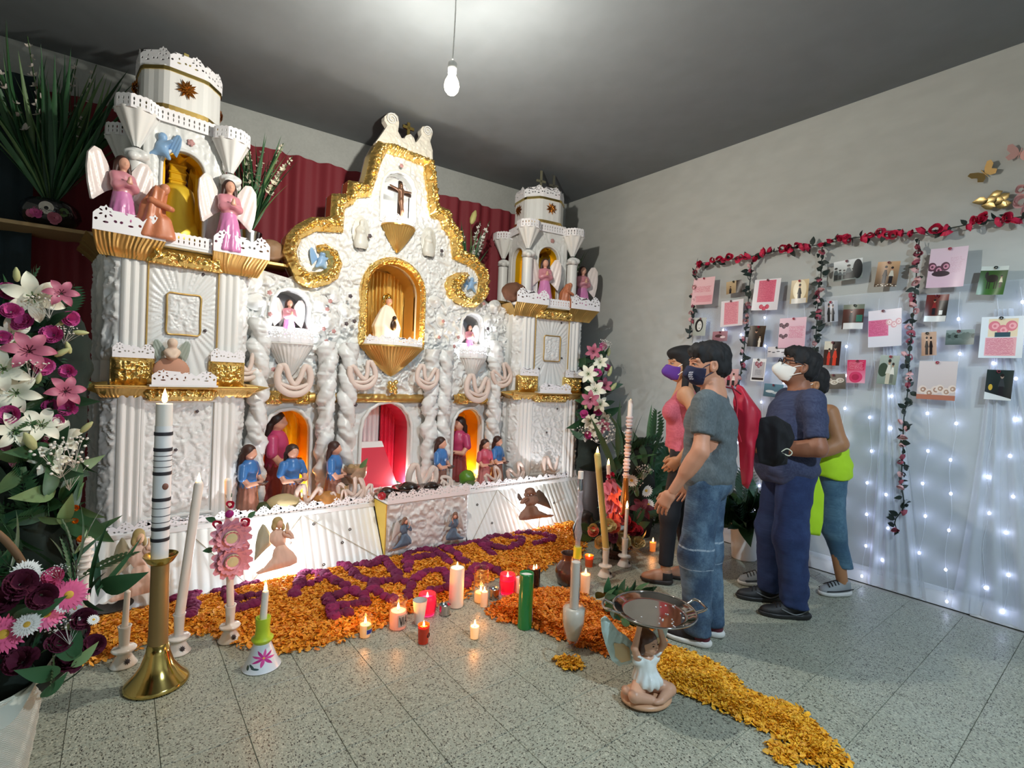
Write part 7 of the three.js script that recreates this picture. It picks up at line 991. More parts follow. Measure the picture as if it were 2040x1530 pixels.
{
  const p = atFront(100, 455, -4.66); gladioli('gladiolus_bowl', 'round flower-painted bowl of gladioli on the wooden shelf at the upper left', [p.x, 2.279, -4.66], (t) => { t.potH = 0.17; part(t, 'bowl', lathe([[0, 0], [0.06, 0], [0.13, 0.03], [0.165, 0.09], [0.15, 0.15], [0.12, 0.18], [0.11, 0.178], [0.14, 0.14], [0, 0.03]], 36), mat(0x1c2024, { roughness: 0.12, clearcoat: 0.8 })); for (const [a, y, s, m] of [[-0.35, 0.07, 0.05, M.carnation], [0.2, 0.05, 0.055, M.lilyPink], [-0.05, 0.11, 0.055, M.whiteFlower], [0.5, 0.1, 0.04, M.leafPale], [-0.55, 0.06, 0.04, M.lilyPink]]) part(t, 'painted_flower', carnGeo, m, { at: [0.16 * Math.sin(a), y, 0.155 * Math.cos(a)], rot: facing(Math.sin(a), 0, Math.cos(a)), scale: [s, s * 0.25, s] }); }, bladesFor(90, 0.38, 1.0, 0.25), [[-0.42, 1.1, 0.1, 9], [-0.12, 1.0, 0.15, 9], [0.12, 0.98, 0.1, 8], [0.22, 0.96, 0.15, 8], [-0.3, 0.85, 0.2, 6]], mat(0xd9cfc6, { roughness: 0.6 }));
  const q = atFront(497, 470, -4.35); gladioli('gladiolus_can', 'metal can of white gladioli behind the left tower', [q.x, 2.2, -4.35], (t) => { t.potH = 0.24; part(t, 'can', lathe([[0, 0], [0.085, 0], [0.087, 0.01], [0.084, 0.02], [0.085, 0.2], [0.09, 0.235], [0.085, 0.24], [0.08, 0.22], [0, 0.1]], 32), M.steel); part(t, 'stand', box(0.2, 0.1, 0.2, 0, -0.05, 0), M.cocoa); }, bladesFor(48, 0.2, 0.75, 0.12), [[0.2, 0.72, 0.08, 13], [0.26, 0.62, 0.12, 11], [-0.06, 0.7, 0.1, 10], [0.05, 0.62, 0.12, 9]], mat(0xe6dfc8, { roughness: 0.6 }));
  const r = atFront(932, 510, -4.35); const g = gladioli('gladiolus_vase', 'vase of slender gladioli and a lily bud behind the right side of the gable', [r.x, 2.2, -4.38], (t) => { t.potH = 0.12; part(t, 'vase', lathe([[0, 0], [0.07, 0], [0.08, 0.06], [0.06, 0.12], [0.055, 0.12], [0, 0.05]], 28), mat(0x3a4a40, { roughness: 0.3 })); }, bladesFor(34, 0.18, 0.62, 0.1), [[0.1, 0.66, 0.08, 10], [0.18, 0.6, 0.1, 9], [-0.12, 0.55, 0.08, 6], [0.24, 0.7, 0.05, 7]], M.whiteFlower); part(g, 'bud', budGeo, mat(0xc9c27a, { roughness: 0.5 }), { at: [-0.02, 0.72, 0.1], rot: [0, 0, -0.3], scale: 0.16 });
  const dk = gladioli('gladiolus_pot', 'dark pot of gladiolus blades between the right tower and the room wall', [4.05, 2.0, -4.25], (t) => { t.potH = 0.2; part(t, 'pot', lathe([[0, 0], [0.08, 0], [0.11, 0.18], [0.1, 0.2], [0, 0.1]], 24), M.clay); part(t, 'stand', box(0.2, 1.98, 0.2, 0, -1.0, 0, 0.01), mat(0x2a2422, { roughness: 0.8 })); }, bladesFor(30, 0.14, 0.8, 0.12), [[0.02, 0.75, 0.1, 6], [0.1, 0.6, 0.12, 6]], mat(0xb9b6a8, { roughness: 0.6 }));
}
{ // lilies right of the right tower
  const z = -3.5, b = atFront(1180, 1000, z), t = thing('lily_arrangement', 'arrangement of white and pink lilies between the right tower and the room corner', 'flowers', [b.x, 0, z]);
  part(t, 'container', lathe([[0, 0], [0.13, 0], [0.15, 0.5], [0.13, 0.5], [0, 0.4]], 28), mat(0x241a18, { roughness: 0.6 }));
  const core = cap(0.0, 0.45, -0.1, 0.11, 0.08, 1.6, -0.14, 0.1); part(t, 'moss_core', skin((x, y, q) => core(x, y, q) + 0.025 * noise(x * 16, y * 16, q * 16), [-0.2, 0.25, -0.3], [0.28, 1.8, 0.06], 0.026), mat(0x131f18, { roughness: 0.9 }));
  arrangement(t, z - 0.04, filler(44, 1160, 1206, 715, 900, [['leaf', 36, M.leaf], ['leaf', 38, M.leafDark], ['leaf', 40, M.leafDark]]), 0.08);
  arrangement(t, z + 0.06, [['lily', 1182, 700, 34, M.lilyPink], ['lily', 1196, 722, 34, M.lily], ['lily', 1172, 745, 40, M.lily], ['lily', 1186, 778, 44, M.lily], ['lily', 1204, 768, 34, M.lilyPink], ['lily', 1176, 796, 40, M.lilyPink], ['lily', 1196, 806, 36, M.lily], ['lily', 1176, 840, 36, M.lily], ['lily', 1183, 855, 34, M.lily], ['lily', 1204, 834, 30, M.lily], ['lily', 1200, 850, 34, M.lilyPink], ['carnation', 1204, 690, 18, M.carnation], ['carnation', 1208, 735, 18, M.carnation], ['carnation', 1190, 745, 20, M.carnation], ['carnation', 1192, 822, 20, M.carnation], ['carnation', 1164, 826, 18, M.carnation], ['carnation', 1170, 868, 18, M.carnation], ['bud', 1212, 710, 18, M.bud], ['bud', 1212, 750, 22, M.bud], ['bud', 1216, 778, 22, M.bud], ['bud', 1166, 815, 18, M.bud], ['sprig', 1200, 700, 26], ['sprig', 1186, 885, 60], ['sprig', 1205, 890, 55], ['sprig', 1165, 885, 40]], 0.04);
}
{ // dark foliage by the right wall
  const z = -2.92, b = atFront(1262, 1100, z), t = thing('foliage_arrangement', 'large dark leafy arrangement with lily buds standing by the right wall', 'plant', [b.x, 0, z]);
  part(t, 'container', lathe([[0, 0], [0.14, 0], [0.17, 0.22], [0.15, 0.22], [0, 0.2]], 28), M.black);
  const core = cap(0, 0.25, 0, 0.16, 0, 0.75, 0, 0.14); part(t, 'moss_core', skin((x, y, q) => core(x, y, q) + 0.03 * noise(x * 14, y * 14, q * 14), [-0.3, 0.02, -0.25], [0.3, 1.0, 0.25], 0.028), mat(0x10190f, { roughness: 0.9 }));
  arrangement(t, z, [...filler(50, 1225, 1315, 900, 1010, [['blade', 110, M.leafDark], ['blade', 90, M.leaf], ['fern', 80, M.leafDark], ['leaf', 60, M.leafDark]]), ...filler(26, 1230, 1320, 990, 1085, [['leaf', 60, M.leafDark], ['fern', 70, M.leafDark]])], 0.14);
  arrangement(t, z + 0.17, [['gerbera', 1258, 958, 28, M.whiteFlower], ['gerbera', 1288, 978, 26, M.whiteFlower], ['gerbera', 1292, 1005, 24, M.whiteFlower], ['lily', 1278, 1015, 50, mat(0x6e2233, { roughness: 0.6 })], ['bud', 1272, 950, 30, M.leafPale], ['bud', 1296, 945, 32, M.leafPale], ['bud', 1270, 990, 26, M.leafPale], ['sprig', 1266, 985, 40], ['sprig', 1280, 960, 36]], 0.04);
}
{ // low carnation bowl behind the right candles
  const z = -2.62, b = atFront(1225, 1100, z), t = thing('carnation_bowl', 'low bowl of cream, coral and red carnations behind the right-hand candles', 'flowers', [b.x, 0.0, z]); part(t, 'bowl', lathe([[0, 0], [0.08, 0], [0.14, 0.08], [0.12, 0.085], [0, 0.03]], 28), M.clay);
  arrangement(t, z, filler(24, 1180, 1275, 1040, 1100, [['leaf', 45, M.leafDark], ['fern', 50, M.leafDark]]), 0.06);
  const cream = mat(0xd6c58e, { roughness: 0.6 }), coral = mat(0xd8705c, { roughness: 0.6 }), rd = mat(0x9a2438, { roughness: 0.6 }); arrangement(t, z + 0.08, [['carnation', 1185, 1062, 26, coral], ['carnation', 1198, 1082, 28, cream], ['carnation', 1212, 1046, 30, cream], ['carnation', 1224, 1050, 28, coral], ['carnation', 1222, 1068, 26, mat(0xa05a80, { roughness: 0.6 })], ['carnation', 1238, 1080, 36, cream], ['carnation', 1258, 1050, 30, rd], ['carnation', 1270, 1062, 28, rd], ['carnation', 1268, 1082, 30, cream], ['carnation', 1180, 1050, 20, cream], ['carnation', 1246, 1036, 26, rd]], 0.02);
}
{ // bunch of green leaves on the floor behind the tray
  const b = atFloor(1240, 1232), t = thing('leaf_bunch', 'bunch of dark green leaves lying on the petals behind the silver tray', 'leaves', [b.x, 0.0, b.z]);
  for (let k = 0; k < 60; k++) { const a = rr(0, 6.28), r = rr(0, 0.21); part(t, 'leaf', bigLeaf, pick([M.leaf, M.leafDark, M.leaf]), { at: [r * Math.cos(a), 0.05 + rr(0, 0.14) * (1 - r * 3), r * Math.sin(a) * 0.7], rot: [rr(0.4, 1.5), rr(0, 6), rr(-0.7, 0.7)], scale: rr(0.07, 0.13) }); }
  part(t, 'stems', join([0, 1, 2, 3, 4].map((k) => taper([[-0.1 + k * 0.04, 0.02, 0.02 * k], [0, 0.05, 0], [0.1, 0.09, -0.05 + 0.03 * k]], 0.005, 0.004, 6, 6))), M.stem);
}
{ // white pot with dark foliage beyond the boy, and a small yellow flower
  const b = atFloor(1482, 1112), t = thing('potted_plant', 'white pot of dark foliage with an orange flower, seen between the boy and the man', 'plant', [b.x, 0, b.z]), k = atFront(1482, 1046, b.z).y;
  part(t, 'pot', lathe([[0, 0], [0.09, 0], [0.095, 0.01], [0.115, k], [0.12, k + 0.01], [0.108, k + 0.008], [0.1, k - 0.03], [0, k - 0.04]], 32), M.whitePaint);
  for (let i = 0; i < 70; i++) { const L = rr(0.18, 0.36), a = rr(0, 6.28); part(t, 'leaf', i % 2 ? fern : bigLeaf, pick([M.leafDark, M.leafDark, M.leaf]), { at: [0.06 * Math.cos(a), k - 0.02 + rr(0, 0.18), 0.06 * Math.sin(a)], rot: facing(Math.cos(a) * 0.8, rr(-0.2, 1), Math.sin(a) * 0.8, rr(0, 6)), scale: L }); }
  part(t, 'flower', carnGeo, M.marigold, { at: [0.02, k + 0.17, 0.14], rot: facing(-0.4, 0.4, 1), scale: 0.05 });
}
// ------------------------------------------------------------------ people. own axes: feet at the origin, facing +z, left hand at +x
const M4 = () => new THREE.Matrix4();
function headParts(o) {                                          // own axes: centre of the head, face towards +z
  const head = blend(0.03, ell(0, 0.03, -0.016, 0.074, 0.092, 0.094), ell(0, -0.025, 0.018, 0.061, 0.092, 0.072), ell(0, -0.078, 0.036, 0.038, 0.034, 0.042), cap(0, -0.06, -0.03, 0.05, 0, -0.17, -0.04, 0.054));
  const face = blend(0.012, head, cap(0, 0.014, 0.084, 0.008, 0, -0.028, 0.108, 0.013), ell(-0.012, -0.032, 0.096, 0.01, 0.008, 0.01), ell(0.012, -0.032, 0.096, 0.01, 0.008, 0.01), ell(0, -0.062, 0.082, 0.022, 0.007, 0.012), ell(0, -0.072, 0.08, 0.02, 0.008, 0.012), cap(-0.05, 0.034, 0.066, 0.008, -0.014, 0.036, 0.086, 0.008), cap(0.05, 0.034, 0.066, 0.008, 0.014, 0.036, 0.086, 0.008));
  const eyed = minus(minus(face, ell(-0.032, 0.014, 0.092, 0.017, 0.011, 0.016)), ell(0.032, 0.014, 0.092, 0.017, 0.011, 0.016));
  const ears = blend(0.006, ...[-1, 1].flatMap((s) => [minus(ell(s * 0.077, -0.004, -0.012, 0.012, 0.032, 0.021), ell(s * 0.09, -0.002, -0.008, 0.01, 0.02, 0.012)), cap(s * 0.076, -0.032, -0.004, 0.008, s * 0.074, -0.02, 0, 0.008)]));
  return { f: blend(0.008, eyed, ears), head };
}
function handGeo(side, curl, grip = 0) {                         // own axes: wrist at the origin, fingers towards -y, palm towards -x * side (inwards), thumb forwards (+z)
  const f = [], n = [[0.032, 0.074, 0.0085], [0.012, 0.084, 0.009], [-0.009, 0.078, 0.0088], [-0.028, 0.062, 0.0078]];
  const inn = -side;
  f.push(cap(0, 0.03, 0, 0.024, 0, -0.015, 0, 0.022), cap(0, -0.03, 0.016, 0.017, 0.0, -0.08, 0.024, 0.014), cap(0, -0.03, 0, 0.018, 0, -0.085, 0.004, 0.014), cap(0, -0.03, -0.014, 0.016, 0, -0.078, -0.02, 0.013));
  const palm = blend(0.02, ...f), chains = [];
  for (const [z, L, r] of n) { let p = [inn * 0.002, -0.082 + (z < 0 ? 0.006 : 0), z], a = curl * 0.55; const seg = []; for (let k = 0; k < 3; k++) { const l = L * [0.45, 0.31, 0.24][k], q = [p[0] + inn * Math.sin(a) * l, p[1] - Math.cos(a) * l, p[2] + z * 0.04]; seg.push(cap(...p, r * (1 - k * 0.1), ...q, r * (0.9 - k * 0.1))); p = q; a += curl * [0.75, 0.6, 0.4][k]; } chains.push(blend(0.004, ...seg)); }
  const th = blend(0.006, cap(inn * 0.008, -0.03, 0.026, 0.014, inn * 0.02, -0.06, 0.046, 0.011), cap(inn * 0.02, -0.06, 0.046, 0.011, inn * (0.026 + grip), -0.09, 0.05, 0.009));
  const all = (x, y, z) => { let d = palm(x, y, z); for (const c of chains) { const e = c(x, y, z), h = Math.max(0.006 - Math.abs(d - e), 0) / 0.006; d = Math.min(d, e) - h * h * 0.0015; } const e = th(x, y, z), h = Math.max(0.012 - Math.abs(d - e), 0) / 0.012; return Math.min(d, e) - h * h * 0.003; };
  return skin(all, [-0.075, -0.2, -0.05], [0.075, 0.05, 0.085], 0.0034);
}
const frame = (from, to, front) => { const y = V(...from).sub(V(...to)).normalize(), z = V(...front).addScaledVector(y, -V(...front).dot(y)).normalize(), x = new THREE.Vector3().crossVectors(y, z); return M4().makeBasis(x, y, z).setPosition(V(...to)); };
function shoe(t, at, turn, o) {                                  // toe towards +z
  const L = o.len ?? 0.27, g = (m) => m.rotateY(turn).translate(...at);
  const low = blend(0.03, ell(0, 0.022, L * 0.22, 0.046, 0.03, L * 0.3), ell(0, 0.022, -L * 0.22, 0.037, 0.03, L * 0.2), ell(0, 0.022, 0, 0.038, 0.03, L * 0.3));
  const sole = skin((x, y, z) => Math.max(low(x, y, z) - 0.003, y - 0.03 - 0.008 * smooth(0, -0.1, z), -y + 0.001), [-0.07, -0.006, -0.17], [0.07, 0.07, 0.2], 0.007);
  const up = blend(0.03, ell(0, 0.035, L * 0.24, 0.042, 0.034, L * 0.26), ell(0, 0.05, 0, 0.038, 0.045, L * 0.25), cap(0, 0.05, -L * 0.26, 0.034, 0, 0.09, -L * 0.22, 0.036));
  part(t, 'shoe_sole', g(sole), o.sole); part(t, 'shoe', g(skin((x, y, z) => Math.max(up(x, y, z), 0.02 - y, y - 0.105), [-0.07, 0.0, -0.17], [0.07, 0.13, 0.2], 0.007)), o.upper);
  if (o.heel) part(t, 'shoe_heel', g(skin((x, y, z) => Math.max(up(x, y, z) - 0.002, 0.03 - y, y - 0.085, z + L * 0.12), [-0.07, 0.0, -0.17], [0.07, 0.13, 0.05], 0.007)), o.heel);
  if (o.laces) for (let k = 0; k < 4; k++) part(t, 'shoe_lace', g(tube([[-0.03, 0.066 + k * 0.006, 0.075 - k * 0.022], [0, 0.082 + k * 0.006, 0.07 - k * 0.022], [0.03, 0.066 + k * 0.006, 0.075 - k * 0.022]], 0.0035, 8, 5)), o.laces);
  if (o.stripe) for (const s of [-1, 1]) part(t, 'shoe_stripe', g(tube(o.stripe.map(([y, z]) => [s * (0.0435 - 0.012 * Math.max(0, (y - 0.05) / 0.04) - 0.05 * Math.max(0, z - 0.06)), y, z]), 0.004, 14, 6)), o.stripeM);
}
function person(label, at, turn, o) {
  const t = thing('person', label, 'person', [at[0], 0, at[1]], turn), s = (o.height ?? 1.65) / 1.65, w = o.width ?? 1;
  const Y = (v) => v * s, sh = [0.165 * w * s, Y(1.335)], hp = 0.085 * w;
  const arms = o.arms;                                          // [{ side, elbow, wrist, curl, front }]
  const lean = o.lean ?? 0, hc = [0, Y(1.53), 0.03 + lean];
  const { f: faceF } = headParts(o), HM = M4().makeRotationFromEuler(new THREE.Euler(o.pitch ?? 0, o.look ?? 0, o.roll ?? 0, 'YXZ')).setPosition(V(...hc));
  const bones = [cap(0, Y(0.95), 0, 0.12 * w, 0, Y(1.25), lean * 0.6, 0.125 * w), cap(-sh[0] * 0.75, sh[1] - 0.02, lean * 0.8, 0.06, sh[0] * 0.75, sh[1] - 0.02, lean * 0.8, 0.06), cap(0, Y(1.3), lean * 0.8, 0.07, 0, Y(1.44), lean + 0.005, 0.052)];
  for (const a of arms) { const S = [a.side * sh[0], sh[1], lean * 0.8]; bones.push(cap(...S, 0.048 * (o.armR ?? 1), ...a.elbow, 0.038 * (o.armR ?? 1)), cap(...a.elbow, 0.039 * (o.armR ?? 1), ...a.wrist, 0.025 * (o.armR ?? 1)), cap(...a.elbow.map((v, k) => lerp(v, a.wrist[k], 0.25)), 0.04 * (o.armR ?? 1), ...a.elbow.map((v, k) => lerp(v, a.wrist[k], 0.45)), 0.034 * (o.armR ?? 1))); }
  const legs = (o.legs ?? [[1, 0, 0], [-1, 0, 0]]).map(([sd, dx, dz]) => ({ hip: [sd * hp, Y(0.88), 0], knee: [sd * hp + dx * 0.5, Y(0.48), 0.02 + dz * 0.5], ankle: [sd * hp + dx, Y(0.085), dz - 0.02] }));
  for (const l of legs) bones.push(cap(...l.hip, 0.078 * w, ...l.knee, 0.05), cap(...l.knee, 0.05, l.ankle[0], l.ankle[1] - 0.02, l.ankle[2], 0.034));
  const body = [skin(blend(0.035, ...bones), [-0.5, -0.02, -0.4], [0.5, Y(1.5), 0.55], 0.0125), skin(faceF, [-0.11, -0.19, -0.13], [0.11, 0.14, 0.14], 0.0034).applyMatrix4(HM)];
  for (const a of arms) body.push(handGeo(a.side, a.curl ?? 0.5).applyMatrix4(frame(a.elbow, a.wrist, a.front ?? [0, 0, 1])));
  const b = part(t, 'body', join(...body), o.skin);
  for (const sd of [-1, 1]) { part(t, 'eye', ball(0.0105, sd * 0.032, 0.012, 0.0715, 1, 0.85, 1, 12).applyMatrix4(HM), M.eyeWhite); part(t, 'iris', ball(0.0062, sd * 0.032, 0.011, 0.0785, 1, 1, 0.6, 10).applyMatrix4(HM), M.black); part(t, 'eyebrow', taper([[sd * 0.016, 0.04, 0.091], [sd * 0.034, 0.044, 0.085], [sd * 0.052, 0.036, 0.07]], 0.0035, 0.002, 8, 5).applyMatrix4(HM), M.hair); part(t, 'eyelid', taper([[sd * 0.015, 0.016, 0.086], [sd * 0.032, 0.022, 0.0845], [sd * 0.05, 0.016, 0.074]], 0.0038, 0.003, 8, 6).applyMatrix4(HM), o.skin); }
  part(t, 'hair', skin(o.hair, [-0.15, -0.42, -0.2], [0.15, 0.17, 0.14], 0.0065).applyMatrix4(HM), o.hairM ?? M.hair);
  if (o.mask) {
    const { head } = headParts(o), m = blend(0.03, (x, y, z) => head(x, y, z) - 0.004, ell(0, -0.045, 0.08, 0.03, 0.045, o.maskOut ?? 0.045), cap(0, 0.002, 0.095, 0.01, 0, -0.04, 0.125, 0.01));
    part(t, 'face_mask', skin((x, y, z) => Math.max(m(x, y, z), y - 0.008 + 0.35 * Math.abs(x), -0.105 - y, 0.03 - z + (y + 0.045) * -0.2, Math.abs(x) - 0.066), [-0.085, -0.125, -0.01], [0.085, 0.03, 0.16], 0.0036).applyMatrix4(HM), o.mask);
    for (const sd of [-1, 1]) for (const [y0, y1] of [[-0.014, 0.016], [-0.07, -0.03]]) part(t, 'mask_strap', tube([[sd * 0.058, y0, 0.045], [sd * 0.071, (y0 + y1) / 2, 0.02], [sd * 0.079, y1, -0.02]], 0.0028, 10, 5).applyMatrix4(HM), o.strap ?? M.wax);
    if (o.maskPrint) part(t, 'mask_print', grid((u, v) => [0.03 + 0.022 * u, -0.075 + 0.05 * v, 0.118 - 0.022 * u - 0.35 * Math.abs(v - 0.5) * 0.05], 4, 4).applyMatrix4(HM), o.maskPrint);
  }
  // clothes: shells around the same bones
  if (o.top) {
    const T = o.top, r = T.loose ?? 0.02, list = [cap(0, Y(0.93), T.belly ? 0.03 : 0, 0.135 * w + r, 0, Y(1.22), lean * 0.6, 0.135 * w + r * 0.6), cap(-sh[0] * 0.8, sh[1] - 0.025, lean * 0.8, 0.062 + r * 0.5, sh[0] * 0.8, sh[1] - 0.025, lean * 0.8, 0.062 + r * 0.5), cap(-0.07 * w, Y(0.9), 0, 0.09 * w + r, 0.07 * w, Y(0.9), 0, 0.09 * w + r)];
    if (T.belly) list.push(ell(0, Y(1.02), 0.07, 0.15 * w, 0.17, T.belly)); if (T.bust) list.push(ell(-0.07, Y(1.2), 0.09, 0.07, 0.07, 0.06), ell(0.07, Y(1.2), 0.09, 0.07, 0.07, 0.06));
    let f = blend(0.05, ...list);
    if (T.sleeve) f = blend(0.035, f, ...arms.map((a) => { const S = [a.side * sh[0], sh[1] - 0.005, lean * 0.8], e = S.map((v, k) => lerp(v, a.elbow[k], T.sleeve)); return cap(...S, 0.062 + r * 0.25, ...e, 0.05 + r * 0.5); }));
    const hole = cap(0, Y(1.39), lean + 0.01, T.neck ?? 0.066, 0, Y(1.6), lean + 0.03, 0.12), hem = Y(T.hem), g0 = f, ends = T.sleeve ? arms.map((a) => { const S = [a.side * sh[0], sh[1], lean * 0.8], d = V(...a.elbow).sub(V(...S)), e = V(...S).addScaledVector(d, T.sleeve + 0.06); d.normalize(); return (x, y, z) => Math.hypot(x - e.x, y - e.y, z - e.z) < 0.14 && (x * a.side > sh[0] * 0.55 || T.allSleeve) ? (x - e.x) * d.x + (y - e.y) * d.y + (z - e.z) * d.z : -1; }) : arms.map((a) => { const c = ell(a.side * (sh[0] + 0.04), sh[1] + 0.01, lean * 0.8, 0.075, 0.13, 0.13); return (x, y, z) => -c(x, y, z); });
    const fold = (x, y, z) => (T.fold ?? 0.006) * (noise(x * 9 + z * 6, y * 22, z * 9) + 0.6 * noise(x * 24, y * 34, z * 24)) * smooth(Y(1.36), Y(1.1), y) + 0.004 * noise(x * 12, y * 14, z * 12 + 4);
    part(t, T.name ?? 'shirt', skin((x, y, z) => { let d = Math.max(g0(x, y, z) + fold(x, y, z), hem - y + 0.015 * noise(x * 8, z * 8, 3), -hole(x, y, z)); for (const e of ends) d = Math.max(d, e(x, y, z)); return d; }, [-0.48, hem - 0.05, -0.4], [0.48, Y(1.47), 0.45], 0.0115), T.m);
  }
  if (o.bottom) {
    const B = o.bottom, r = B.loose ?? 0.014, list = [cap(-hp * 0.7, Y(0.93), 0, 0.1 * w + r * 0.3, hp * 0.7, Y(0.93), 0, 0.1 * w + r * 0.3), ell(0, Y(0.9), -0.04, 0.14 * w, 0.11, 0.1 * w)];
    const leg = legs.map((l) => blend(0.05, cap(...l.hip, 0.088 * w + r * 0.4, ...l.knee, 0.06 * (B.k ?? 1) + r), cap(...l.knee, 0.06 * (B.k ?? 1) + r, l.ankle[0], Y(B.hem ?? 0.05), l.ankle[2], 0.046 * (B.k ?? 1) + r)));
    const top = blend(0.04, ...list), f = (x, y, z) => { let d = top(x, y, z); for (const q of leg) { const e = q(x, y, z), h = Math.max(0.04 - Math.abs(d - e), 0) / 0.04 * smooth(Y(0.7), Y(0.84), y); d = Math.min(d, e) - h * h * 0.01; } return d; };
    const fold = (x, y, z) => (B.fold ?? 0.005) * (noise(x * 14, y * 18, z * 14 + 7) + 0.7 * noise(x * 22, y * 36, z * 22)) * (0.5 + 0.8 * smooth(0.35, 0.05, y));
    part(t, B.name ?? 'trousers', skin((x, y, z) => Math.max(f(x, y, z) + fold(x, y, z), Y(B.hem ?? 0.05) - y, y - Y(1.0)), [-0.4, 0, -0.32], [0.4, Y(1.04), 0.32], 0.0115), B.m);
  }
  if (o.shoe) for (const l of legs) shoe(t, [l.ankle[0], 0, l.ankle[2] + 0.045], o.toe ? o.toe * Math.sign(l.hip[0]) : 0, o.shoe);
  return { t, HM, legs };
}
M.eyeWhite = mat(0xa39a92, { roughness: 0.4 });
const denim = (a, b, seams = []) => mat(0xffffff, { roughness: 0.85, map: tex(256, 256, (x, y) => { const n = fbm(x / 28, y / 28, 5) * 0.9 + 0.25 * noise(x / 2, y / 2, 2) + 0.12 * Math.sin((x + y) * 1.5), t = clamp(0.5 + n, 0, 1); return seams.some((q) => Math.abs(q * 1.6 - (y + 2.5 * noise(x / 30, q * 9, 2)) / 256) < 0.0035) ? [150, 165, 178] : a.map((v, k) => lerp(v, b[k], t)); }, true, [1.6, 1.6]) });
const heather = (a) => mat(0xffffff, { roughness: 0.95, map: tex(128, 128, (x, y) => { const n = 10 * noise(x / 1.3, y / 3, 4) + 5 * noise(x / 9, y / 9, 1); return a.map((v) => v + n); }, true, [3, 3]) });
const shortHair = (cut) => { const c = blend(0.02, ell(0, 0.05, -0.024, 0.088, 0.088, 0.105), ell(0, -0.005, -0.06, 0.082, 0.075, 0.066), ell(0, 0.085, 0.03, 0.07, 0.045, 0.07)); const strands = (x, y, z) => 0.006 * noise(x * 70, y * 22, z * 70) + 0.003 * noise(x * 150, y * 40, z * 150); return minus((x, y, z) => c(x, y, z) + strands(x, y, z), blend(0.01, ell(0, cut, 0.1, 0.062, 0.085, 0.062), ell(0.085, -0.03, 0.015, 0.03, 0.055, 0.045), ell(-0.085, -0.03, 0.015, 0.03, 0.055, 0.045))); };
const face = (a) => { const l = toWorld(-1, 0, 0), f = toWorld(0, 0, -1), x = Math.cos(a) * l.x + Math.sin(a) * f.x, z = Math.cos(a) * l.z + Math.sin(a) * f.z; return Math.atan2(x, z); };   // a = 0 faces the picture's left, positive turns away
// the boy in grey
const boy = person('boy in a heather grey T-shirt, washed jeans and a navy face mask', [2.57, -1.5], face(R(32)), {
  height: 1.63, width: 0.92, skin: M.skin, look: R(28), pitch: R(6), hair: shortHair(-0.03), mask: mat(0x1c1f3c, { roughness: 0.8 }), strap: mat(0x2a2c44, { roughness: 0.8 }),
  maskPrint: mat(0xffffff, { roughness: 0.8, map: canvasTex(128, 128, (c) => { c.fillStyle = '#20233e'; c.fillRect(0, 0, 128, 128); c.fillStyle = '#d9dbe4'; for (let y = 8; y < 120; y += 30) for (let x = 10; x < 108; x += 26) { c.fillRect(x, y, 8, 22); c.fillRect(x, y + (x % 3) * 8, 20, 6); } }) }),
  arms: [{ side: 1, elbow: [0.235, 1.06, 0.0], wrist: [0.24, 0.835, 0.13], curl: 0.45, front: [-0.2, 0, 1] }, { side: -1, elbow: [-0.22, 1.05, 0.0], wrist: [-0.2, 0.83, 0.13], curl: 0.4 }],
  top: { m: heather([88, 96, 99]), hem: 0.815, sleeve: 0.62, loose: 0.02, fold: 0.009 }, bottom: { m: denim([44, 66, 92], [92, 118, 140], [0.53, 0.535, 0.42]), hem: 0.06, loose: 0.016, k: 1.18, name: 'jeans' }, legs: [[1, 0.0, 0.02], [-1, 0.0, -0.02]],
  shoe: { len: 0.28, sole: mat(0xdeddd8, { roughness: 0.6 }), upper: mat(0x1f191c, { roughness: 0.7 }), heel: mat(0x5e2230, { roughness: 0.7 }) },
});
// the man in navy
const man = person('man in a navy T-shirt with glasses and a white face mask', [3.36, -1.41], face(R(8)), {
  height: 1.66, width: 1.14, lean: -0.05, skin: M.skinDark, pitch: R(-14), hair: shortHair(-0.02), mask: mat(0xdfdbd2, { roughness: 0.8 }), maskOut: 0.06, armR: 1.12,
  arms: [{ side: 1, elbow: [0.27, 1.06, -0.05], wrist: [0.12, 1.03, 0.19], curl: 0.9, front: [0, 1, 0] }, { side: -1, elbow: [-0.26, 1.06, -0.02], wrist: [-0.1, 1.02, 0.2], curl: 0.9, front: [0, 1, 0] }],
  top: { m: heather([56, 62, 88]), hem: 0.8, sleeve: 0.74, loose: 0.028, belly: 0.13, fold: 0.008, allSleeve: true }, bottom: { m: denim([26, 42, 82], [38, 58, 100]), hem: 0.07, loose: 0.018, k: 1.25, name: 'jeans', fold: 0.007 }, legs: [[1, 0.02, -0.01], [-1, -0.01, 0.06]],
  shoe: { len: 0.325, sole: mat(0x1c1d1e, { roughness: 0.5 }), upper: mat(0x17181a, { roughness: 0.6 }), laces: mat(0x101012), stripe: [[0.062, 0.05], [0.042, 0.0], [0.036, -0.03], [0.045, -0.06], [0.075, -0.11]], stripeM: mat(0x6a6e70, { roughness: 0.4 }) },
});
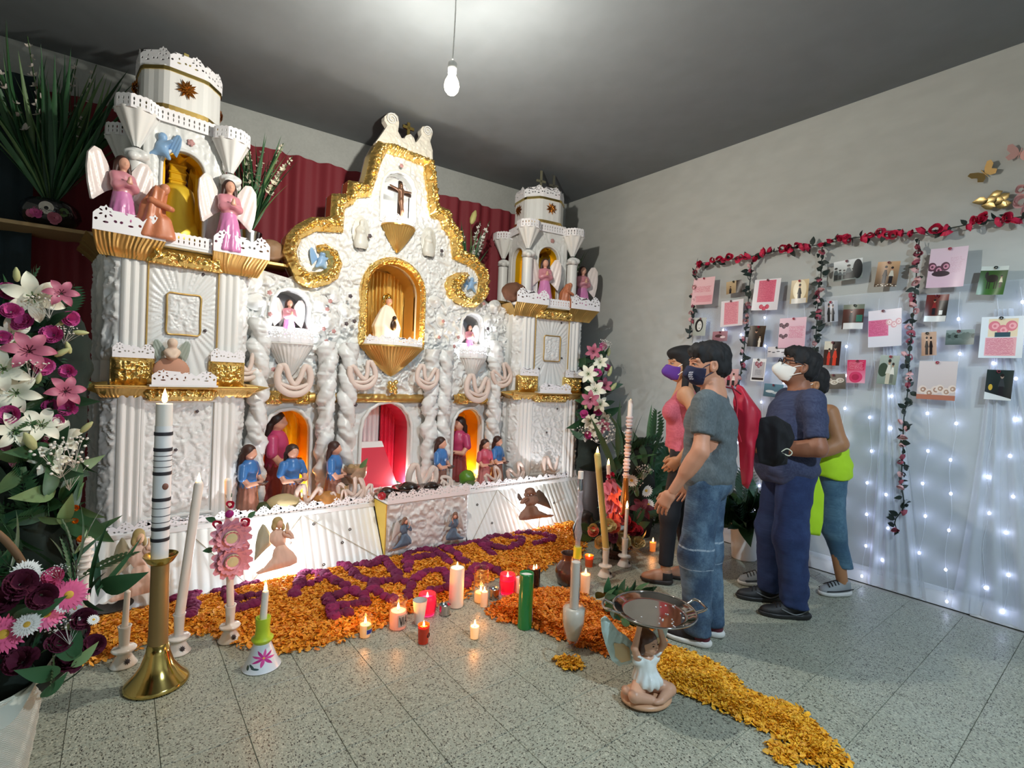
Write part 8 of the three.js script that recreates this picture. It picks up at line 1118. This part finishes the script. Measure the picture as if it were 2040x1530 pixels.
{ // his glasses
  const g = (m) => m.applyMatrix4(man.HM), fm = mat(0x1a1a20, { roughness: 0.3 });
  const ring = (s) => tube(Array.from({ length: 14 }, (_, k) => [s * 0.034 + 0.024 * Math.cos(k * 0.449), 0.012 + 0.018 * Math.sin(k * 0.449), 0.104 - Math.abs(0.024 * Math.cos(k * 0.449)) * 0.2]), 0.0032, 40, 5, true);
  part(man.t, 'glasses', g(join(ring(1), ring(-1), tube([[-0.01, 0.016, 0.106], [0, 0.02, 0.11], [0.01, 0.016, 0.106]], 0.002, 6, 5), ...[-1, 1].map((s) => tube([[s * 0.058, 0.018, 0.098], [s * 0.08, 0.02, 0.05], [s * 0.083, 0.015, -0.01]], 0.0032, 8, 5)))), fm);
}
// the woman in pink
const longHair = minus(blend(0.025, ell(0, 0.05, -0.026, 0.09, 0.09, 0.108), cap(0, 0.0, -0.085, 0.07, 0.02, -0.3, -0.1, 0.045), cap(0.07, 0.0, -0.02, 0.03, 0.09, -0.22, 0.02, 0.02), cap(-0.07, 0, -0.02, 0.03, -0.08, -0.2, 0.0, 0.022), ell(0, 0.085, 0.03, 0.074, 0.044, 0.074)), ell(0, -0.035, 0.105, 0.068, 0.085, 0.068));
person('woman in a pink tank top, black leggings and a purple face mask', [3.15, -2.04], face(R(18)), {
  height: 1.66, width: 0.84, skin: mat(0xc08c68, { roughness: 0.55 }), hair: longHair, look: R(14), pitch: R(4), mask: mat(0x5a2f8c, { roughness: 0.8 }), maskOut: 0.06,
  arms: [{ side: 1, elbow: [0.21, 1.1, -0.12], wrist: [0.16, 0.9, 0.02], curl: 0.5, front: [0, 0, 1] }, { side: -1, elbow: [-0.2, 1.08, -0.06], wrist: [-0.17, 0.88, 0.04], curl: 0.5, front: [0, 0, 1] }], armR: 0.92,
  top: { m: heather([190, 94, 108]), hem: 0.94, loose: 0.008, bust: true, neck: 0.085, name: 'tank_top', fold: 0.004 }, bottom: { m: mat(0x15161c, { roughness: 0.75 }), hem: 0.13, loose: 0.004, k: 0.95, name: 'leggings', fold: 0.002 }, legs: [[1, 0.0, 0.1], [-1, 0.0, -0.06]],
  shoe: { len: 0.235, sole: mat(0x2a211e, { roughness: 0.6 }), upper: mat(0xa87a60, { roughness: 0.5 }), heel: mat(0x1c1716) },
});
// the woman in lime green
const lime = person('woman in a lime green top and blue jeans standing behind the man in navy', [3.92, -1.41], face(R(-6)), {
  height: 1.55, width: 0.94, skin: M.skinTan, hair: shortHair(-0.03), lean: 0.12, look: R(-10), pitch: R(4), mask: mat(0x8fa9bc, { roughness: 0.8 }), maskOut: 0.06,
  arms: [{ side: 1, elbow: [0.215, 1.05, 0.065], wrist: [0.14, 0.93, 0.31], curl: 0.6, front: [-0.5, 0.5, 0.3] }, { side: -1, elbow: [-0.23, 1.06, 0], wrist: [-0.1, 0.95, 0.2], curl: 0.6, front: [0, 1, 0] }], armR: 1.12,
  top: { m: mat(0xaed81c, { roughness: 0.8 }), hem: 0.86, loose: 0.034, bust: true, neck: 0.08, name: 'top', fold: 0.006 }, bottom: { m: denim([52, 84, 108], [84, 118, 138]), hem: 0.2, loose: 0.006, k: 1.02, name: 'jeans' }, legs: [[1, 0.02, -0.08], [-1, 0, 0.4]],
  shoe: { len: 0.25, sole: mat(0xd6d6d2, { roughness: 0.6 }), upper: mat(0x8f9496, { roughness: 0.6 }), laces: mat(0x1a1c1e), stripe: [[0.04, 0.1], [0.04, 0.04], [0.045, -0.02], [0.055, -0.09]], stripeM: mat(0x14161a) },
});
// things they carry: shapes hang in the plane where they are held
const atDepth = (px, py, d) => ray(px, py).multiplyScalar(d / FOCAL).add(EYE), DOWN = new THREE.Quaternion().setFromRotationMatrix(new THREE.Matrix4().makeBasis(toWorld(1, 0, 0), toWorld(0, 1, 0), toWorld(0, 0, 1)));
const cloth = (name, label, cat, pts, depth, thick, m, fold) => { const W = pts.map(([x, y]) => atDepth(x, y, depth)), c = W.reduce((a, p) => a.addScaledVector(p, 1 / W.length), V(0, 0, 0)), inv = DOWN.clone().invert(), L = W.map((p) => { const q = p.clone().sub(c).applyQuaternion(inv); return [q.x, q.y]; }), h = (x, y, d) => thick * Math.sqrt(smooth(0, thick * 1.2, d)) + fold * noise(x * 14 + 3, y * 9, depth * 5) * smooth(0, 0.03, d) + fold * 0.7 * noise(x * 40, y * 12, depth) * smooth(0, 0.03, d); const f = relief(L, [], 0.008, h, 0, undefined), b = relief(L, [], 0.008, (x, y, d) => -h(x + 0.4, y, d), 0, undefined), o = solo(name, label, cat, join(f, b), m, c.toArray()); o.quaternion.copy(DOWN); return o; };
{
  const t = thing('drawstring_bag', 'red drawstring bag hanging from the boy\'s shoulder', 'bag', [0, 0, 0]), red = mat(0xb31c34, { roughness: 0.45, sheen: 0.4, sheenColor: new THREE.Color(0xff6070) });
  const body = cloth('bag_shape', '', '', [[1468, 765], [1480, 770], [1494, 790], [1516, 820], [1518, 846], [1508, 880], [1502, 915], [1500, 950], [1490, 975], [1478, 965], [1474, 930], [1472, 890], [1466, 850], [1460, 800]], 2.93, 0.045, red, 0.014); scene.remove(body);
  t.position.copy(body.position); t.quaternion.copy(DOWN); part(t, 'body', body.geometry, red);
  const P = (px, py, d) => atDepth(px, py, d).sub(t.position).applyQuaternion(DOWN.clone().invert()); part(t, 'strap', tube([P(1458, 768, 2.84), P(1468, 800, 2.84), P(1467, 845, 2.85), P(1476, 880, 2.88)], 0.006, 20, 6), red); part(t, 'strap', tube([P(1440, 770, 2.8), P(1462, 775, 2.84), P(1476, 785, 2.88)], 0.005, 16, 6), mat(0x7a1428, { roughness: 0.6 }));
}
{ const j = cloth('folded_jacket', 'black jacket folded over the man\'s bent arm', 'jacket', [[1516, 832], [1545, 828], [1575, 846], [1584, 872], [1572, 896], [1568, 925], [1540, 930], [1512, 922], [1506, 890], [1508, 855]], 2.9, 0.07, mat(0x0c0c10, { roughness: 0.85 }), 0.02); const c = j.position, P = (px, py) => atDepth(px, py, 2.825).sub(c).applyQuaternion(DOWN.clone().invert()); const cord = tube([P(1556, 900), P(1568, 894), P(1578, 902), P(1572, 908), P(1558, 902)], 0.0035, 20, 5); part(j, 'cord', cord, mat(0xd3d0b8, { roughness: 0.7 })); }
cloth('neon_cloth', 'lime green cloth hanging down beside the jeans of the woman behind the man', 'cloth', [[1604, 960], [1630, 945], [1642, 985], [1640, 1040], [1634, 1068], [1608, 1064], [1600, 1020]], 3.22, 0.014, mat(0xaed81c, { roughness: 0.8 }), 0.006);
// ------------------------------------------------------------------ the seated angel holding up a silver tray
{
  const b = atFloor(1284, 1392), z = b.z, top = atFront(1300, 1248, z).y, t = thing('tray_angel', 'plaster angel in a white dress kneeling with both arms raised under a tray', 'statue', [b.x, 0, z], R(-18)), k = top * 1.13;
  const bisque = mat(0xd0a083, { roughness: 0.35, clearcoat: 0.25 }), baseM = mat(0xcfa07a, { roughness: 0.4, clearcoat: 0.2 }), dress = mat(0xe4ebe8, { roughness: 0.22, clearcoat: 0.6 }), hair = mat(0x4a2a1c, { roughness: 0.35, clearcoat: 0.4 });
  const S = (g) => g.scale(k, k, k);
  const bf = blend(0.03, ell(0, 0.05, 0.03, 0.33, 0.075, 0.27)); part(t, 'base', S(skin((x, y, q) => Math.max(bf(x, y, q), -y), [-0.36, -0.02, -0.28], [0.36, 0.16, 0.34], 0.012)), baseM);
  const arm = (s) => [cap(s * 0.12, 0.52, 0, 0.055, s * 0.215, 0.69, 0.05, 0.042), cap(s * 0.215, 0.69, 0.05, 0.043, s * 0.15, 0.9, 0.03, 0.03), ell(s * 0.145, 0.935, 0.03, 0.035, 0.045, 0.032)], fingers = (s) => [0, 1, 2, 3].map((i) => cap(s * (0.12 + i * 0.018), 0.955, 0.045 - i * 0.004, 0.011, s * (0.1 + i * 0.022), 0.99, 0.05 - i * 0.01, 0.008));
  const legs = [cap(0.09, 0.2, 0.02, 0.1, 0.25, 0.17, 0.16, 0.075), cap(0.25, 0.17, 0.16, 0.075, 0.06, 0.13, 0.25, 0.05), cap(-0.09, 0.2, 0.02, 0.1, -0.25, 0.17, 0.15, 0.078), cap(-0.25, 0.17, 0.15, 0.075, -0.05, 0.13, 0.22, 0.05), ell(0.0, 0.13, 0.27, 0.07, 0.032, 0.036), ell(-0.29, 0.17, 0.02, 0.05, 0.05, 0.07)];
  const hd = blend(0.03, ell(0, 0.71, 0.02, 0.115, 0.125, 0.115), ell(0.05, 0.675, 0.09, 0.036, 0.036, 0.032), ell(-0.05, 0.675, 0.09, 0.036, 0.036, 0.032), ell(0, 0.625, 0.085, 0.036, 0.03, 0.036)), face = minus(minus(blend(0.012, hd, ell(0, 0.688, 0.142, 0.016, 0.018, 0.018), ell(0, 0.652, 0.122, 0.024, 0.008, 0.014), ell(0, 0.64, 0.12, 0.02, 0.008, 0.014)), ell(0.043, 0.725, 0.14, 0.022, 0.013, 0.02)), ell(-0.043, 0.725, 0.14, 0.022, 0.013, 0.02));
  const turnHead = (x, y, q) => { const c = Math.cos(0.35), s = Math.sin(0.35); return face(c * x - s * q, y, s * x + c * q); };
  const turned = (f) => (x, y, q) => { const c = Math.cos(0.35), s = Math.sin(0.35); return f(c * x - s * q, y, s * x + c * q); };
  part(t, 'body', S(skin(blend(0.018, ...legs, ...arm(1), ...arm(-1), ...fingers(1), ...fingers(-1), turnHead, cap(0, 0.5, 0, 0.05, 0, 0.62, 0.01, 0.05), cap(0, 0.2, 0, 0.12, 0, 0.5, 0, 0.1)), [-0.4, 0.04, -0.2], [0.4, 1.02, 0.36], 0.0085)), bisque);
  const dr = blend(0.05, cap(0, 0.28, 0.0, 0.165, 0, 0.5, 0, 0.105), ell(0, 0.27, 0.09, 0.17, 0.1, 0.12), ell(0.12, 0.5, 0.0, 0.075, 0.06, 0.07), ell(-0.12, 0.5, 0.0, 0.075, 0.06, 0.07)), ruff = (x, y, q) => dr(x, y, q) + 0.01 * Math.sin(Math.atan2(q, x) * 13) * smooth(0.45, 0.2, y) + 0.006 * noise(x * 22, y * 8, q * 22);
  part(t, 'dress', S(skin((x, y, q) => Math.max(ruff(x, y, q), 0.215 + 0.02 * Math.sin(Math.atan2(q, x) * 9) - y, -(Math.hypot(x, (y - 0.62) * 1.1, q - 0.03) - 0.105)), [-0.3, 0.16, -0.22], [0.3, 0.6, 0.3], 0.0095)), dress);
  for (const s of [-1, 1]) part(t, 'sleeve_ruffle', S(xf(new THREE.TorusGeometry(0.055, 0.016, 8, 20), [s * 0.155, 0.565, 0.018], [1.1, s * 0.5, 0])), dress);
  part(t, 'hair', S(skin(turned(minus(blend(0.03, ell(0, 0.76, -0.01, 0.128, 0.1, 0.125), ell(0, 0.68, -0.06, 0.118, 0.1, 0.085), ell(0.11, 0.66, 0.0, 0.04, 0.07, 0.05), ell(-0.11, 0.66, 0.0, 0.04, 0.07, 0.05), ell(0, 0.84, -0.05, 0.07, 0.04, 0.06)), ell(0, 0.69, 0.13, 0.1, 0.09, 0.09))), [-0.2, 0.54, -0.2], [0.2, 0.92, 0.2], 0.0095)), hair);
  for (const s of [-1, 1]) { const q = V(s * 0.043, 0.725, 0.118).applyAxisAngle(V(0, 1, 0), 0.35); part(t, 'eye', S(ball(0.014, q.x, q.y, q.z, 1.2, 0.7, 1, 10)), M.darkBronze); const br = [0, 1, 2].map((i) => V(s * (0.02 + i * 0.022), 0.748 + (i === 1 ? 0.006 : 0), 0.127 - i * 0.008).applyAxisAngle(V(0, 1, 0), 0.35)); part(t, 'eyebrow', S(taper(br, 0.004, 0.002, 6, 5)), hair); }
  { const q = V(0, 0.646, 0.131).applyAxisAngle(V(0, 1, 0), 0.35); part(t, 'lips', S(ball(0.012, q.x, q.y, q.z, 1.5, 0.5, 0.6, 10)), mat(0xb86a60, { roughness: 0.3 })); }
  const wp = [[0, 0], [0.06, 0.14], [0.16, 0.24], [0.26, 0.3], [0.36, 0.42], [0.44, 0.5], [0.5, 0.46], [0.48, 0.3], [0.42, 0.12], [0.34, -0.06], [0.24, -0.14], [0.12, -0.12], [0.03, -0.06]], wingM = mat(0xb7cfca, { roughness: 0.25, clearcoat: 0.5 }), wingIn = mat(0xd2b98a, { roughness: 0.3, clearcoat: 0.4 });
  for (const s of [-1, 1]) {
    const sh = wp.map(([x, y]) => [x * s, y]), w = part(t, 'wing', S(relief(sh, [], 0.016, (x, y, d) => 0.02 * smooth(0, 0.04, d) + 0.008 * Math.sin(Math.abs(x) * 60 + y * 30) * smooth(0, 0.05, d), 0, -0.02, 1)), wingM, { at: [s * 0.05 * k, 0.5 * k, -0.11 * k], rot: [0, s * 0.25, 0] });
    part(w, 'wing_patch', S(relief([[0.1, -0.05], [0.12, 0.1], [0.2, 0.16], [0.33, 0.17], [0.3, 0.0], [0.22, -0.08]].map(([x, y]) => [x * s, y]), [], 0.014, (x, y, d) => 0.028 + 0.012 * smooth(0, 0.04, d), 0, 0, 1)), wingIn);
  }
  part(t, 'scalloped_dish', S(grid((u, v) => { const a = u * 6.2832, r = v * 0.3 * (1 + 0.06 * Math.cos(a * 9) * v), y = 0.985 + 0.035 * v * v + 0.008 * Math.cos(a * 9) * v; return [r * Math.cos(a), y, r * Math.sin(a) * 0.9]; }, 90, 10)), mat(0xe6d9b4, { roughness: 0.35, clearcoat: 0.4 }));
  // silver tray lying on the dish
  const c = atFront(1304, 1206, z - 0.01), D = 0.182, ty = k * 1.03, tr = thing('silver_tray', 'round silver tray with a looped handle resting on the raised hands of the plaster angel', 'tray', [c.x, ty, z - 0.01], R(10)), silver = mat(0xb5b1ab, { metalness: 1, roughness: 0.07 });
  part(tr, 'plate', lathe([[0, 0], [D * 0.72, 0.001], [D * 0.8, 0.006], [D * 0.9, 0.014], [D * 0.97, 0.018], [D, 0.022], [D * 1.01, 0.019], [D * 0.96, 0.012], [D * 0.82, 0.001], [D * 0.7, -0.004], [0, -0.005]], 72), silver);
  part(tr, 'rim', mv(new THREE.TorusGeometry(D, 0.0045, 8, 72).rotateX(Math.PI / 2), 0, 0.02, 0), silver);
  for (const s of [-1, 1]) part(tr, 'handle', tube([[s * D * 0.95, 0.02, -0.045], [s * (D + 0.035), 0.034, -0.05], [s * (D + 0.055), 0.03, 0], [s * (D + 0.035), 0.034, 0.05], [s * D * 0.95, 0.02, 0.045]].map(([x, y, q], i) => [x, y + 0.004 * (i % 2), q]), 0.006, 40, 8), silver, { rot: [0, R(-42), 0] });
  for (let i = 0; i < 22; i++) { const a = rr(-0.6, 3.4), r = D * rr(0.25, 0.85); part(tr, 'water_drop', ball(rr(0.003, 0.0055), r * Math.cos(a), 0.002 + (r > D * 0.72 ? 0.006 : 0), r * Math.sin(a), 1, 0.6, 1, 8), new THREE.MeshPhysicalMaterial({ color: 0xffffff, roughness: 0.02, metalness: 0.6, clearcoat: 1 })); }
}
const renderer = new THREE.WebGLRenderer({ antialias: true });
renderer.shadowMap.enabled = true;
renderer.toneMapping = THREE.LinearToneMapping;
renderer.toneMappingExposure = EXPOSURE;
renderer.render(scene, camera);
